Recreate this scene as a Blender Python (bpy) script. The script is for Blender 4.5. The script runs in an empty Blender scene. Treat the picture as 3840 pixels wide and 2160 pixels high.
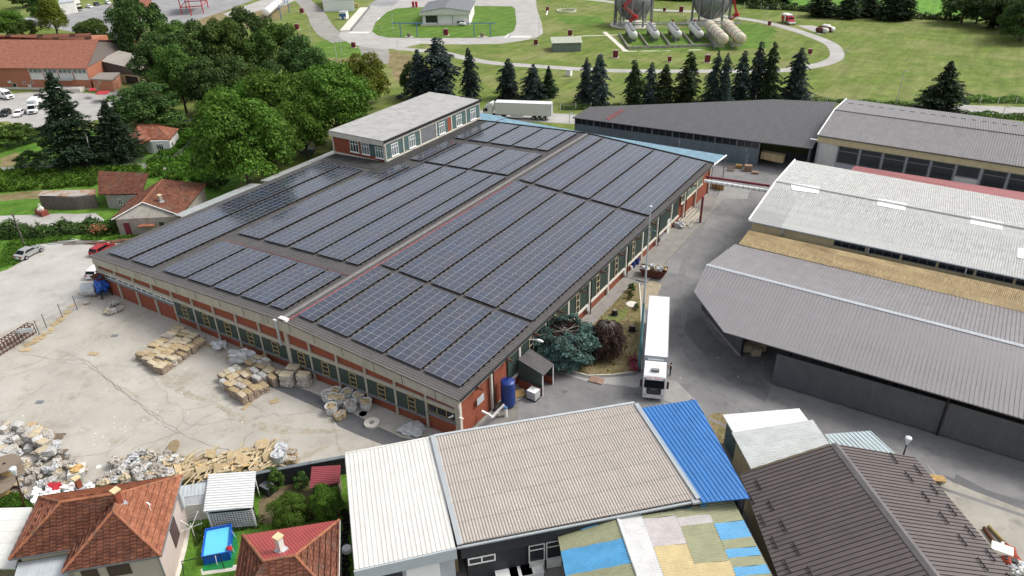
import bpy, math, random
import numpy as np
from mathutils import Vector, Matrix
V=Vector; random.seed(11); RNG=np.random.default_rng(5)
SC=bpy.context.scene
# ---------------- camera ----------------
FOC,YAW,PIT,ROL=2746.4,-0.5700424,0.5156252,-0.0260651
CP=V((36.6734,-46.4942,51.6515))
Fw=V((math.sin(YAW)*math.cos(PIT),math.cos(YAW)*math.cos(PIT),-math.sin(PIT)))
R0=V((math.cos(YAW),-math.sin(YAW),0)); U0=R0.cross(Fw)
Rv=R0*math.cos(ROL)+U0*math.sin(ROL); Uv=-R0*math.sin(ROL)+U0*math.cos(ROL)
cd=bpy.data.cameras.new('camera'); cam=bpy.data.objects.new('camera',cd); SC.collection.objects.link(cam)
cd.sensor_width=36; cd.lens=FOC/3840*36; cd.clip_end=3000; cd.clip_start=.5
M=Matrix.Identity(4)
for i in range(3): M[i][0]=Rv[i];M[i][1]=Uv[i];M[i][2]=-Fw[i];M[i][3]=CP[i]
cam.matrix_world=M; SC.camera=cam
# ---------------- sky, sun, exposure ----------------
AZ,EL=math.radians(48),math.radians(50)
w=bpy.data.worlds.new('World'); SC.world=w; w.use_nodes=True
nt=w.node_tree; bg=nt.nodes['Background']
sky=nt.nodes.new('ShaderNodeTexSky'); sky.sky_type='NISHITA'; sky.sun_disc=False
sky.sun_elevation=EL; sky.sun_rotation=AZ; sky.air_density=1.2; sky.dust_density=4; sky.ozone_density=1
hs=nt.nodes.new('ShaderNodeHueSaturation'); hs.inputs['Saturation'].default_value=.35
nt.links.new(sky.outputs[0],hs.inputs['Color']); nt.links.new(hs.outputs[0],bg.inputs[0]); bg.inputs[1].default_value=.15
sl=bpy.data.lights.new('sun','SUN'); sl.energy=1.6; sl.angle=math.radians(18); sl.color=(1,.96,.9)
so=bpy.data.objects.new('sun',sl); SC.collection.objects.link(so)
sd=V((math.sin(AZ)*math.cos(EL),math.cos(AZ)*math.cos(EL),math.sin(EL)))
so.rotation_euler=sd.to_track_quat('Z','Y').to_euler(); so.location=(60,60,120)
SC.view_settings.view_transform='Standard'; SC.view_settings.look='None'
SC.view_settings.exposure=0.5; SC.view_settings.gamma=1
# ---------------- pixel -> place (photo at 2576 wide) ----------------
KX=3840/2576
def g(x,y,z=0.):
    d=Fw+Rv*((x*KX-1920)/FOC)-Uv*((y*KX-1080)/FOC)
    return CP+d*((z-CP.z)/d.z)
def px(P):
    d=V(P)-CP; k=FOC/d.dot(Fw); return ((1920+k*d.dot(Rv))/KX,(1080-k*d.dot(Uv))/KX)
def hgt(x,y,yt):
    b=g(x,y); lo,hi=0.,60.
    for _ in range(40):
        m=(lo+hi)/2
        if px((b.x,b.y,m))[1]>yt: lo=m
        else: hi=m
    return lo
def mpp(x,y,z=0):   # metres per photo pixel at a place
    return (g(x,y,z)-CP).dot(Fw)/FOC*KX
# ---------------- materials ----------------
MC={}
def N(nt,t,**k):
    n=nt.nodes.new('ShaderNode'+t)
    for a,b in k.items(): setattr(n,a,b)
    return n
def coords(nt,kind,scale=(1,1,1)):
    if kind=='pos': o=N(nt,'NewGeometry').outputs['Position']
    else: o=N(nt,'TexCoord').outputs[{'obj':'Object','uv':'UV'}[kind]]
    m=N(nt,'Mapping'); m.inputs['Scale'].default_value=scale; nt.links.new(o,m.inputs[0]); return m.outputs[0]
def noise(nt,vec,s,d=3,r=.6):
    n=N(nt,'TexNoise'); n.inputs['Scale'].default_value=s; n.inputs['Detail'].default_value=d; n.inputs['Roughness'].default_value=r
    nt.links.new(vec,n.inputs['Vector']); return n.outputs['Fac']
def ramp(nt,fac,stops):
    r=N(nt,'ValToRGB'); e=r.color_ramp.elements
    while len(e)<len(stops): e.new(.5)
    for i,(p,c) in enumerate(stops):
        e[i].position=p; e[i].color=(c,c,c,1) if not hasattr(c,'__len__') else (*c[:3],1)
    nt.links.new(fac,r.inputs[0]); return r.outputs[0]
def mix(nt,fac,a,b,mode='MIX'):
    m=N(nt,'MixRGB',blend_type=mode)
    for i,v in ((0,fac),(1,a),(2,b)):
        if hasattr(v,'is_linked') or hasattr(v,'links'): nt.links.new(v,m.inputs[i])
        elif i==0: m.inputs[0].default_value=v
        else: m.inputs[i].default_value=(*v[:3],1)
    return m.outputs[0]
def base(name,rough,spec,metal=0):
    m=bpy.data.materials.new(name); m.use_nodes=True; nt=m.node_tree; b=nt.nodes['Principled BSDF']
    b.inputs['Roughness'].default_value=rough; b.inputs['Specular IOR Level'].default_value=spec; b.inputs['Metallic'].default_value=metal
    return m,nt,b
def bump(nt,b,h,st,dist=.05):
    n=N(nt,'Bump'); n.inputs['Strength'].default_value=st; n.inputs['Distance'].default_value=dist
    nt.links.new(h,n.inputs['Height']); nt.links.new(n.outputs[0],b.inputs['Normal'])
def mat(name,c,rough=.8,spec=.3,metal=0,var=.18,s=1.2,c2=None,thr=(.45,.65),s2=.4,kind='pos',bmp=0,sx=(1,1,1),isl=0,objv=0):
    """procedural paint: base colour, fine variation, stains of colour c2, per-island and per-object variation"""
    if name in MC: return MC[name]
    m,nt,b=base(name,rough,spec,metal); v=coords(nt,kind,sx)
    n1=noise(nt,v,s,5)
    lo=tuple(x*(1-var) for x in c); hi=tuple(min(1,x*(1+var)) for x in c)
    col=ramp(nt,n1,[(.3,lo),(.7,hi)])
    if c2:
        n2=noise(nt,v,s2,6,.7); f=ramp(nt,n2,[(thr[0],0.),(thr[1],1.)]); col=mix(nt,f,col,c2)
    if isl:
        gi=N(nt,'NewGeometry').outputs['Random Per Island']; f=ramp(nt,gi,[(0,1-isl),(1,1+0.0)]); col=mix(nt,1.,col,f,'MULTIPLY')
    if objv:
        oi=N(nt,'ObjectInfo').outputs['Random']; f=ramp(nt,oi,[(0,1-objv),(1,1.)]); col=mix(nt,1.,col,f,'MULTIPLY')
    nt.links.new(col,b.inputs['Base Color'])
    if bmp: bump(nt,b,n1,bmp)
    MC[name]=m; return m
def tilemat(name,c,c2,w,h,mortar=.35,var=.5,moss=None):
    """roof tiles laid out in the roof's own UV metres: every tile a slightly different fired colour"""
    m,nt,b=base(name,.85,.2); v=coords(nt,'uv')
    t=N(nt,'TexBrick'); t.offset=0.5; nt.links.new(v,t.inputs['Vector'])
    t.inputs['Color1'].default_value=(*c,1); t.inputs['Color2'].default_value=(*c2,1); t.inputs['Mortar'].default_value=(*[x*.3 for x in c],1)
    t.inputs['Scale'].default_value=1; t.inputs['Brick Width'].default_value=w; t.inputs['Row Height'].default_value=h
    t.inputs['Mortar Size'].default_value=.012*mortar/.35; t.inputs['Bias'].default_value=-.1
    n=noise(nt,v,.9,6,.7); f=ramp(nt,n,[(.35,1-var),(.62,1.)]); col=mix(nt,1.,t.outputs[0],f,'MULTIPLY')
    if moss:
        f2=ramp(nt,noise(nt,v,.35,7,.75),[(.52,0.),(.68,.8)]); col=mix(nt,f2,col,moss)
    nt.links.new(col,b.inputs['Base Color'])
    wv=N(nt,'TexWave',wave_type='BANDS',bands_direction='X'); wv.inputs['Scale'].default_value=.314/w; nt.links.new(v,wv.inputs['Vector'])
    bump(nt,b,wv.outputs['Fac'],.5,.04)
    MC[name]=m; return m
def corr(name,c,streak=(.3,.28,.25),amt=.5,rough=.55,spec=.4,metal=0,var=.12,seams=0,sc=(.5,.06),thr=(.5,.75)):
    """sheet metal / fibre cement: streaks run down the slope (UV y), optional lap seams"""
    m,nt,b=base(name,rough,spec,metal); v=coords(nt,'uv',(sc[0],sc[1],1))
    n=noise(nt,v,3,6,.7); col=ramp(nt,noise(nt,coords(nt,'uv'),.7,4),[(.3,tuple(x*(1-var) for x in c)),(.7,tuple(min(1,x*(1+var)) for x in c))])
    pb=N(nt,'TexBrick'); nt.links.new(coords(nt,'uv'),pb.inputs['Vector']); pb.inputs['Color1'].default_value=(1,1,1,1); pb.inputs['Color2'].default_value=(.94,.94,.945,1); pb.inputs['Mortar'].default_value=(.9,.9,.9,1); pb.inputs['Scale'].default_value=1; pb.inputs['Brick Width'].default_value=1.05; pb.inputs['Row Height'].default_value=seams or 4.6; pb.inputs['Mortar Size'].default_value=0; col=mix(nt,1.,col,pb.outputs[0],'MULTIPLY')
    f=ramp(nt,n,[(thr[0],0.),(thr[1],amt)]); col=mix(nt,f,col,streak)
    if seams:
        sp=N(nt,'SeparateXYZ'); nt.links.new(coords(nt,'uv'),sp.inputs[0])
        md=N(nt,'MATH' if 0 else 'Math',operation='MODULO'); ad=N(nt,'Math',operation='ADD'); ad.inputs[1].default_value=1000*seams
        nt.links.new(sp.outputs[1],ad.inputs[0]); nt.links.new(ad.outputs[0],md.inputs[0]); md.inputs[1].default_value=seams
        lt=N(nt,'Math',operation='LESS_THAN'); lt.inputs[1].default_value=.09; nt.links.new(md.outputs[0],lt.inputs[0])
        mu=N(nt,'Math',operation='MULTIPLY'); mu.inputs[1].default_value=.45; nt.links.new(lt.outputs[0],mu.inputs[0])
        col=mix(nt,mu.outputs[0],col,tuple(x*.45 for x in c))
    nt.links.new(col,b.inputs['Base Color']); MC[name]=m; return m
# ---------------- mesh builder ----------------
class MB:
    def __init__(s): s.v=[];s.f=[];s.m=[];s.u=[]
    def add(s,vs,fs,mi=0,uvs=None):
        n=len(s.v); s.v.extend(tuple(v) for v in vs)
        for k,f in enumerate(fs):
            s.f.append(tuple(n+i for i in f)); s.m.append(mi); s.u.append(uvs[k] if uvs else None)
    def box(s,x0,y0,z0,x1,y1,z1,mi=0,T=None):
        vs=[V((x,y,z)) for z in (z0,z1) for x,y in ((x0,y0),(x1,y0),(x1,y1),(x0,y1))]
        if T is not None: vs=[T@v for v in vs]
        s.add(vs,[(3,2,1,0),(4,5,6,7),(0,1,5,4),(1,2,6,5),(2,3,7,6),(3,0,4,7)],mi); return s
    def tube(s,a,b,r,r2=None,n=8,mi=0,cap=True):
        a=V(a);b=V(b);r2=r if r2 is None else r2; d=(b-a).normalized(); x=d.orthogonal().normalized(); y=d.cross(x)
        vs=[c+(x*math.cos(t)+y*math.sin(t))*q for c,q in ((a,r),(b,r2)) for t in [2*math.pi*i/n for i in range(n)]]
        fs=[(i,(i+1)%n,n+(i+1)%n,n+i) for i in range(n)]
        if cap: fs+=[tuple(range(n-1,-1,-1)),tuple(range(n,2*n))]
        s.add(vs,fs,mi); return s
    def path(s,pts,r,n=6,mi=0):
        for a,b in zip(pts,pts[1:]): s.tube(a,b,r,n=n,mi=mi)
        return s
    def lathe(s,prof,n=16,mi=0,T=None,cap=True):
        vs=[];fs=[]
        for r,z in prof:
            for i in range(n):
                t=2*math.pi*i/n; v=V((r*math.cos(t),r*math.sin(t),z)); vs.append(T@v if T is not None else v)
        for k in range(len(prof)-1):
            for i in range(n): j=(i+1)%n; fs.append((k*n+i,k*n+j,(k+1)*n+j,(k+1)*n+i))
        if cap: fs+=[tuple(range(n-1,-1,-1)),tuple(range((len(prof)-1)*n,len(prof)*n))]
        s.add(vs,fs,mi); return s
    def poly(s,pts,mi=0): s.add(pts,[tuple(range(len(pts)))],mi,[[(p[0],p[1]) for p in pts]]); return s
    def prism(s,pts,z0,z1,mi=0,top=True):
        """vertical walls over a 2D outline"""
        n=len(pts); a=sum(pts[i][0]*pts[(i+1)%n][1]-pts[(i+1)%n][0]*pts[i][1] for i in range(n))
        if a<0: pts=pts[::-1]
        zt=z1 if hasattr(z1,'__len__') else [z1]*n
        if a<0: zt=list(zt)[::-1]
        vs=[(p[0],p[1],z0) for p in pts]+[(p[0],p[1],z) for p,z in zip(pts,zt)]
        fs=[(i,(i+1)%n,n+(i+1)%n,n+i) for i in range(n)]+[tuple(range(n-1,-1,-1))]
        if top: fs.append(tuple(range(n,2*n)))
        s.add(vs,fs,mi); return s
    def ext(s,prof,y0,y1,mi=0,T=None,w=None):
        """side profile in (x,z) extruded along y; w(z)->scale of y for taper"""
        n=len(prof); vs=[]
        for y in (y0,y1):
            for x,z in prof:
                v=V((x,y*(w(x,z) if w else 1),z)); vs.append(T@v if T is not None else v)
        s.add(vs,[(i,n+i,n+(i+1)%n,(i+1)%n) for i in range(n)]+[tuple(range(n)),tuple(range(2*n-1,n-1,-1))],mi); return s
    def blob(s,c,r,seed=0,amp=.2,n=10,mi=0,flat=None):
        rr=random.Random(seed); ph=[rr.uniform(0,6.28) for _ in range(6)]; vs=[];fs=[]; m=n//2+1
        if not hasattr(r,'__len__'): r=(r,r,r)
        for j in range(m+1):
            th=math.pi*j/m
            for i in range(n):
                t=2*math.pi*i/n; k=1+amp*(math.sin(3*t+ph[0]+2*th)*.5+math.sin(5*t+ph[1]-3*th)*.35+rr.uniform(-.5,.5))
                z=math.cos(th)
                if flat is not None: z=max(z,-flat)
                vs.append((c[0]+r[0]*k*math.sin(th)*math.cos(t),c[1]+r[1]*k*math.sin(th)*math.sin(t),c[2]+r[2]*z*(k if 0<j<m else 1)))
        for j in range(m):
            for i in range(n): q=(i+1)%n; fs.append((j*n+i,(j+1)*n+i,(j+1)*n+q,j*n+q))
        s.add(vs,fs,mi); return s
    def build(s,name,mats,parent=None,world=True,smooth=False,loc=None):
        me=bpy.data.meshes.new(name); off=V((0,0,0))
        if parent is not None and world: off=V(parent['_o'])
        if loc is not None: off=V(loc)
        me.from_pydata([(v[0]-off[0],v[1]-off[1],v[2]-off[2]) for v in s.v],[],s.f)
        if not isinstance(mats,(list,tuple)): mats=[mats]
        for m in mats: me.materials.append(m)
        me.polygons.foreach_set('material_index',s.m)
        if any(u for u in s.u):
            ul=me.uv_layers.new(name='UVMap'); k=0
            for f,u in zip(s.f,s.u):
                for q in range(len(f)):
                    if u: ul.data[k].uv=u[q]
                    k+=1
        if smooth: me.polygons.foreach_set('use_smooth',[True]*len(s.f))
        me.update(); o=bpy.data.objects.new(name,me); SC.collection.objects.link(o)
        if parent is not None: o.parent=parent
        if loc is not None: o.location=loc
        return o
def thing(name,label,cat,loc=(0,0,0),rz=0,group=None):
    o=bpy.data.objects.new(name,None); SC.collection.objects.link(o); o.location=loc; o.rotation_euler=(0,0,rz)
    o['label']=label; o['category']=cat; o['_o']=tuple(loc); o.empty_display_size=.3
    if group: o['group']=group
    return o
def tag(o,label=None,cat=None,group=None,kind=None):
    for k,v in (('label',label),('category',cat),('group',group),('kind',kind)):
        if v: o[k]=v
    return o
def struct(name,mb,m,label=None): 
    o=mb.build(name,m); o['kind']='structure'
    if label: o['label']=label
    return o
def dup(root,loc,rz=None,label=None,group=None,scale=None):
    r=root.copy(); SC.collection.objects.link(r); r.location=loc; r['_o']=tuple(loc)
    if rz is not None: r.rotation_euler=(0,0,rz)
    if label: r['label']=label
    if group: r['group']=group
    if scale: r.scale=scale if hasattr(scale,'__len__') else (scale,)*3
    for ch in list(root.children):
        c=ch.copy(); SC.collection.objects.link(c); c.parent=r
        for q in ch.children: d=q.copy(); SC.collection.objects.link(d); d.parent=c
    return r
PROF={'trap':[(0,0),(.5,0),(.62,1),(.88,1),(1,0)],'wave':[(0,0),(.17,.25),(.33,.8),(.5,1),(.67,.8),(.83,.25),(1,0)],
      'seam':[(0,0),(.88,0),(.9,1),(.98,1),(1,0)],'saw':[(0,1),(.93,.15),(1,0)]}
def ribbed(mb,pts,rd,pitch,h,prof='trap',mi=0,th=.12,mi2=None,slab=True,off=.0):
    """a roof or wall sheet: convex planar polygon with real ribs running along rd"""
    pts=[V(p) for p in pts]; n=V((0,0,0))
    for i in range(len(pts)):
        a,b=pts[i],pts[(i+1)%len(pts)]; n+=V(((a.y-b.y)*(a.z+b.z),(a.z-b.z)*(a.x+b.x),(a.x-b.x)*(a.y+b.y)))
    n.normalize()
    if n.z<-.05 or (abs(n.z)<=.05 and n.dot(CP-pts[0])<0): n=-n; pts=pts[::-1]
    rd=V(rd); e2=(rd-n*rd.dot(n)).normalized(); e1=e2.cross(n)
    o=pts[0]; P=[((p-o).dot(e1),(p-o).dot(e2)) for p in pts]
    s0=min(p[0] for p in P); s1=max(p[0] for p in P); S=set(); k=math.floor(s0/pitch)
    pr=PROF[prof]
    def hh(s):
        f=(s/pitch)%1.0
        for (a,ha),(b,hb) in zip(pr,pr[1:]):
            if a<=f<=b+1e-9: return ha+(hb-ha)*(f-a)/(b-a)
        return 0
    smp=[]
    while k*pitch<s1:
        for a,ha in pr[:-1]:
            s=(k+a)*pitch
            if s0<s<s1: smp.append((s,ha))
        if pr[-1][1]!=pr[0][1] and s0<(k+1)*pitch<s1: smp.append(((k+1)*pitch-1e-4,pr[-1][1]))
        k+=1
    for p in P:
        if s0<=p[0]<=s1: smp.append((p[0],hh(p[0])))
    smp.sort(); out=[]
    for s,ha in smp:
        lo,hi=1e9,-1e9
        for i in range(len(P)):
            (a,ta),(b,tb)=P[i],P[(i+1)%len(P)]
            if abs(a-b)<1e-7:
                if abs(a-s)<1e-6: lo=min(lo,ta,tb);hi=max(hi,ta,tb)
            elif min(a,b)-1e-9<=s<=max(a,b)+1e-9:
                t=ta+(tb-ta)*(s-a)/(b-a); lo=min(lo,t);hi=max(hi,t)
        if hi>=lo: out.append((s,lo,hi,ha*h+off))
    vs=[];uv=[];fs=[];us=[]
    for s,lo,hi,z in out:
        for t in (lo,hi): vs.append(o+e1*s+e2*t+n*z); uv.append((s,t))
    for i in range(len(out)-1):
        a=2*i; f=(a,a+2,a+3,a+1); fs.append(f); us.append([uv[q] for q in f])
    mb.add(vs,fs,mi,us)
    if slab:
        top=[p-n*.006 for p in pts]; bot=[p-n*th for p in pts]; m=len(pts)
        mb.add(top+bot,[tuple(range(m)),tuple(range(2*m-1,m-1,-1))]+[(i,m+i,m+(i+1)%m,(i+1)%m) for i in range(m)],mi if mi2 is None else mi2)
    return mb
def WF(a,b,out):
    """wall frame: u along a->b, v outwards, z up"""
    a=V((a[0],a[1],0)); b=V((b[0],b[1],0)); u=(b-a).normalized(); n=V((u.y,-u.x,0))
    if n.dot(V((out[0],out[1],0)))<0: n=-n
    m=Matrix.Identity(4)
    for i in range(3): m[i][0]=u[i]; m[i][1]=n[i]; m[i][2]=(0,0,1)[i]; m[i][3]=a[i]
    return m
def window(parent,T,u0,u1,z0,z1,fm,gm,nm=1,nh=0,fw=.07,v=0.02,name='window',sill=None):
    f=MB(); 
    f.box(u0,v,z0,u1,v+.07,z0+fw,T=T); f.box(u0,v,z1-fw,u1,v+.07,z1,T=T)
    f.box(u0,v,z0+fw,u0+fw,v+.07,z1-fw,T=T); f.box(u1-fw,v,z0+fw,u1,v+.07,z1-fw,T=T)
    for i in range(1,nm): c=u0+(u1-u0)*i/nm; f.box(c-fw/2,v,z0+fw,c+fw/2,v+.066,z1-fw,T=T)
    for i in range(1,nh+1): c=z0+(z1-z0)*(1-.3*i if nh==1 else i/(nh+1)); f.box(u0+fw,v,c-fw/2,u1-fw,v+.062,c+fw/2,T=T)
    if sill: f.box(u0-.1,v,z0-.1,u1+.1,v+.2,z0-.004,T=T)
    w=f.build(name,fm,parent); p=MB().box(u0+.02,v-.015,z0+.02,u1-.02,v+.03,z1-.02,T=T).build('pane',gm,w,world=False,loc=None)
    # pane built in world coordinates: shift to the parent's origin
    off=V(parent['_o']); 
    for vv in p.data.vertices: vv.co-=off
    return w
def wbox(parent,name,T,u0,v0,z0,u1,v1,z1,m): return MB().box(u0,v0,z0,u1,v1,z1,T=T).build(name,m,parent)
# ---------------- shared materials ----------------
BRK=mat('brick',(.27,.082,.048),.85,.2,var=.2,s=3,c2=(.2,.065,.045),thr=(.5,.75),s2=.5,sx=(1,1,4))
BRK2=mat('brick_dark',(.22,.065,.045),.85,.2)
CON=mat('concrete_trim',(.43,.40,.33),.85,.2,var=.1,s=2,c2=(.22,.20,.17),thr=(.55,.8),s2=.6,sx=(1,1,.35))
CONL=mat('concrete_light',(.6,.57,.5),.85,.2,var=.08,c2=(.4,.37,.3),thr=(.55,.8))
GRN=corr('green_sheet',(.045,.07,.06),(.03,.04,.04),.7,.5,.4)
GRN2=mat('green_panel',(.07,.12,.12),.6,.4,var=.25,s=2,c2=(.2,.28,.27),thr=(.58,.75),s2=1.2)
YEL=mat('yellow_frame',(.31,.245,.11),.6,.3,var=.15)
BEI=mat('beige_frame',(.5,.42,.27),.6,.3)
WHT=mat('white_paint',(.8,.8,.78),.5,.4,var=.04)
OFFW=mat('off_white',(.62,.62,.58),.7,.3,var=.08,c2=(.42,.4,.35),thr=(.55,.8))
GLS=mat('dark_glass',(.02,.025,.03),.08,.6,var=.3,s=3)
GLG=mat('greenish_glass',(.08,.16,.13),.15,.6,var=.3,s=3)
GLR=mat('grey_glass',(.14,.17,.18),.12,.6,var=.5,s=2)
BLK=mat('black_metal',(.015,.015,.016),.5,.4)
DGR=mat('dark_grey_paint',(.035,.038,.042),.55,.35,var=.12)
MGR=mat('mid_grey_metal',(.16,.17,.18),.5,.4)
LGR=mat('light_grey_metal',(.42,.45,.47),.45,.4,var=.1)
GAL=mat('galvanised_steel',(.5,.52,.54),.35,.5,metal=.5,var=.12)
RST=mat('rusty_steel',(.11,.045,.03),.85,.2,var=.35,s=4)
WOOD=mat('pale_wood',(.5,.33,.14),.8,.2,var=.25,s=3)
WOOD2=mat('weathered_wood',(.21,.17,.13),.9,.1,var=.35,s=4,sx=(3,3,.6))
WOOD3=mat('old_grey_boards',(.13,.11,.1),.9,.1,var=.45,s=3,sx=(4,4,.4))
RUB=mat('tyre_rubber',(.018,.018,.018),.8,.2)
RED=mat('red_paint',(.42,.02,.03),.45,.4,var=.15)
DRED=mat('dark_red_paint',(.16,.025,.035),.6,.3,var=.2)
BLU=mat('blue_plastic',(.015,.04,.2),.35,.5,var=.1)
CRM=mat('cream_render',(.6,.5,.3),.85,.2,var=.1,c2=(.35,.28,.16),thr=(.6,.8))
# ---------------- ground ----------------
def gmat(name,fn,rough=.95,spec=.15):
    m,nt,b=base(name,rough,spec); v=coords(nt,'pos'); fn(nt,b,v); return m
def grassf(c1,c2,c3,dry,thr=(.5,.66),s=.06):
    def f(nt,b,v):
        a=ramp(nt,noise(nt,v,.25,6,.7),[(.32,c1),(.5,c2),(.68,c3)])
        d=ramp(nt,noise(nt,v,s,8,.72),[(thr[0],0.),(thr[1],1.)])
        col=mix(nt,d,a,dry)
        fi=ramp(nt,noise(nt,v,3.2,3,.8),[(.3,.65),(.7,1.4)]); col=mix(nt,1.,col,fi,'MULTIPLY')
        st=ramp(nt,noise(nt,coords(nt,'pos',(.5,.05,1)),.8,4,.7),[(.35,.85),(.65,1.18)]); col=mix(nt,1.,col,st,'MULTIPLY')
        nt.links.new(col,b.inputs['Base Color']); bump(nt,b,noise(nt,v,6,3,.8),.5,.15)
    return f
GRASS=gmat('grass_ground',grassf((.075,.12,.022),(.12,.165,.034),(.16,.2,.05),(.215,.21,.09),(.46,.7),.05))
GRASS2=gmat('bright_grass_ground',grassf((.06,.125,.018),(.09,.165,.026),(.125,.2,.036),(.17,.18,.06),(.55,.75)))
GRASS3=gmat('rough_verge_ground',grassf((.05,.125,.015),(.085,.18,.022),(.13,.22,.036),(.22,.2,.085),(.62,.8),.09))
DRYG=gmat('dry_grass_ground',grassf((.09,.10,.03),(.16,.13,.055),(.21,.165,.075),(.24,.195,.11),(.4,.6),.3))
SOIL=gmat('soil_ground',grassf((.1,.085,.045),(.16,.125,.075),(.13,.12,.05),(.06,.1,.025),(.55,.7),.25))
def pavef(c,d,l,st,crack=.0,cs=.07,s=.12,thr=(.52,.7)):
    def f(nt,b,v):
        a=ramp(nt,noise(nt,v,s,8,.68),[(.3,d),(.5,c),(.7,l)])
        t=ramp(nt,noise(nt,v,.33,8,.75),[thr and (thr[0],0.),(thr[1],.75)]); col=mix(nt,t,a,st)
        fi=ramp(nt,noise(nt,v,7,4,.8),[(.3,.86),(.7,1.12)]); col=mix(nt,1.,col,fi,'MULTIPLY')
        sp=ramp(nt,noise(nt,v,2.3,2,.5),[(.68,1.),(.78,.72)]); col=mix(nt,1.,col,sp,'MULTIPLY')
        if crack:
            dn=N(nt,'TexNoise'); dn.inputs['Scale'].default_value=.35; dn.inputs['Detail'].default_value=5; nt.links.new(v,dn.inputs['Vector'])
            ad=N(nt,'MixRGB',blend_type='LINEAR_LIGHT'); ad.inputs[0].default_value=2.4; nt.links.new(v,ad.inputs[1]); nt.links.new(dn.outputs['Color'],ad.inputs[2])
            vo=N(nt,'TexVoronoi',feature='DISTANCE_TO_EDGE'); vo.inputs['Scale'].default_value=cs; nt.links.new(ad.outputs[0],vo.inputs['Vector'])
            lr=ramp(nt,vo.outputs['Distance'],[(0,1-crack),(.005,1.)]); col=mix(nt,1.,col,lr,'MULTIPLY')
        nt.links.new(col,b.inputs['Base Color']); bump(nt,b,noise(nt,v,9,3,.8),.25,.03)
    return f
YARD=gmat('yard_concrete',pavef((.40,.375,.33),(.33,.31,.275),(.47,.445,.40),(.27,.23,.165),.22,.055))
ASPH=gmat('asphalt',pavef((.205,.202,.2),(.15,.148,.15),(.27,.265,.26),(.12,.118,.118),0))
ASPHD=gmat('dark_asphalt_patch',pavef((.13,.13,.133),(.105,.105,.11),(.155,.155,.16),(.18,.175,.17),0))
GRAV=gmat('gravel',pavef((.42,.405,.375),(.36,.345,.32),(.48,.465,.44),(.32,.29,.24),0,s=.2))
ROAD=gmat('pale_road',pavef((.38,.365,.345),(.32,.31,.29),(.44,.43,.41),(.25,.24,.21),.15,.06))
PATH=gmat('worn_path',pavef((.28,.27,.25),(.22,.21,.19),(.33,.32,.3),(.18,.18,.12),0))
LOT=gmat('lot_asphalt',pavef((.27,.27,.27),(.22,.22,.225),(.34,.335,.33),(.2,.2,.2),0))
LINE=mat('road_marking',(.7,.7,.68),.8,.2,var=.15)
CRK=mat('crack_filler',(.22,.2,.165),.95,.1,var=.3)
STN=mat('damp_stain',(.335,.30,.235),.9,.15,var=.22,s=.9,c2=(.38,.36,.32),thr=(.45,.6),s2=1.2)
gb=MB(); n=24
def GZ(x,y): return 0
gb.add([(-900,-260,0),(520,-260,0),(520,900,0),(-900,900,0)],[(0,1,2,3)])
struct('ground',gb,GRASS,'mown grass field with dry patches')
def sheet(name,pts,z,m,label=None,wob=0):
    mb=MB(); P=[g(*p) if len(p)==2 else V(p) for p in pts]
    if wob:
        r=random.Random(len(pts)*7+int(P[0].x)); Q=[]
        for i,p in enumerate(P):
            q=P[(i+1)%len(P)]; k=max(1,int((q-p).length/3)); d=(q-p).normalized(); nn=V((-d.y,d.x,0))
            for j in range(k): Q.append(p.lerp(q,j/k)+nn*(r.uniform(-wob,wob) if j else 0))
        P=Q
    mb.poly([(p.x,p.y,z) for p in P]); return struct(name,mb,m,label)
def smooth(P,k=6):
    out=[]
    for i in range(len(P)-1):
        a=P[max(0,i-1)];b=P[i];c=P[i+1];d=P[min(len(P)-1,i+2)]
        for j in range(k):
            t=j/k; out.append(.5*((2*b)+(c-a)*t+(2*a-5*b+4*c-d)*t*t+(3*b-a-3*c+d)*t*t*t))
    out.append(P[-1]); return out
def ribbon(name,pts,wd,z,m,label=None,k=6):
    P=smooth([V((g(*p).x,g(*p).y,0)) for p in pts],k); mb=MB(); vs=[]
    for i,p in enumerate(P):
        d=(P[min(i+1,len(P)-1)]-P[max(i-1,0)]).normalized(); nn=V((-d.y,d.x,0)); ww=wd if not hasattr(wd,'__len__') else wd[0]+(wd[1]-wd[0])*i/(len(P)-1)
        vs+= [p+nn*ww/2+V((0,0,z)),p-nn*ww/2+V((0,0,z))]
    mb.add(vs,[(2*i+1,2*i+3,2*i+2,2*i) for i in range(len(P)-1)]); return struct(name,mb,m,label)
# working yards round the halls
sheet('asphalt_yard',[(-3,-60,0),(130,-60,0),(130,112,0),(60,118,0),(12,108,0),(-46,93,0),(-46,80,0),(-3,80,0)],.004,ASPH,'grey asphalt yard between the halls')
sheet('concrete_yard',[(-3,690),(60,655),(130,630),(330,640),(420,700),(1150,1090),(1260,1090),(1165,1240),(870,1250),(640,1290),(440,1300),(200,1350),(-260,1420),(-500,900)],.008,YARD,'pale cracked concrete yard in front of the brick facade')
sheet('gravel_lot',[(-400,760),(0,684),(50,668),(70,650),(108,600),(160,592),(250,612),(330,600),(330,720),(245,745),(190,760),(140,792),(60,812),(0,840),(-300,960)],.012,GRAV,'pale gravel parking area',.5)
sheet('asphalt_patch',[(690,955),(780,985),(880,1035),(1010,1100),(1110,1120),(1060,1135),(960,1118),(850,1072),(830,1040),(740,1000),(668,968)],.016,ASPHD,'darker asphalt strip along the facade',.15)
sheet('apron',[(1153,1100),(1260,1060),(1240,1010),(1330,985),(1310,1000),(1300,1060),(1180,1090)],.010,mat('dirty_concrete',(.2,.19,.17),.9,.2,var=.3,s=.8,c2=(.1,.09,.08),thr=(.5,.7)))
TRK=mat('tyre_track',(.17,.168,.167),.95,.1,var=.2,s=.7,c2=(.21,.207,.204),thr=(.4,.6),s2=.5)
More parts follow.
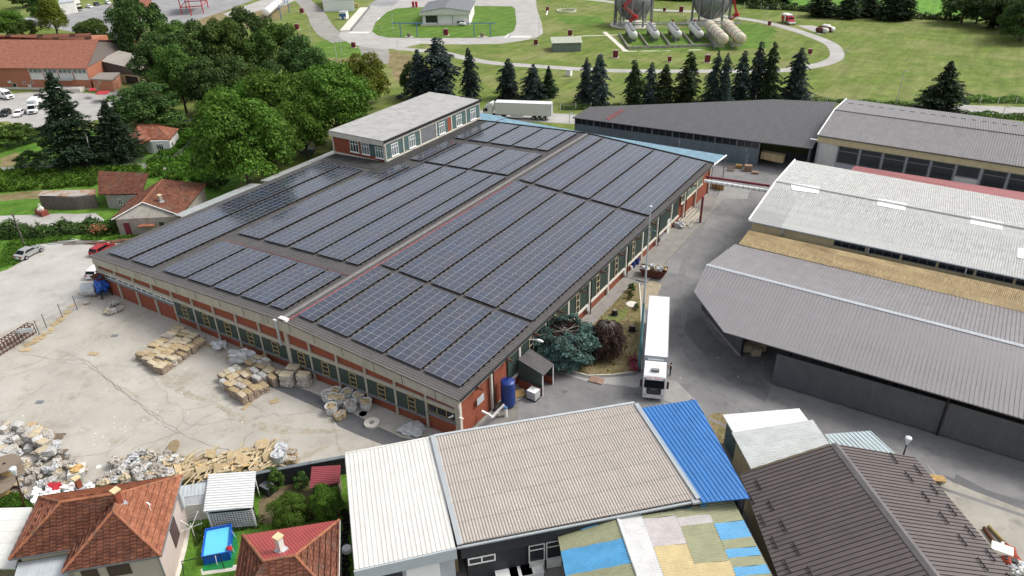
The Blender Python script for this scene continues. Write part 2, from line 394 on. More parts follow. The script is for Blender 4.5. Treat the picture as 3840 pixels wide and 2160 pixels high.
sheet('asphalt_patch',[(1730,785),(1765,795),(1800,850),(1862,905),(1940,975),(1925,1012),(1840,965),(1770,890),(1720,835)],.0065,mat('shaded_asphalt',(.14,.139,.139),.8,.2,var=.25,s=.5,c2=(.17,.168,.167),thr=(.45,.65),s2=.35),None,.5)  # ground shadow of the grey hall's clipped end, painted as darker asphalt
sheet('asphalt_patch',[(1655,952),(1700,958),(1762,1018),(1772,1048),(1700,1035),(1660,1008)],.0067,mat('light_asphalt',(.27,.265,.255),.95,.1,var=.12,s=.6),None,.3)
sheet('asphalt_patch',[(1795,460),(1895,470),(1880,500),(1800,500)],.0067,mat('light_asphalt',(0,0,0)),None,.3)
for off in (0,9):
    ribbon('tyre_track',[(1800+off,478),(1745+off,600),(1702+off,720),(1712+off,850),(1800+off,985),(1960,1085+off*.6),(2200,1165+off*.8),(2640,1310+off)],.45,.0085+off*.0002,TRK)
ribbon('tyre_track',[(1640,1000),(1700,1020),(1800,1060),(1900,1110)],.4,.0112,TRK)
for x,y,r_ in ((1420,985,.35),(1850,930,.5),(1990,1050,.45),(1765,560,.4)):
    p=g(x,y); struct('oil_stain',MB().poly([(p.x+r_*(1+.3*math.sin(3*a))*math.cos(a),p.y+r_*(1+.25*math.sin(5*a+1))*math.sin(a),.0095) for a in [i*math.pi/9 for i in range(18)]]),mat('oil_stain',(.135,.133,.13),.8,.2,var=.3))
# pavement strip along the right wall and the planted bed
sheet('pavement',[(0,5.9,0),(1.9,9,0),(1.9,41,0),(0,41,0)],.10,mat('pavement_slab',(.24,.23,.21),.9,.2,var=.15,s=.6))
pv=MB().box(0,41.0,0,3.6,76,.16); struct('pavement',pv,mat('pavement_slab',(0,0,0)),'raised concrete pavement along the long wall')
bed=[(1397,928),(1440,935),(1478,946),(1540,944),(1600,936),(1613,932),(1612,880),(1613,800),(1612,760),(1608,715),(1580,708),(1560,722),(1530,745),(1480,792),(1440,830),(1400,880)]
sheet('planted_bed',bed,.06,DRYG,'dry grass bed beside the long brick wall',.1)
kb=MB(); BP=[g(*p) for p in bed[:10]]
for a,b in zip(BP,BP[1:]):
    T=WF(a,b,(1,0)); kb.box(-.02,-.08,0,(b-a).length+.02,.08,.14,T=T)
struct('kerb',kb,CONL,'concrete kerb round the planted bed')
sheet('workshop_yard',[(1150,1385),(1560,1290),(1640,1500),(1150,1560)],.012,mat('yard_floor',(.26,.25,.225),.95,.1,var=.15,s=.6))
sheet('grass_patch',[(1505,820),(1520,800),(1560,780),(1580,775),(1575,800),(1550,815),(1525,822)],.07,GRASS,None,.2)
sheet('sandy_patch',[(1612,720),(1640,705),(1665,715),(1655,740),(1640,760),(1628,780),(1612,770)],.013,mat('sand_dirt',(.33,.28,.2),.95,.1,var=.2,s=.8),None,.25)
sheet('pale_slab',[(1397,935),(1480,953),(1600,945),(1618,900),(1612,760),(1622,760),(1630,950),(1645,935),(1660,948),(1600,975),(1480,960)],.012,ROAD)
# yard joints and cracks
cracks=[[(0,850),(60,890),(130,905),(200,905),(290,970),(420,1075),(520,1120),(600,1140)],[(150,880),(230,915),(300,980),(450,1085)],
 [(330,1130),(390,1110),(470,1080),(520,1050),(590,1010)],[(0,1040),(40,1030),(110,970),(120,966)],[(180,1150),(250,1142),(285,1130),(345,1090)],[(612,1125),(615,1100),(640,1085)],
 [(500,975),(560,960),(660,1035)],[(1400,900),(1430,1100)],[(1670,1040),(1800,1130),(1900,1180),(2050,1260)],[(30,930),(90,915),(140,880),(170,895)]]
for c in cracks:
    P=[g(*p) for p in c]; mb=MB(); r=random.Random(int(c[0][0]+c[1][1])); Q=[]
    for a,b in zip(P,P[1:]):
        k=max(2,int((b-a).length/.7)); d=(b-a).normalized()
        for j in range(k): Q.append(a.lerp(b,j/k)+V((-d.y,d.x,0))*r.uniform(-.16,.16))
    Q.append(P[-1]); vs=[]
    for i,p in enumerate(Q):
        d=(Q[min(i+1,len(Q)-1)]-Q[max(i-1,0)]).normalized(); q=V((-d.y,d.x,0))*r.uniform(.01,.045); vs+=[(p.x+q.x,p.y+q.y,.02),(p.x-q.x,p.y-q.y,.02)]
    mb.add(vs,[(2*i+1,2*i+3,2*i+2,2*i) for i in range(len(Q)-1)]); struct('pavement_crack',mb,CRK)
for i,(c,wd) in enumerate([([(330,890),(400,940),(460,985),(540,1015)],1.3),([(540,1015),(600,1050),(660,1075),(760,1085),(860,1085)],1.5),([(690,1190),(760,1150),(830,1120)],1.1),([(285,965),(350,1000)],.5)]):
    P=smooth([V((g(*p).x,g(*p).y,0)) for p in c],10); mb=MB(); vs=[]; r=random.Random(i)
    for j,p in enumerate(P):
        d=(P[min(j+1,len(P)-1)]-P[max(j-1,0)]).normalized(); nn=V((-d.y,d.x,0)); f=.3+.7*math.sin(math.pi*(j+.5)/len(P))
        vs+=[p+nn*wd*f*r.uniform(.2,.6)+V((0,0,.014)),p-nn*wd*f*r.uniform(.2,.6)+V((0,0,.014))]
    mb.add(vs,[(2*j+1,2*j+3,2*j+2,2*j) for j in range(len(P)-1)]); struct('damp_stain',mb,STN)
# roads beyond
ribbon('back_road',[(1060,262),(1180,286),(1300,292),(1400,297),(1480,300),(1700,296)],[7,8],.008,ROAD,'pale road behind the solar roof')
ribbon('back_road',[(2300,275),(2400,274),(2500,277),(2640,283)],7.5,.008,ROAD,'pale road beyond the grey hall')
ribbon('field_path',[(1000,122),(1100,131),(1170,146),(1230,157),(1330,165),(1500,176),(1650,179),(1800,179),(1950,178),(2040,167),(2085,156),(2106,140),(2095,115),(2060,97),(2000,76),(1950,62),(1890,50),(1810,39),(1760,30),(1640,24),(1560,8),(1480,-2),(1400,-14)],4.2,.008,ROAD,'narrow pale track looping round the tank field')
sheet('depot_road',[(850,92),(874,52),(936,12),(990,-6),(1348,-8),(1350,20),(1363,60),(1366,84),(1350,95),(1310,103),(1260,110),(1170,112),(1060,110),(1000,124),(935,121),(885,112)],.012,ROAD,'wide pale depot road around the lawn')
sheet('depot_lawn',[(936,80),(944,57),(958,44),(974,30),(997,21),(1061,18),(1150,14),(1288,16),(1296,22),(1299,60),(1293,78),(1270,90),(1210,95),(1100,96),(977,95),(950,89)],.016,GRASS2,'lawn island in front of the pump house')
sheet('depot_asphalt',[(925,14),(950,-3),(1010,-4),(990,14),(960,17)],.016,LOT)
ribbon('worn_track',[(742,-12),(770,8),(795,35),(808,60),(828,84),(866,104)],[7,9],.010,PATH,'worn tarmac track')
ribbon('worn_track',[(936,114),(945,135),(944,162)],[10,8],.010,PATH,'short grey spur')
sheet('dry_ground',[(962,135),(1000,130),(1040,142),(1035,160),(1040,190),(1000,205),(985,180)],.004,DRYG,None,1.5)
sheet('dry_ground',[(720,150),(830,145),(925,150),(920,165),(860,178),(730,170)],.004,DRYG,None,1.5)
sheet('depot_lawn',[(790,112),(840,95),(925,122),(922,146),(830,146),(760,130)],.005,GRASS2,None,1.)
for pts in ([(1392,40),(1420,38),(1500,42),(1520,60),(1420,62)],[(1600,75),(1800,70),(1900,60),(1960,80),(1930,120),(1600,130)],[(1560,82),(1700,96),(1840,98),(1870,125),(1590,127)]): sheet('depot_lawn',pts,.0055+.0015*len(pts)+pts[0][0]*1e-6,GRASS2,None,2.)
sheet('field',[(1700,-4),(1880,10),(2000,16),(2200,32),(2420,42),(2600,56),(2900,60),(2900,-120),(1500,-160),(1500,-20)],.003,gmat('bright_field_ground',grassf((.07,.17,.02),(.10,.22,.03),(.14,.27,.04),(.16,.2,.05),(.6,.8))),'bright green field beyond the hedge')
for x0 in (885,1292):
    mb=MB()
    for i in range(7):
        a=g(x0+i*7.2,82 if x0<1000 else 92.5); mb.add([(a.x-.5,a.y-1.6,.02),(a.x+.35,a.y-1.2,.02),(a.x-.55,a.y+1.6,.02),(a.x-1.4,a.y+1.2,.02)],[(0,1,2,3)])
    struct('zebra_crossing',mb,LINE,'white zebra crossing')
for a,b in (((1045,105),(1060,104)),((1155,107),(1170,107)),((1270,95),(1280,85)),((950,50),(956,44)),((1375,38),(1378,25))): ribbon('road_marking',[a,b],.5,.02,LINE,k=1)
# left: parking, lanes, gardens
sheet('lot',[(30,75),(110,48),(200,22),(260,12),(330,2),(500,-20),(640,-40),(650,-5),(560,30),(430,70),(330,62),(300,88),(288,108),(240,95),(180,80),(100,64)],.006,LOT,'grey asphalt square behind the orange building')
sheet('lot',[(560,35),(680,-8),(760,-8),(720,12),(640,30),(585,45)],.006,ROAD)
sheet('dry_ground',[(288,110),(330,70),(430,80),(400,120),(330,125)],.004,DRYG,None,1.)
sheet('dry_ground',[(470,55),(560,30),(640,20),(740,10),(700,50),(600,80),(500,75)],.003,DRYG,None,1.5)
sheet('parking',[(-80,246),(0,238),(140,228),(240,236),(330,222),(345,245),(320,275),(255,300),(140,324),(74,329),(20,305),(-80,312)],.008,ROAD,'pale concrete parking in front of the orange building')
ribbon('lane',[(-60,426),(0,425),(120,419),(240,414),(372,417),(420,425)],2.2,.008,PATH,'narrow lane past the gardens')
ribbon('lane',[(455,303),(490,303),(560,306)],3.5,.008,PATH)
sheet('verge',[(-200,600),(0,548),(240,545),(380,548),(330,600),(110,612),(70,660),(0,700),(-300,760)],.003,GRASS3,None,.5)
sheet('verge',[(-250,335),(60,322),(250,330),(470,310),(600,320),(640,420),(560,500),(380,548),(0,548),(-200,565)],.0022,GRASS3,'bright overgrown grass plots on the left',1.)
sheet('garden_pad',[(-60,545),(100,540),(240,536),(262,552),(255,572),(100,576),(-60,578)],.006,ROAD,'broken concrete garden pad',.6)
sheet('dry_ground',[(0,398),(40,384),(62,400),(30,418),(0,420)],.004,DRYG,None,.6)
sheet('dry_ground',[(0,490),(60,482),(120,478),(118,500),(0,506)],.004,DRYG,None,.6)
sheet('verge',[(0,430),(250,425),(520,410),(530,470),(250,460),(90,500),(0,480)],.0025,GRASS3,None,.6)
sheet('verge',[(430,330),(520,300),(540,380),(520,420),(400,440),(360,412),(440,400)],.003,GRASS3,None,.6)
# gardens at the bottom
sheet('garden_lawn',[(-300,1700),(-200,1260),(60,1250),(455,1215),(640,1190),(880,1160),(905,1500),(880,1700)],.012,GRASS3,'garden ground of the houses')
sheet('garden_soil',[(652,1260),(672,1240),(780,1200),(860,1220),(855,1300),(700,1320),(650,1318)],.016,SOIL,None,.3)
sheet('garden_path',[(452,1330),(480,1325),(470,1380),(452,1449),(425,1500),(395,1500),(430,1400)],.018,CONL)
sheet('garden_path',[(505,1432),(600,1420),(596,1435),(508,1447)],.018,CONL)
sheet('garden_path',[(605,1365),(614,1365),(606,1449),(596,1449)],.018,CONL)
sheet('pool_mat',[(516,1350),(596,1341),(598,1378),(585,1428),(509,1438)],.02,mat('green_mat',(.02,.2,.06),.9,.1))
sheet('dry_patch',[(1776,1050),(1800,1038),(1840,1042),(1850,1075),(1838,1140),(1810,1110)],.010,DRYG,None,.3)
sheet('pale_concrete',[(2330,1165),(2360,1200),(2500,1240),(2640,1300),(2640,1600),(2590,1550),(2440,1330)],.010,mat('worn_concrete',(.33,.31,.27),.9,.2,var=.12,s=.3,c2=(.2,.19,.17),thr=(.5,.7)),None,.3)
sheet('tar_strip',[(2372,1195),(2395,1212),(2450,1235),(2576,1283),(2640,1310),(2640,1290),(2576,1262),(2480,1232),(2405,1192),(2400,1205)],.014,ASPHD,None,.15)
# ================= main factory =================
W,L,RX=63.43,77.8,24.97; ZE,ZR,ZW=5.6,7.30,5.88
def roofz(x): return ZE+(-x)/RX*(ZR-ZE) if x>-RX else ZR-(-x-RX)/(W-RX)*(ZR-ZW)
fac=thing('factory_building','long brick and concrete factory whose dark ribbed roof carries the solar panels','factory',(-W/2,L/2,0))
mb=MB()
def fz(x): return roofz(x)-.08
mb.prism([(-W+.15,.15),(-RX,.15),(-.15,.15),(-.15,L-.15),(-RX,L-.15),(-W+.15,L-.15)],0,[fz(-W),fz(-RX),fz(0),fz(0),fz(-RX),fz(-W)])
mb.build('wall',BRK,fac)
ROOF=corr('factory_roof_sheet',(.105,.098,.094),(.07,.065,.062),.6,.5,.35)
mb=MB(); o=.35
ribbed(mb,[(0+o,-.12,ZE-.02),(0+o,L+.2,ZE-.02),(-RX,L+.2,ZR),(-RX,-.12,ZR)],(-1,0,.068),.37,.05)
ribbed(mb,[(-RX,-.12,ZR),(-RX,L+.2,ZR),(-W-o,L+.2,ZW-.01),(-W-o,-.12,ZW-.01)],(1,0,.037),.37,.05)
mb.build('roof',ROOF,fac)
CAP=mat('ridge_cap_metal',(.17,.16,.15),.5,.4)
rc=MB(); rc.add([(-RX-.35,-.1,ZR+.06),(-RX,-.1,ZR+.13),(-RX+.35,-.1,ZR+.06),(-RX-.35,L+.15,ZR+.06),(-RX,L+.15,ZR+.13),(-RX+.35,L+.15,ZR+.06)],[(0,3,4,1),(1,4,5,2)]); rc.build('ridge_cap',CAP,fac)
# flat dark membrane beside the penthouse
MEM=mat('roof_membrane',(.045,.045,.045),.8,.2,var=.25,s=.6,c2=(.08,.08,.08),thr=(.55,.7))
mm=MB()
for pts in ([(-63.5,44.6),(-50.6,44.6),(-50.6,78),(-63.5,78)],[(-50.6,43.2),(-47.9,43.2),(-47.9,78),(-50.6,78)]):
    mm.add([(x,y,roofz(x)+.07) for x,y in pts],[(0,1,2,3)])
mm.build('roof_membrane',MEM,fac)
pr=MB(); pr.box(-W-.3,L+.2,ZW-.3,-RX,L+.35,ZW+.1); 
PAR=MB(); PAR.add([(-W-.3,L+.18,ZW-.4),(-RX,L+.18,ZR-.4),(.35,L+.18,ZE-.4),(.35,L+.18,ZE+.22),(-RX,L+.18,ZR+.22),(-W-.3,L+.18,ZW+.22)],[(0,1,4,5),(1,2,3,4)])
PAR.add([(-W-.3,L+.42,ZW-.4),(-RX,L+.42,ZR-.4),(.35,L+.42,ZE-.4),(.35,L+.42,ZE+.22),(-RX,L+.42,ZR+.22),(-W-.3,L+.42,ZW+.22)],[(5,4,1,0),(4,3,2,1)])
PAR.add([(-W-.3,L+.18,ZW+.22),(-RX,L+.18,ZR+.22),(.35,L+.18,ZE+.22),(.35,L+.42,ZE+.22),(-RX,L+.42,ZR+.22),(-W-.3,L+.42,ZW+.22)],[(0,1,4,5),(1,2,3,4)])
PAR.build('parapet',BLK,fac)
# concrete fascia of the facade (follows the low gable)
fa=MB(); xs=[0,-RX,-W]
def strip(mb,zlo,zhi,y0,y1,xa=.18,xb=-W-.18):
    X=[xa,-RX,xb]; vs=[]
    for y in (y0,y1):
        for x in X: vs+=[(x,y,zlo(x)),(x,y,zhi(x))]
    mb.add(vs,[(0,1,3,2),(2,3,5,4),(6,8,9,7),(8,10,11,9),(1,7,9,3),(3,9,11,5),(0,2,8,6),(2,4,10,8),(0,6,7,1),(4,5,11,10)])
strip(fa,lambda x:roofz(min(0,x))-(1.2 if x>-1 else 1.62 if x>-30 else 1.25),lambda x:roofz(min(0,x))-.1,-.22,.14); fa.build('fascia',CON,fac)
fl=MB(); strip(fl,lambda x:roofz(min(0,x))-.1,lambda x:roofz(min(0,x))+.07,-.3,-.14,.38,-W-.38); fl.build('verge_flashing',mat('verge_metal',(.12,.11,.10),.5,.4),fac)
bm=MB().box(-W-.02,-.06,3.5,.02,.13,3.96); bm.build('beam',CON,fac)
sp=4.216
for k in range(16):
    x=-k*sp; hw=.13 if k not in (0,6,15) else .3
    if k==6: x=-24.75
    if k==0: x=-.13
    if k==15: x=-W+.1
    MB().box(x-hw,-.10,0,x+hw,.12,roofz(max(-W,x))-1.15).build('column',CON,fac)
random.seed(4)
STAIN=mat('black_streak',(.07,.065,.06),.9,.1,var=.4,s=5)
for k in range(1,15):
    x=-k*sp+random.uniform(1.2,2.4); z=roofz(x)
    d=MB().box(x-.035,-.232,z-.75,x+.035,-.224,z-.12); d.box(x+.02,-.231,z-1.2,x+.10,-.223,z-.7)
    d.build('damp_streak',STAIN,fac)
T=WF((0,0),(-W,0),(0,-1))
for k in range(15):
    u0,u1=k*sp+.14,(k+1)*sp-.14
    if k==6: u0,u1=25.06,29.4
    if k==5: u1=24.44
    if k==0:
        wbox(fac,'window_sill',T,u0+.2,-.1,2.1,u1+.02,.2,2.36,MGR); window(fac,T,u0+.25,u1,2.38,3.46,YEL,GLS,nm=3,v=-.05,fw=.09)
    elif k<11:
        g_=MB(); ribbed(g_,[T@V((u0,.03,1.5)),T@V((u1,.03,1.5)),T@V((u1,.03,3.47)),T@V((u0,.03,3.47))],(0,0,1),.25,.03,slab=False); g_.build('green_infill',GRN,fac)
        wbox(fac,'window_sill',T,u0,-.1,1.28,u1,.2,1.5,MGR)
        c=(u0+u1)/2-.15; w_=window(fac,T,c-.55,c+.55,1.52,3.44,YEL,GLS,nm=1,nh=2,v=.06,fw=.11)
    else:
        wbox(fac,'window_sill',T,u0,-.1,2.62,u1,.2,2.84,MGR); window(fac,T,u0+.02,u1-.02,2.86,3.48,WHT,GLR,nm=3,v=-.03,fw=.09)
# downpipe with white hopper at the ridge
d=MB(); d.box(-25.75,-.42,3.6,-25.5,-.24,7.1); d.build('downpipe',LGR,fac)
d=MB(); d.box(-25.9,-.5,7.05,-25.35,-.2,7.25); d.box(-25.2,-.25,7.42,-23.9,.25,7.55); d.box(-24.3,-.3,7.3,-23.9,.2,7.43); d.build('rainwater_hopper',WHT,fac)
d=MB().box(-.75,-.3,3.2,-.55,-.16,3.3); d.box(.02,-.16,3.2,.22,0,3.3); d.tube((-.55,-.28,3.25),(-.95,-.5,3.1),.07); d.tube((.16,-.1,3.25),(.5,.1,3.1),.07); d.build('spotlight',WHT,fac)
# long right wall, x=0
T=WF((0,0),(0,L),(1,0)); bay=5.868
YV=[5.9,17.65,29.3,41.1,52.82,64.6]
wbox(fac,'fascia',T,-.1,.02,4.95,L,.2,5.42,CON)
MB().box(.3,-.12,5.42,.5,L+.2,5.62).build('gutter',BLK,fac)
wbox(fac,'plinth',T,0,.16,0,L,.19,.18,CON)
for k in range(14):
    y=k*bay+.05 if k else .14
    if k==13: y=L-.2
    wbox(fac,'column',T,y-.16,.0,0,y+.16,.19,5.0,CONL)
for y in YV: MB().tube((.42,y,.05),(.42,y,5.5),.08).build('downpipe',BLK,fac)
for k in range(1,13):
    y=k*bay
    br=MB().box(0,y-2.9,5.0,1.0,y-2.72,5.15); br.box(.0,y-2.95,4.7,.25,y-2.68,5.2); br.build('bracket',RST,fac)
for k in range(1,11):
    u0,u1=k*bay+.22,(k+1)*bay-.12
    if k==1: u0=9.4
    if k==10: u1=62.2
    g_=MB(); ribbed(g_,[T@V((u0,.02,1.72)),T@V((u1,.02,1.72)),T@V((u1,.02,4.94)),T@V((u0,.02,4.94))],(0,0,1),.3,.03,slab=False); g_.build('green_infill',GRN,fac)
    wbox(fac,'window_sill',T,u0,0,1.45,u1,.24,1.7,CONL)
    if k in (2,3,4,5,6,7,8): c=(u0+u1)/2-.3; window(fac,T,c-.5,c+.5,1.75,4.7,BEI,GLS,nm=1,nh=2,v=.06,fw=.1)
for u0,u1 in ((63,64.4),(65,70.2),(70.7,73.5)): wbox(fac,'window_sill',T,u0,0,3.2,u1,.24,3.35,CONL); window(fac,T,u0,u1,3.37,4.7,BEI,GLG,nm=1 if u1-u0<2 else 3,v=.05)
wbox(fac,'door',T,57.3,.02,0.16,58.5,.12,2.6,OFFW)
wbox(fac,'grey_sign',T,3.0,.17,2.6,4.3,.21,3.5,LGR)
for k in (2,3,4,6): wbox(fac,'meter_box',T,k*5.868+5.0,.1,.9,k*5.868+5.5,.35,1.6,LGR)
# wall lamps on the eave
for y,c in ((13.4,WHT),(46.6,GRN2)):
    lt=MB().tube((.2,y,5.1),(1.6,y-.2,5.6),.05,n=6); lt.lathe([(.02,-.5),(.16,-.2),(.17,.2),(.06,.5)],10,T=Matrix.Translation((1.95,y-.25,5.65))@Matrix.Rotation(math.pi/2,4,'Y')); lt.build('wall_lamp',c,fac)
# red cable runs on the roof
REDC=mat('red_cable_tray',(.38,.07,.09),.5,.3)
for nm,pts in (('cable_run',[(-23.85,.2,roofz(-23.85)+.2),(-23.95,49,roofz(-23.9)+.2)]),('cable_run',[(-24.2,11.75,roofz(-24)+.17),(-50.5,11.95,roofz(-50)+.14)])):
    c=MB().path(pts,.05 if pts[0][1]<1 else .03); tag(c.build(nm,REDC),'thick red cable conduit running beside the roof ridge' if pts[0][1]<1 else 'thin red cable crossing the left roof slope between panel blocks','cable')
# ---------------- solar arrays ----------------
def pvmat():
    m,nt,b=base('solar_glass',.06,1.0); b.inputs['IOR'].default_value=1.6; oi=N(nt,'ObjectInfo').outputs['Random']
    v=coords(nt,'obj'); sp=N(nt,'SeparateXYZ'); nt.links.new(v,sp.inputs[0])
    c=ramp(nt,oi,[(0,(.026,.030,.048)),(.5,(.030,.036,.057)),(.8,(.037,.037,.050)),(1,(.027,.040,.075))])
    wv=N(nt,'TexWave',wave_type='BANDS',bands_direction='X'); wv.inputs['Scale'].default_value=1.6; nt.links.new(v,wv.inputs['Vector'])
    col=mix(nt,.18,c,wv.outputs['Color'],'OVERLAY'); nt.links.new(col,b.inputs['Base Color'])
    n=noise(nt,coords(nt,'pos'),.5,5,.7); r=ramp(nt,n,[(.3,.07),(.7,.16)]); nt.links.new(r,b.inputs['Roughness']); return m
PV=pvmat(); FRM=mat('panel_frame',(.27,.28,.31),.45,.5); RAIL=mat('rail_black',(.012,.012,.013),.6,.3); CLP=mat('clamp',(.6,.62,.65),.4,.5)
PW=1.15
def panelmesh(pl):
    mb=MB(); w=PW-.012; l=pl-.02; f=.019; z=.035
    mb.box(-w/2,-l/2,0,w/2,l/2,z-.006,0)
    for (a,b,c,d) in ((-w/2,-l/2,-w/2+f,l/2),(w/2-f,-l/2,w/2,l/2),(-w/2+f,-l/2,w/2-f,-l/2+f),(-w/2+f,l/2-f,w/2-f,l/2),(-w/2+f,-.014,w/2-f,.014)): mb.box(a,b,z-.006,c,d,z,0)
    mb.box(-w/2+f,-l/2+f,z-.006,w/2-f,-.014,z-.002,1); mb.box(-w/2+f,.014,z-.006,w/2-f,l/2-f,z-.002,1)
    for a in (-w/2,):
        for q in (-l/4,l/4): mb.box(a-.03,q-.03,z,a+.03,q+.03,z+.012,2)
    o=mb.build('solar_panel',[FRM,PV,CLP]); me=o.data; bpy.data.objects.remove(o); return me
PM={}
NB=[0]
def array(x0,y0,y1,nc,rows,lab,grp):
    """x0 = right (east) edge; nc columns going west"""
    pl=(y1-y0)/rows; key=round(pl,3)
    if key not in PM: PM[key]=panelmesh(pl)
    xm=x0-nc*PW/2; sl=(ZR-ZE)/RX if xm>-RX else -(ZR-ZW)/(W-RX); ang=math.atan(sl)
    t=thing('solar_array',lab,'solar panels',(xm,(y0+y1)/2,roofz(xm)+.05),group=grp)
    t['_o']=(xm,(y0+y1)/2,roofz(xm)+.05); R=Matrix.Rotation(ang,4,'Y')
    r=MB()
    for i in range(rows*2):
        yy=-(y1-y0)/2+pl*(.25+i*.5); r.box(-nc*PW/2-.06,yy-.03,0,nc*PW/2+.12,yy+.03,.265,T=R)
    r.box(-nc*PW/2+.02,-(y1-y0)/2+.02,.12,-nc*PW/2+.08,(y1-y0)/2-.02,.262,T=R); r.box(nc*PW/2-.08,-(y1-y0)/2+.02,.06,nc*PW/2-.02,(y1-y0)/2-.02,.262,T=R); ro=r.build('mounting_rail',RAIL,t,world=False)
    for i in range(nc):
        for j in range(rows):
            o=bpy.data.objects.new('solar_panel',PM[key]); SC.collection.objects.link(o); o.parent=t
            lx=-nc*PW/2+PW*(i+.5); p=R@V((lx,0,.27)); o.location=(p.x,-(y1-y0)/2+pl*(j+.5),p.z); o.rotation_euler=(0,ang,0)
    NB[0]+=1
pos=['beside the ridge','second from the ridge','third from the ridge','fourth from the ridge','along the long wall eave']
for (y0,y1,rows,bl) in ((1.4,15.2,7,'nearest the facade'),(16.0,49.6,17,'in the middle block'),(50.7,77.0,14,'nearest the blue canopy')):
    for i,(x0,nc) in enumerate(((-21.3,2),(-16.05,4),(-10.9,4),(-5.78,4),(-.7,4))):
        array(x0,y0,y1,nc,rows,'blue right-slope strip %s, %s'%(pos[i],bl),'solar strips on the right slope')
wl=['narrow one by the ridge','second from the ridge','third from the ridge','fourth from the ridge','farthest from the ridge']
array(-57.1,1.35,43.6,4,22,'long grey-looking solar strip along the left roof eave','solar strips on the left slope')
array(-51.6,1.4,43.4,4,22,'long solar strip second from the left eave, ending before the penthouse','solar strips on the left slope')
for i,(x0,nc) in enumerate(((-26.1,2),(-28.95,4),(-34.1,4),(-39.3,4),(-44.5,4))):
    array(x0,1.35,11.3,nc,5,'short left-slope strip at the facade, %s'%wl[i],'solar strips on the left slope')
for i,(x0,nc) in enumerate(((-26.1,2),(-28.95,4),(-34.15,4),(-39.5,4))):
    array(x0,14.3,50.4,nc,19,'long middle strip on the left slope, %s'%wl[i],'solar strips on the left slope')
array(-45.0,14.3,48.3,2,18,'long middle solar strip on the left slope next to the penthouse corner','solar strips on the left slope')
array(-47.45,14.3,42.5,2,15,'solar strip stepping back before the near corner of the penthouse','solar strips on the left slope')
for i,(x0,nc) in enumerate(((-26.4,2),(-28.95,4),(-34.3,4),(-39.6,4),(-45.1,2))):
    array(x0,51.4,63.0,nc,6,'left-slope strip of the block before the last gap, %s'%wl[i],'solar strips on the left slope')
for i,(x0,nc) in enumerate(((-26.6,2),(-29.3,4),(-34.5,4),(-39.8,4),(-45.2,2))):
    array(x0,65.3,77.0,nc,6,'left-slope strip by the back edge, %s'%wl[i],'solar strips on the left slope')
# ================= penthouse storey =================
PX0,PX1,PY0,PY1,PZ,PT=-63.9,-50.9,48.9,79.2,6.3,10.35
ph=thing('rooftop_office','flat-roofed office storey with white windows standing on the back left corner of the solar roof','rooftop storey',(-57,64,PZ))
MB().prism([(PX0,PY0),(PX1,PY0),(PX1,PY1),(PX0,PY1)],5.0,PT-.1).build('wall',BRK,ph)
FR=mat('flat_roof_felt',(.36,.355,.34),.9,.15,var=.12,s=.5,c2=(.28,.275,.26),thr=(.5,.7),s2=.8)
MB().box(PX0-.3,PY0-.35,PT-.1,PX1+.35,PY1+.3,PT+.1).build('roof',FR,ph)
b_=MB().box(PX0-.36,PY0-.36,PT-.95,PX1+.1,PY0-.02,PT-.11); b_.build('fascia',CONL,ph)
b_=MB().box(PX1+.0,PY0-.36,PT-.75,PX1+.15,PY1,PT-.25); b_.build('fascia',CONL,ph)
b_=MB().box(PX1+.15,PY0-.36,PT-.32,PX1+.40,PY1+.32,PT+.12); b_.box(PX0+8,PY1+.08,PT-.1,PX1+.4,PY1+.34,PT+.22); b_.build('roof_edge',BLK,ph)
T=WF((PX1,PY0),(PX1,PY1),(1,0)); n=6; bl=(PY1-PY0)/n
for k in range(n+1): wbox(ph,'column',T,max(0,k*bl-.14),0,5.9,min(PY1-PY0,k*bl+.14),.13,PT-.7,CONL)
wbox(ph,'plinth',T,0,.01,6.3,PY1-PY0,.1,6.75,CONL)
for k in range(n):
    u=k*bl+.2; e=(k+1)*bl-.2
    if k==2: wbox(ph,'green_infill',T,u,.0,6.8,e,.05,PT-.75,MGR); continue
    wbox(ph,'green_infill',T,u,.0,6.8,e,.05,PT-.75,GRN2); c=(u+e)/2
    if k==3: wbox(ph,'brick_panel',T,e-1.1,.03,6.8,e,.07,PT-.75,BRK); c=u+1.6
    window(ph,T,c-.95,c+.95,6.95,9.2,WHT,GLR,nm=3,nh=1,v=.05,fw=.1,sill=1)
T=WF((PX0,PY0),(PX1,PY0),(0,-1)); F=PX1-PX0
wbox(ph,'column',T,0,.0,5.6,.28,.1,PT-.9,CONL); wbox(ph,'column',T,F-.3,.0,6,F,.12,PT-.9,CONL); wbox(ph,'plinth',T,0,.01,5.9,F,.09,6.35,CONL)
wbox(ph,'green_infill',T,F-5.9,.0,7.0,F-.35,.05,PT-.95,GRN2)
for u0,u1,gm in ((F-8.5,F-6.4,GLS),(F-5.7,F-3.8,GLR),(F-2.3,F-.45,GLG)): window(ph,T,u0,u1,7.05 if u0<F-3 else 6.9,9.3 if u0<F-3 else 8.95,WHT,gm,nm=3,nh=1,v=.05,fw=.1,sill=1)
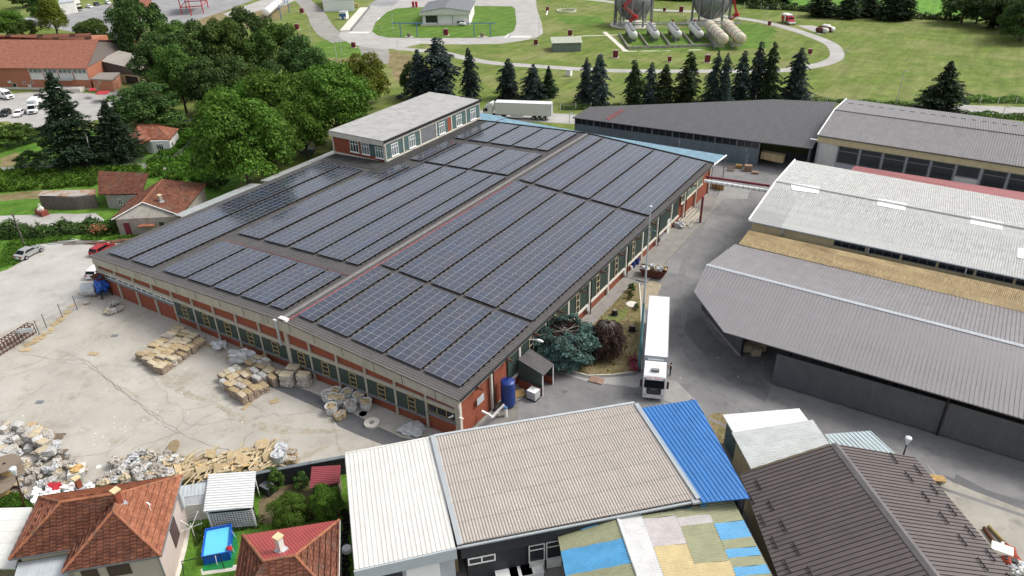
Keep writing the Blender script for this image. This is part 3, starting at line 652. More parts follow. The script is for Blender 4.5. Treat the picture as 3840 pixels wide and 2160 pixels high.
# ================= blue canopy along the back =================
can=thing('blue_canopy','long light blue corrugated canopy along the back wall of the solar roof','canopy',(-28,82,0))
BC=corr('blue_corrugated',(.12,.23,.30),(.36,.46,.5),.75,.5,.4,sc=(1.6,.4),var=.25)
mb=MB()
ribbed(mb,[(.0,77.9+.4,4.95),(-.1,87,4.25),(-25,87,4.25),(-25,78.3,4.95)],(0,-1,.08),.42,.07,'wave',th=.05)
ribbed(mb,[(-25.1,78.3,4.95),(-25.1,86.9,4.25),(-50,88,4.25),(-50,78.3,4.95)],(0,-1,.08),.42,.07,'wave',th=.05)
ribbed(mb,[(-50.1,79.5,5.15),(-50.1,88.2,4.35),(-66,89.5,4.3),(-66,79.5,5.15)],(0,-1,.08),.42,.07,'wave',th=.05)
mb.build('roof',BC,can)
for y in (79.3,82,86.9):
    if y!=82: MB().tube((-.15,y,0),(-.15,y,4.9 if y<80 else 4.2),.09).build('post',MGR,can)
for x in range(-60,-2,8): MB().tube((x,86.6,0),(x,86.6,4.15),.09).build('post',MGR,can)
MB().path([(.02,77.9,4.97),(-.08,87.1,4.27)],.14).build('edge_tube',WHT,can)
MB().box(-.3,77.9,0,0,78.3,5).build('yellow_post',YEL,can)
# pipe bridge
pb=thing('pipe_bridge','white pipe on a dark red girder bridging the alley between the halls','pipe bridge',(1,73,0))
A,B=g(1775,447,4.6),g(1936,470,4.6)
A2=g(1772,455,4.5);B2=g(1932,480,4.5)
m1=MB().box(-.0,-.12,0,(B-A).length,.12,.35,T=Matrix.Translation(A)@(B-A).to_track_quat('X','Z').to_matrix().to_4x4()); m1.build('girder',DRED,pb)
m1=MB().tube(A2,B2,.3); m1.build('pipe',WHT,pb)
for i in range(12):
    p=A2.lerp(B2,(i+.5)/12); MB().tube(p-V((.05,0,0)),p+V((.05,0,0)),.34,n=10).build('pipe_clamp',LGR,pb)
pq=g(1761,562); MB().box(pq.x-.15,pq.y-.15,0,pq.x+.15,pq.y+.15,4.8).build('post',DRED,pb)
# ================= halls on the right =================
def ray(x,y): return Fw+Rv*((x*KX-1920)/FOC)-Uv*((y*KX-1080)/FOC)
def plane(a,b,c):
    a,b,c=V(a),V(b),V(c); n=(b-a).cross(c-a).normalized(); return a,n
def gp(x,y,pl,off=0):
    d=ray(x,y); o=pl[0]+pl[1]*(off if pl[1].z>0 else -off); return CP+d*((o-CP).dot(pl[1])/d.dot(pl[1]))
def ex(a,b,t): return a+(b-a)*t
def C(ox,oy,x,y): return (ox*.670833+x/3.,oy*.670833+y/3.)
def down(p,z=0.): return (p.x,p.y,z)
DARKROOF=corr('dark_warehouse_sheet',(.066,.063,.065),(.10,.095,.095),.6,.5,.4,seams=1.1)
GREYROOF=corr('grey_hall_sheet',(.205,.195,.20),(.15,.14,.145),.5,.45,.45,seams=5.5)
GREYROOF2=corr('brownish_hall_sheet',(.19,.18,.182),(.13,.12,.12),.6,.5,.4,seams=4.2)
WROOF=corr('white_fibre_cement',(.47,.47,.455),(.27,.275,.25),.8,.85,.2,seams=2.4,sc=(1.6,.2),var=.12,thr=(.42,.68))
YROOF=corr('yellowed_plastic_sheet',(.37,.28,.14),(.12,.075,.035),.9,.6,.3,sc=(1.8,.3),var=.3,thr=(.42,.66))
CLAD=corr('dark_cladding',(.105,.112,.118),(.075,.08,.085),.5,.5,.4)
# --- G1 front grey hall
g1=thing('grey_storage_hall','big grey ribbed gabled hall with clipped corner and open bay beside the parked lorry','hall',(30,37,0))
ea,eb=g(1821,835,5.4),g(2576,1054,5.4); ra,rb=g(1778,666,7.2),g(2576,871,7.2); ta,tb=g(1848,615,5.6),g(2576,785,5.6)
eb,rb,tb=ex(ea,eb,1.7),ex(ra,rb,1.55),ex(ta,tb,1.55); P1=gp(1745,733,plane(ea,eb,ra))
m=MB(); ribbed(m,[ra,P1,ea,eb,rb],ea-V((ea.x,37,5.4+1.8)),.42,.07,th=.15); ribbed(m,[ra,rb,tb,ta],ta-ra,.42,.07,th=.15); m.build('roof',GREYROOF,g1)
m=MB(); u=(rb-ra).normalized(); m.add([ra+V((0,-.3,.02)),rb+V((0,-.3,.02)),rb+V((0,0,.12)),ra+V((0,0,.12)),ra+V((0,.3,.02)),rb+V((0,.3,.02))],[(0,1,2,3),(3,2,5,4)]); m.build('ridge_cap',LGR,g1)
w0,w1,w2=g(1763,781),g(1861,896),g(1940,967); w3=g(2576,1166); w3=ex(w2,w3,1.6); bk=ta-V((-.6,.6,0)); bke=tb-V((0,.6,0))
def sheetwall(par,a,b,z0,z1,mt,pitch=.3,name='wall',thick=.12):
    m=MB(); out=V((b[1]-a[1],a[0]-b[0],0)); T=WF(a,b,out if out.dot(CP-V((a[0],a[1],0)))>0 else -out); l=math.hypot(b[0]-a[0],b[1]-a[1])
    m.box(0,-thick,z0,l,-.005,z1,T=T); ribbed(m,[T@V((0,0,z0)),T@V((l,0,z0)),T@V((l,0,z1)),T@V((0,0,z1))],(0,0,1),pitch,.035,slab=False); return m.build(name,mt,par)
sheetwall(g1,w0,w1,.25,4.3,CLAD); kb_=MB(); T=WF(w0,w1,(-1,-1)); kb_.box(0,-.15,0,(w1-w0).length,.15,.25,T=T); T=WF(w1,w3,(0,-1)); kb_.box((w2-w1).length,-.15,0,(w3-w1).length,.12,.22,T=T); kb_.build('plinth',mat('worn_concrete',(0,0,0)),g1)
sheetwall(g1,w2,g(2355,1094),.22,4.25,CLAD,name='wall'); sheetwall(g1,g(2358,1095),w3,.22,4.25,CLAD,name='wall')
sheetwall(g1,(bk.x,bk.y),(bke.x,bke.y),0,5.5,CLAD); 
m=MB(); m.box(w0.x,w0.y,0,w0.x+.12,bk.y,5.4); m.build('wall',CLAD,g1)
T=WF(w1,w3,(0,-1)); ll=(w3-w1).length
b_=MB(); 
for k in range(9): MB().box(k*5.6,-.35,0,k*5.6+.2,-.14,5.1,T=T).build('column',BLK,g1)
pass; wbox(g1,'eave_beam',T,-1,-.3,5.0,ll,-.15,5.2,BLK)
wbox(g1,'bay_shade_panel',T,3,-9.0,0,ll,-8.8,5.2,BLK)  # black panel added so the open bay looks dark inside
d=g(2356,1095); MB().tube(d+V((0,-.1,.1)),d+V((0,-.1,5.1)),.1).build('downpipe',BLK,g1)
# --- G2 white fibre cement hall
g2=thing('white_roofed_hall','large hall with weathered white corrugated roof and bright repair strips along its ridge','hall',(30,66,0))
ea,eb=g(1884,554,7.5),g(2576,700,7.5); ra,rb=g(1952,457,9.1),g(2576,576,9.1); ta,tb=g(2000,403,7.4),g(2576,505,7.4)
eb,rb,tb=[ex(a,b,1.5) for a,b in ((ea,eb),(ra,rb),(ta,tb))]
pf=plane(ea,eb,ra); pk=plane(ra,rb,ta)
m=MB(); ribbed(m,[ra,ea,eb,rb],ea-ra,.29,.055,'wave',th=.1); ribbed(m,[ra,rb,tb,ta],ta-ra,.29,.055,'wave',th=.1); m.build('roof',WROOF,g2)
m=MB(); m.tube(ra+V((0,0,.1)),rb+V((0,0,.1)),.16,n=8); m.build('ridge_cap',OFFW,g2)
m=MB(); m.path([ea+V((-.05,0,.1)),ra+V((-.05,0,.1)),ta+V((-.05,0,.1))],.13); m.build('verge_trim',WHT,g2)
for q in ([(1988,460),(2062,470),(2060,487),(1992,478)],[(2210,499),(2282,512),(2276,530),(2205,516)],[(2443,543),(2525,560),(2522,578),(2440,562)]):
    m=MB(); ribbed(m,[gp(x,y,pf,.085) for x,y in q],ea-ra,.29,.015,'wave',slab=False); m.build('repair_sheet',WHT,g2)
m=MB(); ribbed(m,[gp(x,y,pf,.07) for x,y in [(2561,623),(2700,650),(2700,675),(2558,648)]],ea-ra,.29,.05,'wave',slab=False); m.build('repair_sheet',WHT,g2)
WY=ea.y+.5; T=WF((ea.x+.5,WY),(eb.x,eb.y+.5),(0,-1)); ll=eb.x-ea.x-.5
wbox(g2,'wall',T,0,-.2,0,ll,0,7.35,CRM); MB().box(ea.x+.4,WY,0,ea.x+.6,ta.y-.4,7.3).build('wall',CRM,g2)
MB().tube(ea+V((0,-.1,-.08)),eb+V((0,-.1,-.08)),.12,n=8).build('gutter',LGR,g2)
u=11.2
while u<ll-5: window(g2,T,u,u+4.0,6.25,7.15,MGR,GLS,nm=4,nh=1,v=.02,fw=.06); u+=4.25
for u in (4.3,15.6,27,38): wbox(g2,'bracket',T,u,.02,6.2,u+.14,.8,6.35,RST); wbox(g2,'post',T,u,.6,6.3,u+.14,.74,7.3,LGR)
m=MB(); l0=g(1884,579,6.6); l1=g(2576,731,6.6); l1=ex(l0,l1,1.5); lb0=V((l0.x-.4,ta.y*0+48.0,5.72)); lb1=V((l1.x,l1.y-4.2,5.72))
ribbed(m,[lb0,lb1,l1,l0],l0-lb0,.2,.05,'wave',th=.06); m.build('lean_to_roof',YROOF,g2)
# --- G3 far grey hall
g3=thing('far_grey_hall','grey corrugated gabled hall with cream fascia and tall dark windows at the top right','hall',(30,111,0))
ea,eb=g(2057,340,7.2),g(2576,420,7.2); ra,rb=g(2099,277,9.0),g(2576,342,9.0); ta,tb=g(2130,249,7.2),g(2576,307,7.2)
eb,rb,tb=[ex(a,b,1.5) for a,b in ((ea,eb),(ra,rb),(ta,tb))]; pk=plane(ra,rb,ta)
m=MB(); ribbed(m,[ra,ea,eb,rb],ea-ra,.42,.07,th=.12); ribbed(m,[ra,rb,tb,ta],ta-ra,.42,.07,th=.12); m.build('roof',GREYROOF2,g3)
m=MB(); m.path([ea+V((-.05,0,.1)),ra+V((-.05,0,.1)),ta+V((-.05,0,.1))],.12); m.build('verge_trim',WHT,g3)
m=MB(); m.tube(ra+V((0,0,.08)),rb+V((0,0,.08)),.1,n=6); m.build('ridge_cap',MGR,g3)
for i in range(17):
    x0,y0=C(2880,0,605+i*77.5,777+i*10.5); a=gp(x0,y0,pk,.09); b=gp(x0+13,y0+1.6,pk,.09); MB().tube(a,b,.06,n=5).build('snow_guard',MGR,g3)
T=WF((ea.x+.3,ea.y+.6),(eb.x,eb.y+.6),(0,-1)); ll=eb.x-ea.x-.3
wbox(g3,'wall',T,0,-.2,0,ll,0,7.0,LGR); MB().box(ea.x+.2,ea.y+.6,0,ea.x+.4,ta.y-.5,7.).build('wall',LGR,g3)
wbox(g3,'fascia',T,-.3,.02,5.75,ll,.25,7.0,CRM); wbox(g3,'eave_gutter',T,-.3,.27,6.98,ll,.5,7.13,BLK)
wbox(g3,'white_panel',T,.3,.02,0,3.5,.06,5.7,OFFW)
u=3.75;k=0
while u<ll-4:
    if k==5: window(g3,T,u,u+3.6,3.6,5.7,MGR,GLS,nm=1,v=.02,fw=.16); wbox(g3,'door',T,u+.1,.02,0.4,u+3.5,.08,3.5,OFFW)
    else: window(g3,T,u,u+3.7,2.4,5.7,MGR,GLS,nm=1,nh=1,v=.02,fw=.16)
    u+=3.95;k+=1
lm=MB().tube(C(0,0,0,0)+(0,) if 0 else g(2056,352,6.7),g(2038,349,6.9),.12,n=6); lm.build('lamp_arm',WHT,g3)
rcn=thing('red_canopy','narrow red corrugated canopy in the alley in front of the far grey hall','canopy',(34,90,0))
m=MB(); a,b,c,d=g(2150,417,4.8),g(2640,494,4.8),g(2640,517,4.3),g(2140,428,4.3); ribbed(m,[a,b,c,d],d-a,.4,.05,th=.08); m.build('roof',corr('red_sheet',(.33,.12,.12),(.3,.1,.1)),rcn)
for t in (.02,.25,.5,.75,.98): p=ex(d,c,t); MB().tube((p.x,p.y+.2,0),(p.x,p.y+.2,4.2),.07).build('post',MGR,rcn)
# --- dark warehouse
dw=thing('dark_warehouse','low dark grey warehouse with blue-grey panel wall and an open bay of cardboard','warehouse',(-12,104,0))
A,B,Cc=g(1440,296,5.0),g(1913,359,5.0),g(1855,254,6.9); pl=plane(A,B,Cc)
rp=[gp(x,y,pl) for x,y in [(1440,296),(1913,358),(2043,374),(2106,257),(1945,250),(1855,254),(1482,269)]]
m=MB(); ribbed(m,rp,V((-.1,1,.05)),.5,.05,th=.15); m.build('roof',DARKROOF,dw)
m=MB(); m.add([gp(x,y,pl,.075) for x,y in [(1523,298),(1532,303),(1574,276),(1564,274)]],[(0,1,2,3)]); m.build('red_repair_strip',mat('faded_red',(.17,.06,.06),.7,.2,var=.3,s=3),dw)
a=V((A.x+.4,A.y+.5,0)); b=V((B.x-.2,B.y+.5,0)); T=WF(a,b,(0,-1)); ll=(b-a).length
BPAN=mat('blue_grey_panel',(.13,.17,.19),.6,.35,var=.12,s=1,c2=(.36,.4,.42),thr=(.6,.72),s2=.8,sx=(1,1,.2))
wbox(dw,'wall',T,0,-.15,0,ll,0,3.5,BPAN)
k=0; st=ll/9
for k in range(9): window(dw,T,k*st+.06,(k+1)*st-.06,3.52,4.85,MGR,GLS,nm=3,v=-.1,fw=.07)
for k in range(10): wbox(dw,'column',T,max(0,k*st-.1),-.12,0,k*st+.1,.03,4.95,MGR)
c=down(rp[2]); a2=V((rp[2].x-.5,rp[2].y+.5,0)); d2=rp[3]; e2=rp[4]; f2=rp[6]
for p,q in ((a2,V((d2.x-.5,d2.y-1,0))),(V((d2.x-.5,d2.y-1,0)),V((e2.x,e2.y-.8,0))),(V((e2.x,e2.y-.8,0)),V((f2.x+.4,f2.y-.4,0))),(V((f2.x+.4,f2.y-.4,0)),a)):
    T2=WF(p,q,(0,1)); m=MB(); m.box(0,-.1,0,(q-p).length,.1,4.9,T=T2); m.build('wall',CLAD,dw)
# ================= workshops at the bottom =================
CREAM=corr('cream_sheet',(.61,.6,.56),(.45,.42,.34),.6,.5,.4,sc=(1.2,.2),var=.05)
BEIGE=corr('beige_corrugated',(.405,.365,.325),(.31,.275,.245),.5,.6,.3,seams=2.15,sc=(2,.2),var=.06)
BLUER=corr('blue_sheet',(.035,.16,.42),(.08,.22,.42),.5,.45,.4,sc=(1.4,.2))
ws=thing('cream_roofed_workshop','workshop under a cream white ribbed roof with pale front fascia','workshop',(4,-14,0))
q=[g(867,1143,5.5),g(1087,1101,5.5),g(1146,1377,4.9),g(891,1434,4.9)]
m=MB(); ribbed(m,q,q[3]-q[0],.38,.045,th=.12); m.build('roof',CREAM,ws)
q2=[down(p) for p in q]; m=MB(); cx=sum(p.x for p in q)/4; cy=sum(p.y for p in q)/4
m.prism([(cx+(p.x-cx)*.965,cy+(p.y-cy)*.965) for p in q],0,4.7); m.build('wall',LGR,ws)
PALEB=mat('pale_blue_metal',(.34,.37,.38),.5,.4,var=.06)
T=WF(q[3],q[2],(1,-1)); l=(q[2]-q[3]).length; wbox(ws,'fascia',T,-.05,-.02,3.7,l+.05,.12,4.84,mat('pale_blue_fascia',(.42,.47,.49),.5,.4,var=.05))
wbox(ws,'dark_doorway',T,.6,-.22,0,3.6,-.14,3.5,DGR); wbox(ws,'white_door',T,3.9,-.24,0,6.6,-.12,3.5,WHT)
MB().tube(q[0]+V((0,.1,.02)),q[1]+V((0,.1,.02)),.1).build('gutter',OFFW,ws)
be=thing('beige_roofed_workshop','long workshop under a beige corrugated roof framed by pale metal gutters','workshop',(14,-4,0))
q=[g(1092,1100,5.6),g(1597,1016,5.6),g(1752,1254,4.9),g(1158,1369,4.9)]
m=MB(); ribbed(m,q,q[3]-q[0],.26,.075,'wave',th=.12); m.build('roof',BEIGE,be)
cx=sum(p.x for p in q)/4; cy=sum(p.y for p in q)/4; m=MB(); m.prism([(cx+(p.x-cx)*.95,cy+(p.y-cy)*.95) for p in q],0,4.7); m.build('wall',DGR,be)
T=WF(q[3],q[2],(1,-1)); l=(q[2]-q[3]).length
wbox(be,'fascia',T,0,.02,3.3,l-.4,.12,4.74,DGR); wbox(be,'gutter',T,-.3,.12,4.7,l+.3,.3,4.84,PALEB)
def band(par,name,a,b,wd,z,mt,h=.12):
    T=WF(a,b,(1,0)); m=MB(); l=(V((b.x,b.y,0))-V((a.x,a.y,0))).length; zz=[a.z+z,b.z+z]
    vs=[]
    for u,zc in ((0,zz[0]),(l,zz[1])):
        for v_,dz in ((-wd/2,0),(wd/2,0),(wd/2,h),(-wd/2,h)): vs.append(T@V((u,v_,zc+dz)))
    m.add(vs,[(0,4,5,1),(1,5,6,2),(2,6,7,3),(3,7,4,0),(0,1,2,3),(7,6,5,4)]); return m.build(name,mt,par)
band(be,'valley_gutter',g(1088,1098,5.6),g(1157,1373,4.9),.42,.06,PALEB); band(be,'valley_gutter',g(1600,1018,5.6),g(1757,1257,4.9),.42,.06,PALEB); band(be,'eave_trim',q[0]+V((-.1,.1,0)),q[1]+V((-.1,.1,0)),.25,.02,LGR,.1)
wbox(be,'eave_gutter',T,l-.5,-.1,4.72,l+1.4,.45,4.92,PALEB)
window(be,T,.5,2.8,2.3,3.1,WHT,GLS,nm=2,v=.02,fw=.12)
for i,u in enumerate((5.6,7.1,8.6)): window(be,T,u,u+1.4,1.15,3.2,OFFW,GLS,nm=1,nh=1,v=.02,fw=.1); wbox(be,'door_panel',T,u+.05,.03,.05,u+1.35,.09,1.1,OFFW)
bl=thing('blue_roofed_canopy','bright blue ribbed metal roof beside the beige workshop','canopy',(22,4,0))
q=[g(1607,1027,5.7),g(1751,1005,5.7),g(1886,1253,5.0),g(1768,1264,5.0)]
m=MB(); ribbed(m,q,q[3]-q[0],.4,.06,'seam',th=.1); m.build('roof',BLUER,bl)
for p in (q[1],q[2],ex(q[1],q[2],.5)): MB().tube((p.x-.4,p.y-.1,0),(p.x-.4,p.y-.1,p.z-.1),.1).build('post',DGR,bl)
sheetwall(bl,(q[1].x-.5,q[1].y-.2),(q[2].x-.5,q[2].y-.2),0,4.6,CLAD)
# patchwork roof
pt=thing('patchwork_roofed_shed','shed roofed with a patchwork of olive, blue, yellow and grey corrugated sheets','shed',(24,-6,0))
OLV=corr('olive_sheet',(.28,.285,.175),(.2,.19,.12),.6,.6,.3,sc=(1.5,.3)); SKY=corr('azure_sheet',(.08,.30,.52),(.16,.36,.5),.4,.5,.4,var=.15); YSH=corr('yellow_sheet',(.5,.41,.22),(.35,.27,.13),.6,.6,.3); LIL=corr('grey_lilac_sheet',(.45,.42,.41),(.33,.3,.29),.5,.6,.3); WSH=corr('pale_grey_sheet',(.55,.55,.54),(.38,.38,.37),.5,.6,.3)
c=lambda x,y:C(1920,1440,x,y)
R1,R2=g(*c(785,985),4.5),g(*c(945,1449),4.5); R3=ex(R1,R2,1.6)
E1=g(*c(1660,858),3.7); plr=plane(R1,R2,E1); pll=plane(R1,R2,g(*c(340,1120),3.7))
rd=E1-R1; rd2=g(*c(340,1120),3.7)-R1
def patch(cs,mt,pl_,r_): m=MB(); ribbed(m,[gp(*c(*p),pl_) for p in cs],r_,.24,.07,'wave',slab=False); m.build('roof_sheet',mt,pt)
def ln(a,b,y): t=(y-a[1])/(b[1]-a[1]); return a[0]+(b[0]-a[0])*t
cols=[((785,985),(945,1449)),((970,965),(1145,1449)),((1215,930),(1410,1449)),((1455,892),(1690,1449)),((1660,858),(1962,1449))]
def cell(i,ya,yb,mt,dy=-26):
    (a,b),(c_,d_)=cols[i],cols[i+1]; y1a=ya+dy;y1b=yb+dy
    patch([(ln(a,b,ya),ya),(ln(c_,d_,y1a),y1a),(ln(c_,d_,y1b),y1b),(ln(a,b,yb),yb)],mt,plr,rd)
cell(0,988,1900,WSH)
for i,segs in ((1,((975,1020,OLV),(1020,1232,LIL),(1232,1900,YSH))),(2,((940,1010,OLV),(1010,1075,LIL),(1075,1360,OLV),(1360,1900,YSH))),(3,((897,1055,OLV),(1055,1180,SKY),(1180,1252,OLV),(1252,1318,SKY),(1318,1388,OLV),(1388,1455,SKY),(1455,1900,OLV)))):
    for ya,yb,mt_ in segs: cell(i,ya,yb,mt_)
for cs in ([(1228,922),(1350,912),(1352,942),(1232,948)],[(1415,905),(1465,898),(1475,930),(1425,938)]): m=MB(); ribbed(m,[gp(*c(*p),plr,.05) for p in cs],rd,.21,.05,'wave',slab=False); m.build('roof_sheet',SKY,pt)
def lft(ya,yb,mt_):
    a=((340,1120),(405,1449)); b=((775,985),(935,1449)); q_=lambda y,e:(ln(*e,y),y)
    patch([q_(ya,a),q_(yb,a),q_(yb-95,b),q_(ya-95,b)] if ya>1120 else [(340,1120),q_(yb,a),q_(yb-95,b),(775,985)],mt_,pll,rd2)
lft(1120,1262,OLV); lft(1262,1448,SKY); lft(1448,2000,OLV)
m=MB(); ribbed(m,[gp(*c(*p),pll,.05) for p in [(520,1085),(640,1045),(645,1065),(522,1105)]],rd2,.21,.05,'wave',slab=False); m.build('roof_sheet',SKY,pt)
m=MB(); m.tube(R1+V((0,0,.06)),R3+V((0,0,.06)),.13); m.build('ridge_cap',OFFW,pt)
qs=[gp(*c(340,1120),pll),gp(*c(500,1930),pll),gp(*c(2200,1930),plr),E1]
m=MB()
for a_,b_,cc_,dd_ in ((R1,R3,gp(*c(500,1930),pll),qs[0]),(R1,R3,gp(*c(2230,1930),plr),E1)):
    P=[a_,b_,cc_,dd_]; 
    m.add([p-V((0,0,.03)) for p in P]+[p-V((0,0,.12)) for p in P],[(0,1,2,3),(7,6,5,4),(0,4,5,1),(1,5,6,2),(2,6,7,3),(3,7,4,0)])
m.build('underside',WOOD2,pt)
for p in (qs[0],qs[1],E1,R1): MB().box(p.x-.1,p.y-.1,0,p.x+.1,p.y+.1,p.z-.2).build('post',WOOD2,pt)
sheetwall(pt,(E1.x-.3,E1.y-.3),(qs[2].x-.3,qs[2].y-.3),0,3.4,CLAD)
# brown standing seam building
br=thing('brown_standing_seam_building','large gabled building with dark brown standing seam roof and snow guards','hall',(38,2,0))
BRN=corr('brown_seam_sheet',(.10,.08,.074),(.065,.055,.053),.5,.42,.45,sc=(1.,.1)); SEAM=mat('seam_dark',(.022,.018,.018),.5,.4)
ra,rb=g(2099,1116,6.8),g(2355,1449,6.8); la,lb=g(1860,1193,4.4),g(1957,1449,4.4); qa,qb=g(2300,1149,4.4),g(2555,1449,4.4)
lb=gp(1957,1449,plane(ra,rb,la)); qb=gp(2555,1449,plane(ra,rb,qa)); rb,lb,qb=ex(ra,rb,1.7),ex(la,lb,2.1),ex(qa,qb,1.8)
def seamroof(P,rd,nm):
    m=MB(); ribbed(m,P,rd,.42,.002,'seam',th=.15); m.build('roof',BRN,br)
    # raised seams in one mesh
    m=MB(); P=[V(p) for p in P]; n=(P[1]-P[0]).cross(P[2]-P[1]).normalized(); n=n if n.z>0 else -n
    rd=V(rd); e2=(rd-n*rd.dot(n)).normalized(); e1=e2.cross(n); pp=[((p-P[0]).dot(e1),(p-P[0]).dot(e2)) for p in P]
    s=min(p[0] for p in pp)+.2
    while s<max(p[0] for p in pp)-.05:
        ts=[]
        for i in range(len(pp)):
            (a,ta_),(b,tb_)=pp[i],pp[(i+1)%len(pp)]
            if (a-s)*(b-s)<0: ts.append(ta_+(tb_-ta_)*(s-a)/(b-a))
        if len(ts)>=2:
            o_=P[0]+e1*s; lo,hi=min(ts)+.02,max(ts)-.02; x=e1*.022; z0=n*.004; z1=n*.05
            vs=[o_+e2*t+dx+dz for t in (lo,hi) for dx,dz in ((-x,z0),(x,z0),(x,z1),(-x,z1))]
            m.add(vs,[(0,4,5,1),(1,5,6,2),(2,6,7,3),(3,7,4,0),(0,1,2,3),(7,6,5,4)])
        s+=.42
    m.build('standing_seams',SEAM,br)
seamroof([ra,rb,lb,la],la-ra,0); seamroof([ra,qa,qb,rb],qa-ra,1)
m=MB(); e=.35
for P,sg in (((ra,rb),1),): m.add([ra+V((-.3,-.25,-.06)),rb+V((-.3,-.25,-.06)),rb+V((0,0,.12)),ra+V((0,0,.12)),ra+V((.3,.25,-.06)),rb+V((.3,.25,-.06))],[(0,1,2,3),(3,2,5,4)])
m.build('ridge_cap',mat('brown_cap',(.12,.11,.11),.45,.4),br)
plL=plane(ra,rb,la); plR=plane(ra,rb,qa)
SG=[(2880,plR,q) for q in ((925,520,980,595),(1105,610,1165,685),(1035,660,1100,738),(1225,752,1290,832),(1160,808,1225,890),(1355,905,1425,992),(1295,962,1365,1052),(1490,1068,1568,1157),(1435,1132,1508,1224),(1640,1240,1720,1337),(1582,1308,1662,1408),(1800,1425,1880,1520))]+\
   [(2880,plL,q) for q in ((0,870,42,948),(95,1022,145,1115),(25,1145,75,1240),(190,1193,243,1290),(122,1320,172,1422),(300,1375,350,1470))]+[(1920,plL,q) for q in ((1840,717,1883,795),(1785,825,1830,903),(1870,977,1912,1062))]
for ox,pl_,(a,b,c_,d_) in SG:
    P=gp(*C(ox,1440,a,b),pl_,.14); Q=gp(*C(ox,1440,c_,d_),pl_,.14); MB().tube(P,Q,.06,n=6).build('snow_guard',SEAM,br)
fp=[ex(la,ra,.12),ex(qa,ra,.12),ex(qb,rb,.12),ex(lb,rb,.12)]
m=MB(); m.prism([(p.x,p.y) for p in fp],0,4.2); 
m.add([down(fp[0]+(fp[3]-fp[0])*.01,4.2),down(fp[1]+(fp[2]-fp[1])*.01,4.2),(ra.x+(rb.x-ra.x)*.01,ra.y+(rb.y-ra.y)*.01,6.3)],[(0,1,2)]); m.build('wall',CRM,br)
# little sheds
for nm,lab,P,z,mt_,wm in (('tin_shed','small shed with plain white metal roof and dark green side','%',(3.6,3.6),WHT,GRN2),('tin_shed','small shed with patched silvery corrugated roof and tan wall','%',(3.9,3.7),None,CRM),('tin_shed','small shed with pale blue corrugated roof behind the brown building','%',(3.2,3.0),None,LGR)):
    D={'plain':[(1818,1044),(2010,1028),(2036,1062),(1846,1092)],'patch':[(1840,1089),(2044,1056),(2086,1117),(1889,1180)],'pale ':[(2074,1092),(2190,1084),(2256,1144),(2098,1132)]}
    k_=[x for x in D if x in lab][0]; q=[g(*p,zz) for p,zz in zip(D[k_],(z[0],z[0],z[1],z[1]))]
    if k_=='patch': mt_=corr('silver_corrugated',(.42,.44,.43),(.2,.24,.24),.6,.5,.4,sc=(1.5,.15))
    if k_=='pale ': mt_=corr('pale_blue_corrugated',(.4,.47,.48),(.3,.36,.38),.6,.5,.4)
    t=thing(nm,lab,'shed',(sum(p.x for p in q)/4,sum(p.y for p in q)/4,0)); m=MB()
    ribbed(m,q,(q[1]-q[0]) if k_=='patch' else (q[2]-q[1]),.3 if k_!='pale ' else .4,.07,'wave' if k_!='pale ' else 'trap',th=.06); m.build('roof',mt_,t)
    cx,cy=t.location[0],t.location[1]; m=MB(); m.prism([(cx+(p.x-cx)*.88,cy+(p.y-cy)*.88) for p in q],0,z[1]-.15); m.build('wall',wm,t)
# ================= houses =================
TILE=tilemat('red_clay_tiles',(.24,.095,.056),(.14,.055,.04),.28,.5,.8,moss=(.12,.095,.075))
TILELIT=tilemat('sunlit_clay_tiles',(.37,.15,.085),(.25,.095,.056),.28,.5,var=.3)  # brighter tile copy: sunlight on the back and right slopes put into the colour
TILEB=tilemat('orange_hall_tiles',(.36,.15,.10),(.28,.11,.07),.4,.45,var=.3)
TILED=tilemat('faded_tiles',(.3,.10,.06),(.36,.16,.1),.3,.4,moss=(.16,.13,.11))
RIDGE=mat('ridge_tiles',(.33,.13,.07),.85,.2,var=.4,s=3,c2=(.1,.085,.07),thr=(.5,.65),s2=1.5)
BEIW=mat('beige_render',(.5,.42,.38),.85,.2,var=.05)
def tiles(par,P,up,mt,name='roof',pitch=.5,th=.12):
    """tile courses run level: ribs perpendicular to the slope"""
    P=[V(p) for p in P]; n=V((0,0,0))
    for i in range(len(P)):
        a,b=P[i],P[(i+1)%len(P)]; n+=V(((a.y-b.y)*(a.z+b.z),(a.z-b.z)*(a.x+b.x),(a.x-b.x)*(a.y+b.y)))
    n.normalize(); n=n if n.z>0 else -n
    m=MB(); rd=V((0,0,1)).cross(n)      # level direction
    ribbed(m,P,rd,pitch,.11,'saw',th=th); return m.build(name,mt,par)
def ridges(par,segs,r=.13):
    for a,b in segs:
        MB().tube(a+V((0,0,.03)),b+V((0,0,.03)),r,n=8).build('ridge_tiles',RIDGE,par)
def chimney(par,x,y,z0,z1,mt=BRK,s=.22,flash=True):
    c_=MB().box(x-s,y-s,z0,x+s,y+s,z1); c=c_.build('chimney',mt,par)
    k=MB().box(x-s-.1,y-s-.1,z1,x+s+.1,y+s+.1,z1+.12).build('cap',CRM,c,world=False); 
    off=V(par['_o']); 
    for vv in k.data.vertices: vv.co-=off
    f=MB().box(x-s-.18,y-s-.18,z0-.2,x+s+.18,y+s+.18,z0+.35).build('flashing',LGR,par)
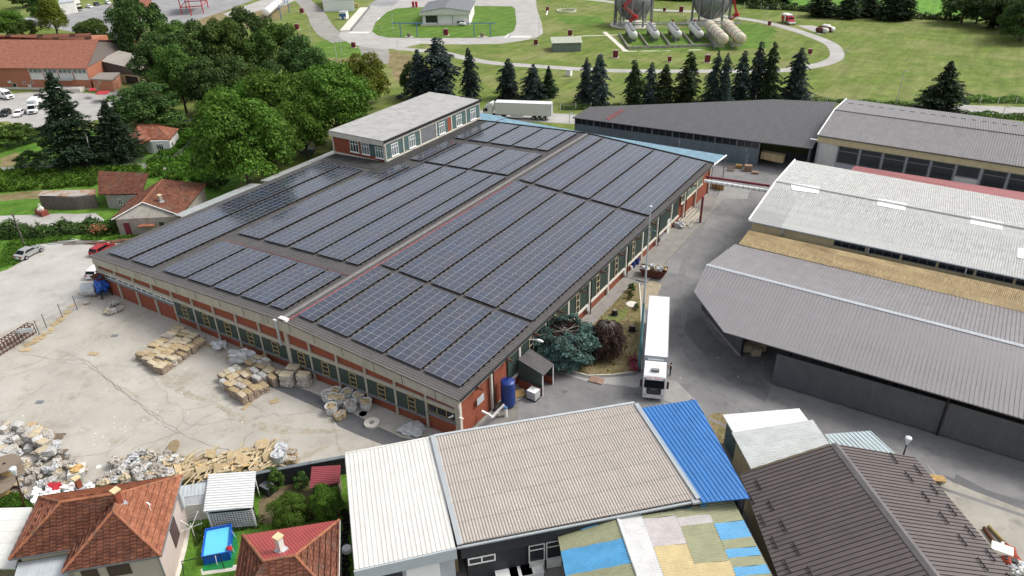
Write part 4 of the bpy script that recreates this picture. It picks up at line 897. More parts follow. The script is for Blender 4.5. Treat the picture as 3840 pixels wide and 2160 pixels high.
# H1 big house bottom left (local frame a along the front, b to the back)
E4=g(405,1399,5.0); ang=math.radians(43.4); ua=V((math.cos(ang),math.sin(ang),0)); ub=V((-math.sin(ang),math.cos(ang),0))
def H(a,b,z): p=E4+ua*a+ub*b; return V((p.x,p.y,z))
h1=thing('tiled_house','large house with orange and brown clay tile hips at the bottom left corner','house',down(H(-5.5,4.5,0)))
e1,e2,e3,e4,e5,e6=H(-11.9,2.3,5),H(-7.3,2.3,5),H(-7.3,0,5),H(0,0,5),H(0,9.2,5),H(-11.9,9.2,5)
r1,r2,r3=H(-8.1,5.0,7.7),H(-3.6,5.0,7.7),H(-3.6,3.0,7.7); vv_=H(-5.9,2.9,6.2)
tiles(h1,[e5,e6,r1,r2],0,TILELIT); tiles(h1,[e4,e5,r2,r3],0,TILELIT); tiles(h1,[e3,e4,r3],0,TILE); 
tiles(h1,[e1,e2,r2,r1],0,TILE); tiles(h1,[e2,e3,r3,r2],0,TILE); tiles(h1,[e6,e1,r1],0,TILED)
ridges(h1,[(r1,r2),(r2,r3),(r3,e4),(r3,e3),(r1,e1),(r1,e6),(r2,e5)])
m=MB(); m.prism([(q.x,q.y) for q in [H(-11.4,2.8,0),H(-6.8,2.8,0),H(-6.8,.5,0),H(-.5,.5,0),H(-.5,8.7,0),H(-11.4,8.7,0)]],0,4.85); m.build('wall',BEIW,h1)
for a_,b_ in ((e3,e4),(e4,e5),(e1,e2),(e6,e1)): MB().tube(a_+V((0,0,-.04)),b_+V((0,0,-.04)),.08,n=6).build('gutter',MGR,h1)
T=WF(H(-.5,.5,0),H(-.5,8.7,0),(ua.x,ua.y)); 
w_=MB().box(3.6,.01,1.4,5.2,.08,3.6,T=T).build('window',mat('brown_shutter',(.09,.06,.055),.7,.2),h1)
w_=MB().box(7.3,.01,2.2,8.0,.3,4.8,T=T).build('shutter',LGR,h1)
T=WF(H(-7.3,.5,0),H(-.5,.5,0),(-ub.x,-ub.y))
for u0,u1 in ((2.9,4.6),(1.0,2.2)): wbox(h1,'window',T,u0,.01,3.2,u1,.08,4.3,mat('brown_shutter',(0,0,0)))
wbox(h1,'string_course',T,0,.01,4.45,6.8,.06,4.55,WHT); MB().tube(H(-.4,.35,0),H(-.4,.35,4.9),.07).build('downpipe',MGR,h1)
bc=MB(); ribbed(bc,[H(-11.6,2.6,4.2),H(-7.5,2.6,4.2),H(-7.5,.9,3.7),H(-11.6,.9,3.7)],-ub,.9,.03,'seam',th=.06); bc.build('porch_roof',LGR,h1)
p=gp(201,1226,plane(e5,e6,r1)); chimney(h1,p.x,p.y,p.z-.3,p.z+1.1); p=gp(314,1268,plane(e4,e5,r2)); chimney(h1,p.x-.3,p.y-.2,p.z-.2,p.z+1.5)
p=gp(380,1285,plane(e4,e5,r2)); MB().tube(p,p+V((0,0,.9)),.03).box(p.x-.25,p.y-.05,p.z+.8,p.x+.25,p.y+.05,p.z+.88).build('antenna',WHT,h1)
# white roofed annex at the left edge
an=thing('white_roofed_annex','pale flat panel roof at the left edge beside the tiled house','annex',down(g(30,1340)))
q=[g(-60,1279,3.6),g(80,1276,3.6),g(38,1430,3.2),g(-100,1430,3.2)]; m=MB(); ribbed(m,q,q[1]-q[0],1.2,.03,'seam',th=.15); m.build('roof',OFFW,an)
cx,cy=sum(p.x for p in q)/4,sum(p.y for p in q)/4; MB().prism([(cx+(p.x-cx)*.9,cy+(p.y-cy)*.9) for p in q],0,3.05).build('wall',WOOD2,an)
# H2 red metal and tile house
h2=thing('red_roofed_house','house with red metal sheet on the back slope and curved orange tiles in front','house',down(g(740,1420)))
bl_,br_=g(611,1346,4.2),g(854,1308,4.2); d_=(br_-bl_); dn=V((d_.y,-d_.x,0)).normalized(); fl_,fr_=bl_+dn*8.2,br_+dn*8.2
rr=g(742,1398,6.4); rl=g(662,1412,6.4)
REDM=corr('red_metal_sheet',(.38,.075,.07),(.3,.08,.07),.4,.45,.4,sc=(1,.2))
m=MB(); ribbed(m,[bl_,br_,rr,rl],rl-bl_,.25,.04,th=.1); m.build('metal_roof',REDM,h2)
tiles(h2,[br_,fr_,rr],0,TILE); tiles(h2,[fl_,fr_,rr,rl],0,TILE); tiles(h2,[bl_,fl_,rl],0,TILE)
ridges(h2,[(rr,br_),(rr,fr_),(rl,bl_),(rl,rr)],.12)
cx,cy=(bl_.x+fr_.x)/2,(bl_.y+fr_.y)/2; MB().prism([(cx+(p.x-cx)*.92,cy+(p.y-cy)*.92) for p in (bl_,br_,fr_,fl_)],0,4.1).build('wall',BEIW,h2)
MB().tube(br_+V((0,0,-.05)),fr_+V((0,0,-.05)),.1,n=6).build('gutter',OFFW,h2)
p=gp(708,1385,plane(bl_,br_,rr)); chimney(h2,p.x,p.y,p.z-.2,p.z+1.5,OFFW,.22)
# pergola with white roof, silver lean-to, red tin shed
pg=thing('white_roofed_pergola','garden shelter with bright white ribbed roof and open lattice block wall','pergola',down(g(580,1300)))
q=[g(525,1193,3.0),g(644,1185,3.0),g(636,1276,2.7),g(512,1288,2.7)]; m=MB(); ribbed(m,q,q[1]-q[0],.3,.11,'trap',th=.08); m.build('roof',mat('pergola_white',(.66,.67,.66),.5,.4,var=.03),pg)
for p in q: MB().tube(down(p+(sum(q,V((0,0,0)))/4-p)*.1),(p+(sum(q,V((0,0,0)))/4-p)*.1),.06).build('post',WHT,pg)
LAT=mat('lattice_white',(.62,.62,.6),.8,.2); a=V(down(q[3]+(q[0]-q[3])*.08)); b=V(down(q[2]+(q[1]-q[2])*.08)); T=WF(a,b,(1,-1)); l=(b-a).length; m=MB(); m.box(.2,-.04,0,l-.2,-.0,.15,T=T)
for i in range(int(l/.24)): m.box(.25+i*.24,-.05,0,.33+i*.24,.02,2.0,T=T)
for i in range(9): m.box(.2,-.045,i*.24,l-.2,.015,i*.24+.07,T=T)
m.build('lattice_wall',LAT,pg); wbox(pg,'dark_interior',T,.2,-.5,0,l-.2,-.45,2.1,DGR)
lt=thing('silver_lean_to','low silver metal lean-to between the tiled house and the pergola','lean-to',down(g(490,1280)))
q=[g(455,1222,2.7),g(525,1212,2.7),g(520,1243,2.5),g(452,1252,2.5)]; m=MB(); ribbed(m,q,q[3]-q[0],.33,.04,'seam',th=.06)
q2=[g(451,1254,2.48),g(519,1243,2.48),g(516,1268,1.9),g(450,1275,1.9)]; ribbed(m,q2,q2[3]-q2[0],.33,.04,'seam',th=.06); m.build('roof',LGR,lt)
m=MB(); m.prism([(p.x,p.y) for p in (q[0],q[1],g(512,1262,2.2),g(458,1268,2.2))],0,1.95); m.build('wall',OFFW,lt)
rs_=thing('red_tin_shed','small shed with dark red ribbed roof under the boundary wall','shed',down(g(820,1230)))
q=[g(784,1175,2.6),g(857,1170,2.6),g(855,1214,2.3),g(779,1230,2.3)]; m=MB(); ribbed(m,q,q[1]-q[0],.22,.05,th=.06); m.build('roof',corr('maroon_sheet',(.25,.05,.06),(.2,.06,.06)),rs_)
cx,cy=rs_.location[0],rs_.location[1]; m=MB(); cc=sum(q,V((0,0,0)))/4; m.prism([(cc.x+(p.x-cc.x)*.85,cc.y+(p.y-cc.y)*.85) for p in q],0,2.2); m.build('wall',WOOD2,rs_)
# boundary wall of dark sheets
bw=thing('boundary_wall','dark metal sheet boundary wall between the waste yard and the gardens','fence',down(g(750,1180)))
P=[g(440,1238,2.2),g(530,1208,2.2),g(640,1192,2.2),g(700,1180,2.2),g(780,1165,2.2),g(868,1149,2.2)]
for a,b in zip(P,P[1:]): sheetwall(bw,(a.x,a.y),(b.x,b.y),0,2.15,DGR,.25,'panel',.05); T=WF(a,b,(1,-1)); wbox(bw,'coping',T,-.02,-.22,2.15,(b-a).length+.02,.16,2.24,mat('slate_coping',(.14,.16,.17),.6,.4))
HW3=mat('weathered_plaster',(.33,.31,.275),.9,.15,var=.15,s=1,c2=(.25,.22,.19),thr=(.5,.65),s2=.8)
# H3 mid left tiled house, two wings
h3=thing('garden_house','old red tiled house with two wings and whitewashed walls beside the solar hall','house',down(g(400,530)))
A=[g(247,433,4.6),g(355,433,4.6),g(352,477,3.2),g(262,489,3.2)]
q=[g(248,433,4.4),g(354,433,4.4),g(400,455,4.3),g(345,490,3.0),g(247,488,3.0)]
tiles(h3,[q[0],q[1],g(372,462,3.6),g(247,489,3.0)] and [g(247,432,4.7),g(374,436,4.7),g(356,489,3.0),g(247,489,3.0)],0,TILE)
rA,rB=g(358,509,4.9),g(408,452,4.9); eR,eRb=g(455,542,3.1),g(520,463,3.1); eL,eLb=g(280,553,3.0),g(330,500,3.3)
tiles(h3,[rA,eR,eRb,rB],0,TILE); tiles(h3,[rA,rB,eLb,eL],0,TILE)
ridges(h3,[(rA,rB)],.12); MB().path([eL,rA,eR],.09).build('verge_board',WHT,h3)
m=MB(); m.prism([(p.x,p.y) for p in (ex(eL,rA,.12),ex(eR,rA,.08),ex(eRb,rB,.08),ex(eLb,rB,.15))],0,2.9); m.build('wall',HW3,h3)
ga,gb_,gc=[ex(p,(rB),.02) for p in (eL,rA,eR)]; m=MB(); m.add([down(ga,2.85),down(gc,2.85),gb_-V((0,0,.15))],[(0,1,2)]); m.build('gable',HW3,h3)
m=MB(); m.prism([(p.x,p.y) for p in (g(262,485,3),g(340,490,3),g(352,440,3.8),g(260,440,3.8))],0,2.9); m.build('wall',HW3,h3)
p=g(406,517,0); p=gp(405,508,plane(rA,eR,eRb)); chimney(h3,p.x,p.y,p.z-.2,p.z+1.2,HW3,.22)
T=WF(ex(eL,rA,.12),ex(eR,rA,.08),(1,-1)); wbox(h3,'small_tile_roof',T,3.6,.05,1.7,6.2,1.0,1.85,RIDGE); wbox(h3,'door',T,1.0,.02,0,2.0,.06,2.2,DRED); wbox(h3,'brick_panel',T,2.4,.02,.9,4.8,.07,2.5,HW3); wbox(h3,'window',T,6.8,.02,1.0,7.6,.06,2.0,GLS)
T=WF(g(262,485,3),g(340,490,3),(1,-1)); window(h3,T,2.4,3.3,.9,2.0,WHT,GLS,nm=2)
# grey lean-to roof strips along the left eave of the factory
ln_=thing('grey_lean_to','pale grey sheet lean-to against the left side of the factory','lean-to',(-68,35,0))
m=MB(); ribbed(m,[(-63.8,17,4.4),(-63.8,35,4.4),(-71.5,34.5,3.3),(-71.5,18.5,3.3)],(-1,0,-.14),.4,.04,th=.1); ribbed(m,[(-63.8,35.2,4.9),(-63.8,56,4.9),(-69.5,55.5,4.0),(-69.5,35.2,4.0)],(-1,0,-.16),.4,.04,th=.1); m.build('roof',corr('pale_sheet',(.42,.44,.43),(.3,.31,.3),.5),ln_); MB().box(-70.5,19,0,-63.6,34,3.2).box(-69,35.5,0,-63.6,55,3.9).build('wall',OFFW,ln_)
# wood shed
sh=thing('board_shed','weathered grey board shed with patchy tin and tile roof','shed',down(g(165,510)))
q=[g(92,490,2.7),g(120,482,2.9),g(243,476,2.9),g(240,488,2.4),g(190,493,2.5),g(104,498,2.5)]
m=MB(); ribbed(m,[g(92,492,2.8),g(108,481,3.0),g(243,475,3.0),g(240,489,2.5),g(188,494,2.5)],g(92,492,2.8)-g(108,481,3.0),.4,.03,'wave',th=.08); m.build('roof',mat('patchy_roof',(.33,.2,.13),.9,.2,var=.3,s=.8,c2=(.35,.33,.3),thr=(.45,.55),s2=.4),sh)
m=MB(); m.prism([(p.x,p.y) for p in (g(97,495,2.5),g(188,496,2.5),g(238,490,2.5),g(236,480,2.5),g(112,486,2.5))],0,2.45); m.build('wall',WOOD3,sh)
# hip roofed cottage
h4=thing('white_cottage','small white cottage with faded hipped tile roof behind the dark spruces','cottage',down(g(400,370)))
q=[g(318,345,3),g(350,364,3),g(380,352,3),g(428,352,3),g(450,325,3),g(396,313,3),g(338,313,3)]
rL,rR=g(352,318,4.6),g(397,318,4.6); wE=g(345,321,4.4)
tiles(h4,[q[2],q[3],rR,rL],0,TILED); tiles(h4,[q[3],q[4],rR],0,TILED); tiles(h4,[q[4],q[5],rR],0,TILED); tiles(h4,[q[5],q[6],rL,rR],0,TILED); tiles(h4,[q[0],q[1],wE],0,TILED); tiles(h4,[q[1],q[2],rL,wE],0,TILED)
ridges(h4,[(rL,rR),(rR,q[3]),(rR,q[4]),(wE,q[1])],.12)
m=MB(); m.prism([(p.x,p.y) for p in (g(360,351,2.9),g(380,355,2.9),g(425,354,2.9),g(445,328,2.9),g(396,318,2.9),g(350,318,2.9))],0,2.9); m.build('wall',WHT,h4)
T=WF(g(380,355,2.9),g(425,354,2.9),(1,-1)); window(h4,T,.9,2.4,1.0,2.2,WHT,GLS,nm=3,nh=1); T=WF(g(425,354,2.9),g(445,328,2.9),(1,0)); window(h4,T,1,2,.9,2.2,WHT,GLG,nm=1)
# orange hall
oh=thing('orange_building','long orange rendered building with clay tile roof and a band of upper windows','building',down(g(110,200)))
ORG=mat('orange_render',(.38,.155,.095),.85,.2,var=.06,s=.5)
fa_,fb_=g(0,171.5,6.2),g(218,173,6.2); ra_,rb_=g(0,100,10.2),g(248,101,10.2); d=(fb_-fa_).normalized(); fa_,ra_=fa_-d*12,ra_-d*12
pn=V((-d.y,d.x,0)); ba_=ra_+pn*((rb_-fb_).dot(pn)); bb_=rb_+pn*((rb_-fb_).dot(pn)); ba_.z=bb_.z=6.2
tiles(oh,[fa_,fb_,rb_,ra_],0,TILEB,pitch=.6); tiles(oh,[ba_,bb_,rb_,ra_],0,TILEB,pitch=.6)
i_=d*.6
m=MB(); m.prism([(p.x,p.y) for p in (fa_+pn*.7,fb_+pn*.7-i_,bb_-pn*.7-i_,ba_-pn*.7)],0,6.1); m.build('wall',ORG,oh)
m=MB(); m.add([fb_+pn*.3-i_,bb_-pn*.3-i_,rb_-i_-V((0,0,.15))],[(0,1,2)]); m.add([fb_+pn*.3-i_*1.1,bb_-pn*.3-i_*1.1,rb_-i_*1.1-V((0,0,.15))],[(2,1,0)]); m.build('timber_gable',WOOD3,oh)
T=WF(fb_+pn*.7-i_,fa_+pn*.7,(1,-1)); ll=(fb_-fa_).length
for k in range(4):
    u=.2+k*4.6; window(oh,T,u,u+4.2,4.7,6.0,WHT,GLR,nm=3,v=.03,fw=.12); wbox(oh,'cream_panel',T,u,.02,2.9,u+4.2,.08,4.6,CRM if 0 else OFFW)
wbox(oh,'canopy',T,4.5,.1,3.05,10.5,1.5,3.2,PALEB)
for u0,z0,s_ in ((23.5,.6,1.2),(20.5,1.5,.7),(18,1.7,.7)): window(oh,T,u0,u0+s_*1.2,z0,z0+s_,WHT,GLS,nm=1,v=.02)
wbox(oh,'notice_board',T,19,.02,.5,20,.1,1.5,OFFW); wbox(oh,'plinth',T,0,.02,0,ll,.1,.6,CONL); wbox(oh,'loading_dock',T,2,.1,0,11,2.6,1.1,CONL); wbox(oh,'air_conditioner',T,24.8,.1,1.9,25.7,.5,2.5,OFFW)
# rear roof, lean-to and annex of the orange building
o2=thing('rear_tiled_building','dark red tiled roof showing behind the orange building','building',down(g(110,90)))
a,b,c_,e_=g(-60,100,8),g(226,101,8),g(228,83,9.5),g(-60,89,9.5); tiles(o2,[a,b,c_,e_],0,TILE,pitch=.6); m=MB(); n_=V((-(b-a).y,(b-a).x,0)).normalized(); m.prism([(p.x,p.y) for p in (a,b,b+n_*9,a+n_*9)],0,7.9); m.build('wall',ORG,o2)
o3=thing('slate_lean_to','weathered wooden barn with grey slab lean-to roof beside the orange building','barn',down(g(310,185)))
SLB=corr('slab_roof',(.33,.3,.265),(.2,.18,.15),.6,.85,.2,seams=1.5,var=.2); q=[g(247,152,6),g(298,127,6.8),g(372,142,5.8),g(357,177,4.4)]
m=MB(); ribbed(m,q,q[1]-q[0],1.2,.03,'seam',th=.15); m.build('roof',SLB,o3)
cc=sum(q,V((0,0,0)))/4; z4=[5.6,6.4,5.5,4.1]; m=MB(); P=[(cc.x+(p.x-cc.x)*.93,cc.y+(p.y-cc.y)*.93) for p in q]; m.prism(P,2.6,z4); m.build('wall',WOOD3,o3)
m=MB(); m.prism([(cc.x+(p.x-cc.x)*.91,cc.y+(p.y-cc.y)*.91) for p in q],0,2.6); m.build('base_wall',CRM,o3)
T=WF(P[0],P[3],(1,-1)); l=math.dist(P[0],P[3]); wbox(o3,'doorway',T,l*.55,.0,0,l*.85,.06,2.2,DGR)
o4=thing('patched_annex','low flat roofed annex with peeling wall and small red tin awnings','annex',down(g(265,215)))
q=[g(228,199,3.4),g(282,202,3.4),g(302,183,3.4),g(250,183,3.4)]; cc=sum(q,V((0,0,0)))/4
MB().prism([(p.x,p.y) for p in q],3.2,3.5).build('roof',SLB,o4); MB().prism([(cc.x+(p.x-cc.x)*.93,cc.y+(p.y-cc.y)*.93) for p in q],0,3.2).build('wall',mat('peeling_wall',(.42,.17,.1),.9,.2,var=.1,c2=(.4,.34,.26),thr=(.5,.55),s2=.35),o4)
for P in ([(226,221),(240,221),(243,228),(223,229)],[(246,229),(277,228),(270,237),(240,238)]):
    qq=[g(*p,2.3) for p in P]; m=MB(); ribbed(m,qq,qq[3]-qq[0],.3,.03,th=.05); m.build('tin_awning',RED,o4)
# white shed roof among trees, top buildings
def boxb(name,label,cat,P,z,h,wm,rm,rib=None,over=.3):
    q=[g(*p,h) for p in P]; cc=sum(q,V((0,0,0)))/4; t=thing(name,label,cat,(cc.x,cc.y,0)); m=MB()
    if rib: ribbed(m,[p+(p-cc).normalized()*over for p in q],q[3]-q[0],rib,.05,th=.12)
    else: m.prism([((p+(p-cc).normalized()*over).x,(p+(p-cc).normalized()*over).y) for p in q],h-.02,h+.2)
    m.build('roof',rm,t); MB().prism([(p.x,p.y) for p in q],0,h-.05).build('wall',wm,t); return t,q
boxb('white_roofed_shed','shed with white sheet roof half hidden among the dark trees','shed',[(346,128),(365,111),(460,111),(470,130)],0,3.5,MGR,OFFW,.8)
boxb('grey_office','grey white office block at the top left edge','office',[(148,8),(186,3),(196,-14),(150,-12)],0,5,OFFW,LGR)
t,q=boxb('white_depot_building','white rendered depot building with blue container in front','building',[(811,2),(890,1),(885,-20),(812,-20)],0,4.5,WHT,LGR)
t=thing('gable_house','white gabled house with dark barge boards at the top left','house',down(g(300,45)))
ga_,gm_,gc_=g(270,22,5),g(297,-4,8.5),g(345,30,5); back=V((-12,17,0)); m=MB(); ribbed(m,[ga_,gm_,gm_+back,ga_+back],gm_-ga_,.5,.03,th=.2); ribbed(m,[gm_,gc_,gc_+back,gm_+back],gm_-gc_,.5,.03,th=.2); m.build('roof',TILED,t)
P=[ex(ga_,gc_,.06),ex(ga_,gc_,.94)]; m=MB(); m.prism([(P[0].x,P[0].y),(P[1].x,P[1].y),(P[1].x+back.x*.95,P[1].y+back.y*.95),(P[0].x+back.x*.95,P[0].y+back.y*.95)],0,5.2); m.add([P[0],P[1],gm_-V((0,0,.3))],[(0,1,2)]); m.build('wall',WHT,t)
# steel frame at the top
sf=thing('red_steel_frame','red steel loading frame on columns at the top edge','steel frame',down(g(485,40)))
for x,y in ((458,38),(482,40),(512,34),(470,22),(524,20)): p=g(x,y); MB().tube(p,p+V((0,0,7)),.22).build('column',RED,sf)
m=MB(); 
for a,b in (((458,38),(512,34)),((470,22),(524,20)),((458,38),(470,22)),((512,34),(524,20))):
    for z in (3.2,7): m.tube(g(*a)+V((0,0,z)),g(*b)+V((0,0,z)),.2,n=6)
m.build('beams',RED,sf); MB().prism([(g(*p).x,g(*p).y) for p in ((456,39),(514,35),(526,19),(470,21))],7.1,7.3).build('roof',DRED,sf)
# ================= depot: pump house, spheres, tanks =================
ph2=thing('pump_house','white pump house with pediment and dark roof on the depot lawn','pump house',down(g(1120,50)))
A,B=g(1064,64),g(1180,62); hz=hgt(1064,64,36); d=(B-A).normalized(); n_=V((-d.y,d.x,0)); dep=26
MB().prism([(A.x,A.y),(B.x,B.y),((B+n_*dep).x,(B+n_*dep).y),((A+n_*dep).x,(A+n_*dep).y)],.5,hz).build('wall',WHT,ph2)
MB().prism([((A-d*.6-n_*1.5).x,(A-d*.6-n_*1.5).y),((B+d*.6-n_*1.5).x,(B+d*.6-n_*1.5).y),((B+n_*dep).x,(B+n_*dep).y),((A+n_*dep).x,(A+n_*dep).y)],0,.6).build('platform',CONL,ph2)
T=WF(A,B,(-n_.x,-n_.y)); l=(B-A).length; wbox(ph2,'fascia',T,-.8,.0,hz-.2,l+.8,1.3,hz+1.0,OFFW); wbox(ph2,'opening',T,1.3,.01,1.0,l*.33,.08,hz-.5,GLS); wbox(ph2,'bench',T,l*.75,.3,.7,l*.9,.7,1.4,DGR)
for u in (0.1,l*.33,l*.66,l-.1): wbox(ph2,'column',T,u-.12,1.0,.6,u+.12,1.25,hz,MGR)
ap=ex(A,B,.5)+V((0,0,hz+2.6)); a_=A-d*.9-n_*1.4+V((0,0,hz+1.0)); b_=B+d*.9-n_*1.4+V((0,0,hz+1.0)); ap-=n_*1.4; bk=n_*(dep+1)
m=MB(); ribbed(m,[a_,ap,ap+bk,a_+bk],ap-a_,.6,.03,th=.15); ribbed(m,[b_,ap,ap+bk,b_+bk],ap-b_,.6,.03,th=.15); m.build('roof',MGR,ph2)
m=MB(); m.add([a_+n_*.2,b_+n_*.2,ap+n_*.2-V((0,0,.1))],[(0,1,2)]); m.build('pediment',OFFW,ph2)
t=thing('horizontal_gas_bottle','white horizontal gas cylinder at the pump house corner','gas tank',down(g(1172,64))); a=g(1164,65); MB().lathe([(.05,-1.6),(.45,-1.4),(.55,-1.1),(.55,1.1),(.45,1.4),(.05,1.6)],12,T=Matrix.Translation(a+V((0,0,.8)))@Matrix.Rotation(math.pi/2,4,'Y')).build('tank',WHT,t); MB().box(a.x-.9,a.y-.4,0,a.x-.7,a.y+.4,.5).box(a.x+.7,a.y-.4,0,a.x+.9,a.y+.4,.5).build('saddle',MGR,t)
STEEL=mat('sphere_steel',(.19,.2,.205),.45,.45,metal=.2,var=.15,s=.6,sx=(1,1,.05),c2=(.12,.12,.12),thr=(.5,.75))
TNKW=mat('tank_white',(.55,.55,.51),.55,.4,var=.08,c2=(.35,.22,.1),thr=(.58,.75),s2=.5)
TNKY=mat('tank_stained',(.5,.46,.36),.6,.4,var=.1,c2=(.33,.19,.07),thr=(.5,.7),s2=.35)
def sphere(x,y,yc,r,lab):
    G=g(x,y); lo,hi=2.,20.
    for _ in range(30):
        z=(lo+hi)/2
        if px((G.x,G.y,z))[1]>yc: lo=z
        else: hi=z
    r=r*(V((G.x,G.y,z))-CP).dot(Fw)/FOC*KX
    t=thing('spherical_gas_tank',lab,'gas tank',(G.x,G.y,0))
    prof=[(max(.02,r*math.sin(math.pi*i/24)),-r*math.cos(math.pi*i/24)) for i in range(25)]
    MB().lathe(prof,40,T=Matrix.Translation((G.x,G.y,z))).build('shell',STEEL,t,smooth=True)
    for k in range(10):
        a=math.pi*2*k/10; q=V((G.x+r*1.03*math.cos(a),G.y+r*1.03*math.sin(a),0)); MB().tube(q,q+V((0,0,z+1)),.38,n=10).build('leg',STEEL,t); 
    for k in range(10):
        a=math.pi*2*k/10;b=a+math.pi/5; p=lambda an,h:V((G.x+r*1.03*math.cos(an),G.y+r*1.03*math.sin(an),h)); MB().tube(p(a,1),p(b,z-1),.09,n=5).build('brace',GAL,t)
    m=MB(); m.lathe([(r*1.25,0),(r*1.25,.3),(r*.1,.3)],32,T=Matrix.Translation((G.x,G.y,0)),cap=False); m.build('foundation',CONL,t)
    return G,r,z,t
G1_,rs1,zs1,t1=sphere(1592,63,3,46.5,'left spherical gas tank with zigzag red stairs climbing its near side')
G2_,rs2,zs2,t2=sphere(1786,56,-1,47.,'right spherical gas tank with straight red stairs on its right side')
def stairs(par,pts):
    for a,b in zip(pts,pts[1:]):
        m=MB(); d=(b-a); s=V((d.y,-d.x,0)).normalized()*.5; 
        for q in (-1,1):
            for h in (0,1.1): m.tube(a+s*q+V((0,0,h)),b+s*q+V((0,0,h)),.11,n=5)
            for i in range(6): p=a.lerp(b,i/5)+s*q; m.tube(p,p+V((0,0,1.1)),.08,n=4)
        for i in range(14): p=a.lerp(b,(i+.5)/14); m.tube(p-s,p+s,.1,n=4)
        m.build('stairs',RED,par)
    MB().box(pts[1].x-.8,pts[1].y-.8,pts[1].z-.1,pts[1].x+.8,pts[1].y+.8,pts[1].z+1.1).build('landing',RED,par); MB().tube(down(pts[1]),pts[1],.12).build('stair_post',GAL,par)
def atz(x,y,P,off):  # point near the camera side of P whose picture is x,y
    pl=(V((P.x,P.y,0))-V((Fw.x,Fw.y,0)).normalized()*off,V((Fw.x,Fw.y,0)).normalized()); return gp(x,y,pl)
stairs(t1,[atz(*q,G1_,rs1*1.25) for q in ((1583,57),(1598,46),(1568,19),(1600,-8))])
stairs(t2,[atz(*q,G2_,rs2*.6) for q in ((1836,52),(1853,40),(1846,5),(1836,-20))])
def htank(x0,y0,x1,y1,rp,z,mt_,lab,big=False):
    A=g(x0,y0,z); B=g(x1,y1,z); r=rp*mpp(x0,y0,z); d=(A-B).normalized(); l=(A-B).length+r; 
    t=thing('horizontal_gas_tank',lab,'gas tank',(A.x/2+B.x/2,A.y/2+B.y/2,0),group='horizontal tanks beside the spheres')
    M_=Matrix.Translation(B-d*r*.5)@d.to_track_quat('Z','Y').to_matrix().to_4x4()
    prof=[(r*math.sin(a),r*.75*(1-math.cos(a))) for a in [math.pi/2*i/6 for i in range(7)]]; prof+= [(r*math.sin(a),l-r*.75*(1-math.cos(a))) for a in [math.pi/2*i/6 for i in range(6,-1,-1)]]; prof=[(max(.01,a),b) for a,b in prof]
    MB().lathe(prof,20,T=M_).build('shell',mt_,t,smooth=True)
    for f in (.2,.8):
        p=B.lerp(A,f); s=V((-d.y,d.x,0)); T=WF(p-s*r*.9,p+s*r*.9,(1,-1)); MB().box(0,-.35,0,r*1.8,.35,z-r*.45,T=T).build('saddle',CONL if big else MGR,t)
    up=V((0,0,r)); m=MB(); s=V((-d.y,d.x,0))*.5
    m.add([B+up-s+V((0,0,.15)),A+up-s+V((0,0,.15)),A+up+s+V((0,0,.15)),B+up+s+V((0,0,.15)),B+up-s+V((0,0,.25)),A+up-s+V((0,0,.25)),A+up+s+V((0,0,.25)),B+up+s+V((0,0,.25))],[(3,2,1,0),(4,5,6,7),(0,1,5,4),(2,3,7,6),(1,2,6,5),(3,0,4,7)])
    if not big: m.build('walkway',MGR,t); p=B.lerp(A,.25)+up; MB().tube(p,p+V((0,0,1.6)),.25,n=8).build('vent_stack',DRED,t); MB().tube(p+d*1.2,p+d*1.2+V((0,0,.7)),.35,n=8).build('manhole',OFFW,t)
    else:
        for f in (.3,.5,.7,.9):
            p=B.lerp(A,f); k=MB(); Tm=Matrix.Translation(p)@d.to_track_quat('Z','Y').to_matrix().to_4x4(); k.lathe([(r*1.01,-.06),(r*1.05,-.05),(r*1.05,.05),(r*1.01,.06)],20,T=Tm,cap=False); k.build('hoop',MGR,t)
        T=WF(B+V((-d.y,d.x,0))*-r*1.3,A+V((-d.y,d.x,0))*-r*1.3,(1,-1)); 
        p0=B-V((-d.y,d.x,0))*r*1.25+V((0,0,r*.4)); p1=A-V((-d.y,d.x,0))*r*1.25+V((0,0,-z+.2)); stt=MB(); stt.tube(p0,p1,.12,n=5); stt.tube(p0+V((0,0,1)),p1+V((0,0,1)),.08,n=5); stt.build('ladder',MGR,t)
Z=lambda x,y:(1449+x/6.,y/6.)
ords=['leftmost','second','third','fourth']
for i,(a,b,c_,e_) in enumerate(((870,535,790,400),(1205,525,1110,400),(1540,520,1430,395),(1870,520,1750,395))): htank(*Z(a,b),*Z(c_,e_),10.4,2.6,TNKW,'%s of the four short white horizontal tanks in the walled basin'%ords[i])
htank(*Z(2225,595),*Z(2010,375),14.2,3.4,TNKY,'long stained horizontal tank just right of the walled basin',True); htank(*Z(2490,590),*Z(2265,365),14.2,3.4,TNKY,'rightmost long stained horizontal tank on concrete saddles',True)
bs=thing('tank_basin','low concrete basin walls around the four short tanks','basin wall',down(g(1690,108)))
for a,b,w2 in (((650,525),(790,745),.35),((790,745),(2115,700),.35),((2115,700),(1930,530),.35),((940,520),(1085,722),.3),((1270,510),(1420,712),.3),((1600,510),(1765,706),.3)):
    A=g(*Z(*a));B=g(*Z(*b)); T=WF(A,B,(1,-1)); MB().box(0,-w2/2,0,(B-A).length,w2/2,.9,T=T).build('wall_segment',mat('mossy_concrete',(.3,.28,.24),.9,.2,var=.3,s=1.5),bs)
for i in range(9): a=g(*Z(430+i*38,490+i*34)); MB
ribbon('slab_path',[Z(425,480),Z(520,560),Z(640,670),Z(755,775)],1.6,.012,CONL,k=1); ribbon('slab_path',[Z(0,548),Z(440,532),Z(700,522)],1.0,.013,CONL,k=1); ribbon('slab_path',[Z(755,775),Z(1400,765),Z(2050,745)],.9,.014,CONL,k=1)
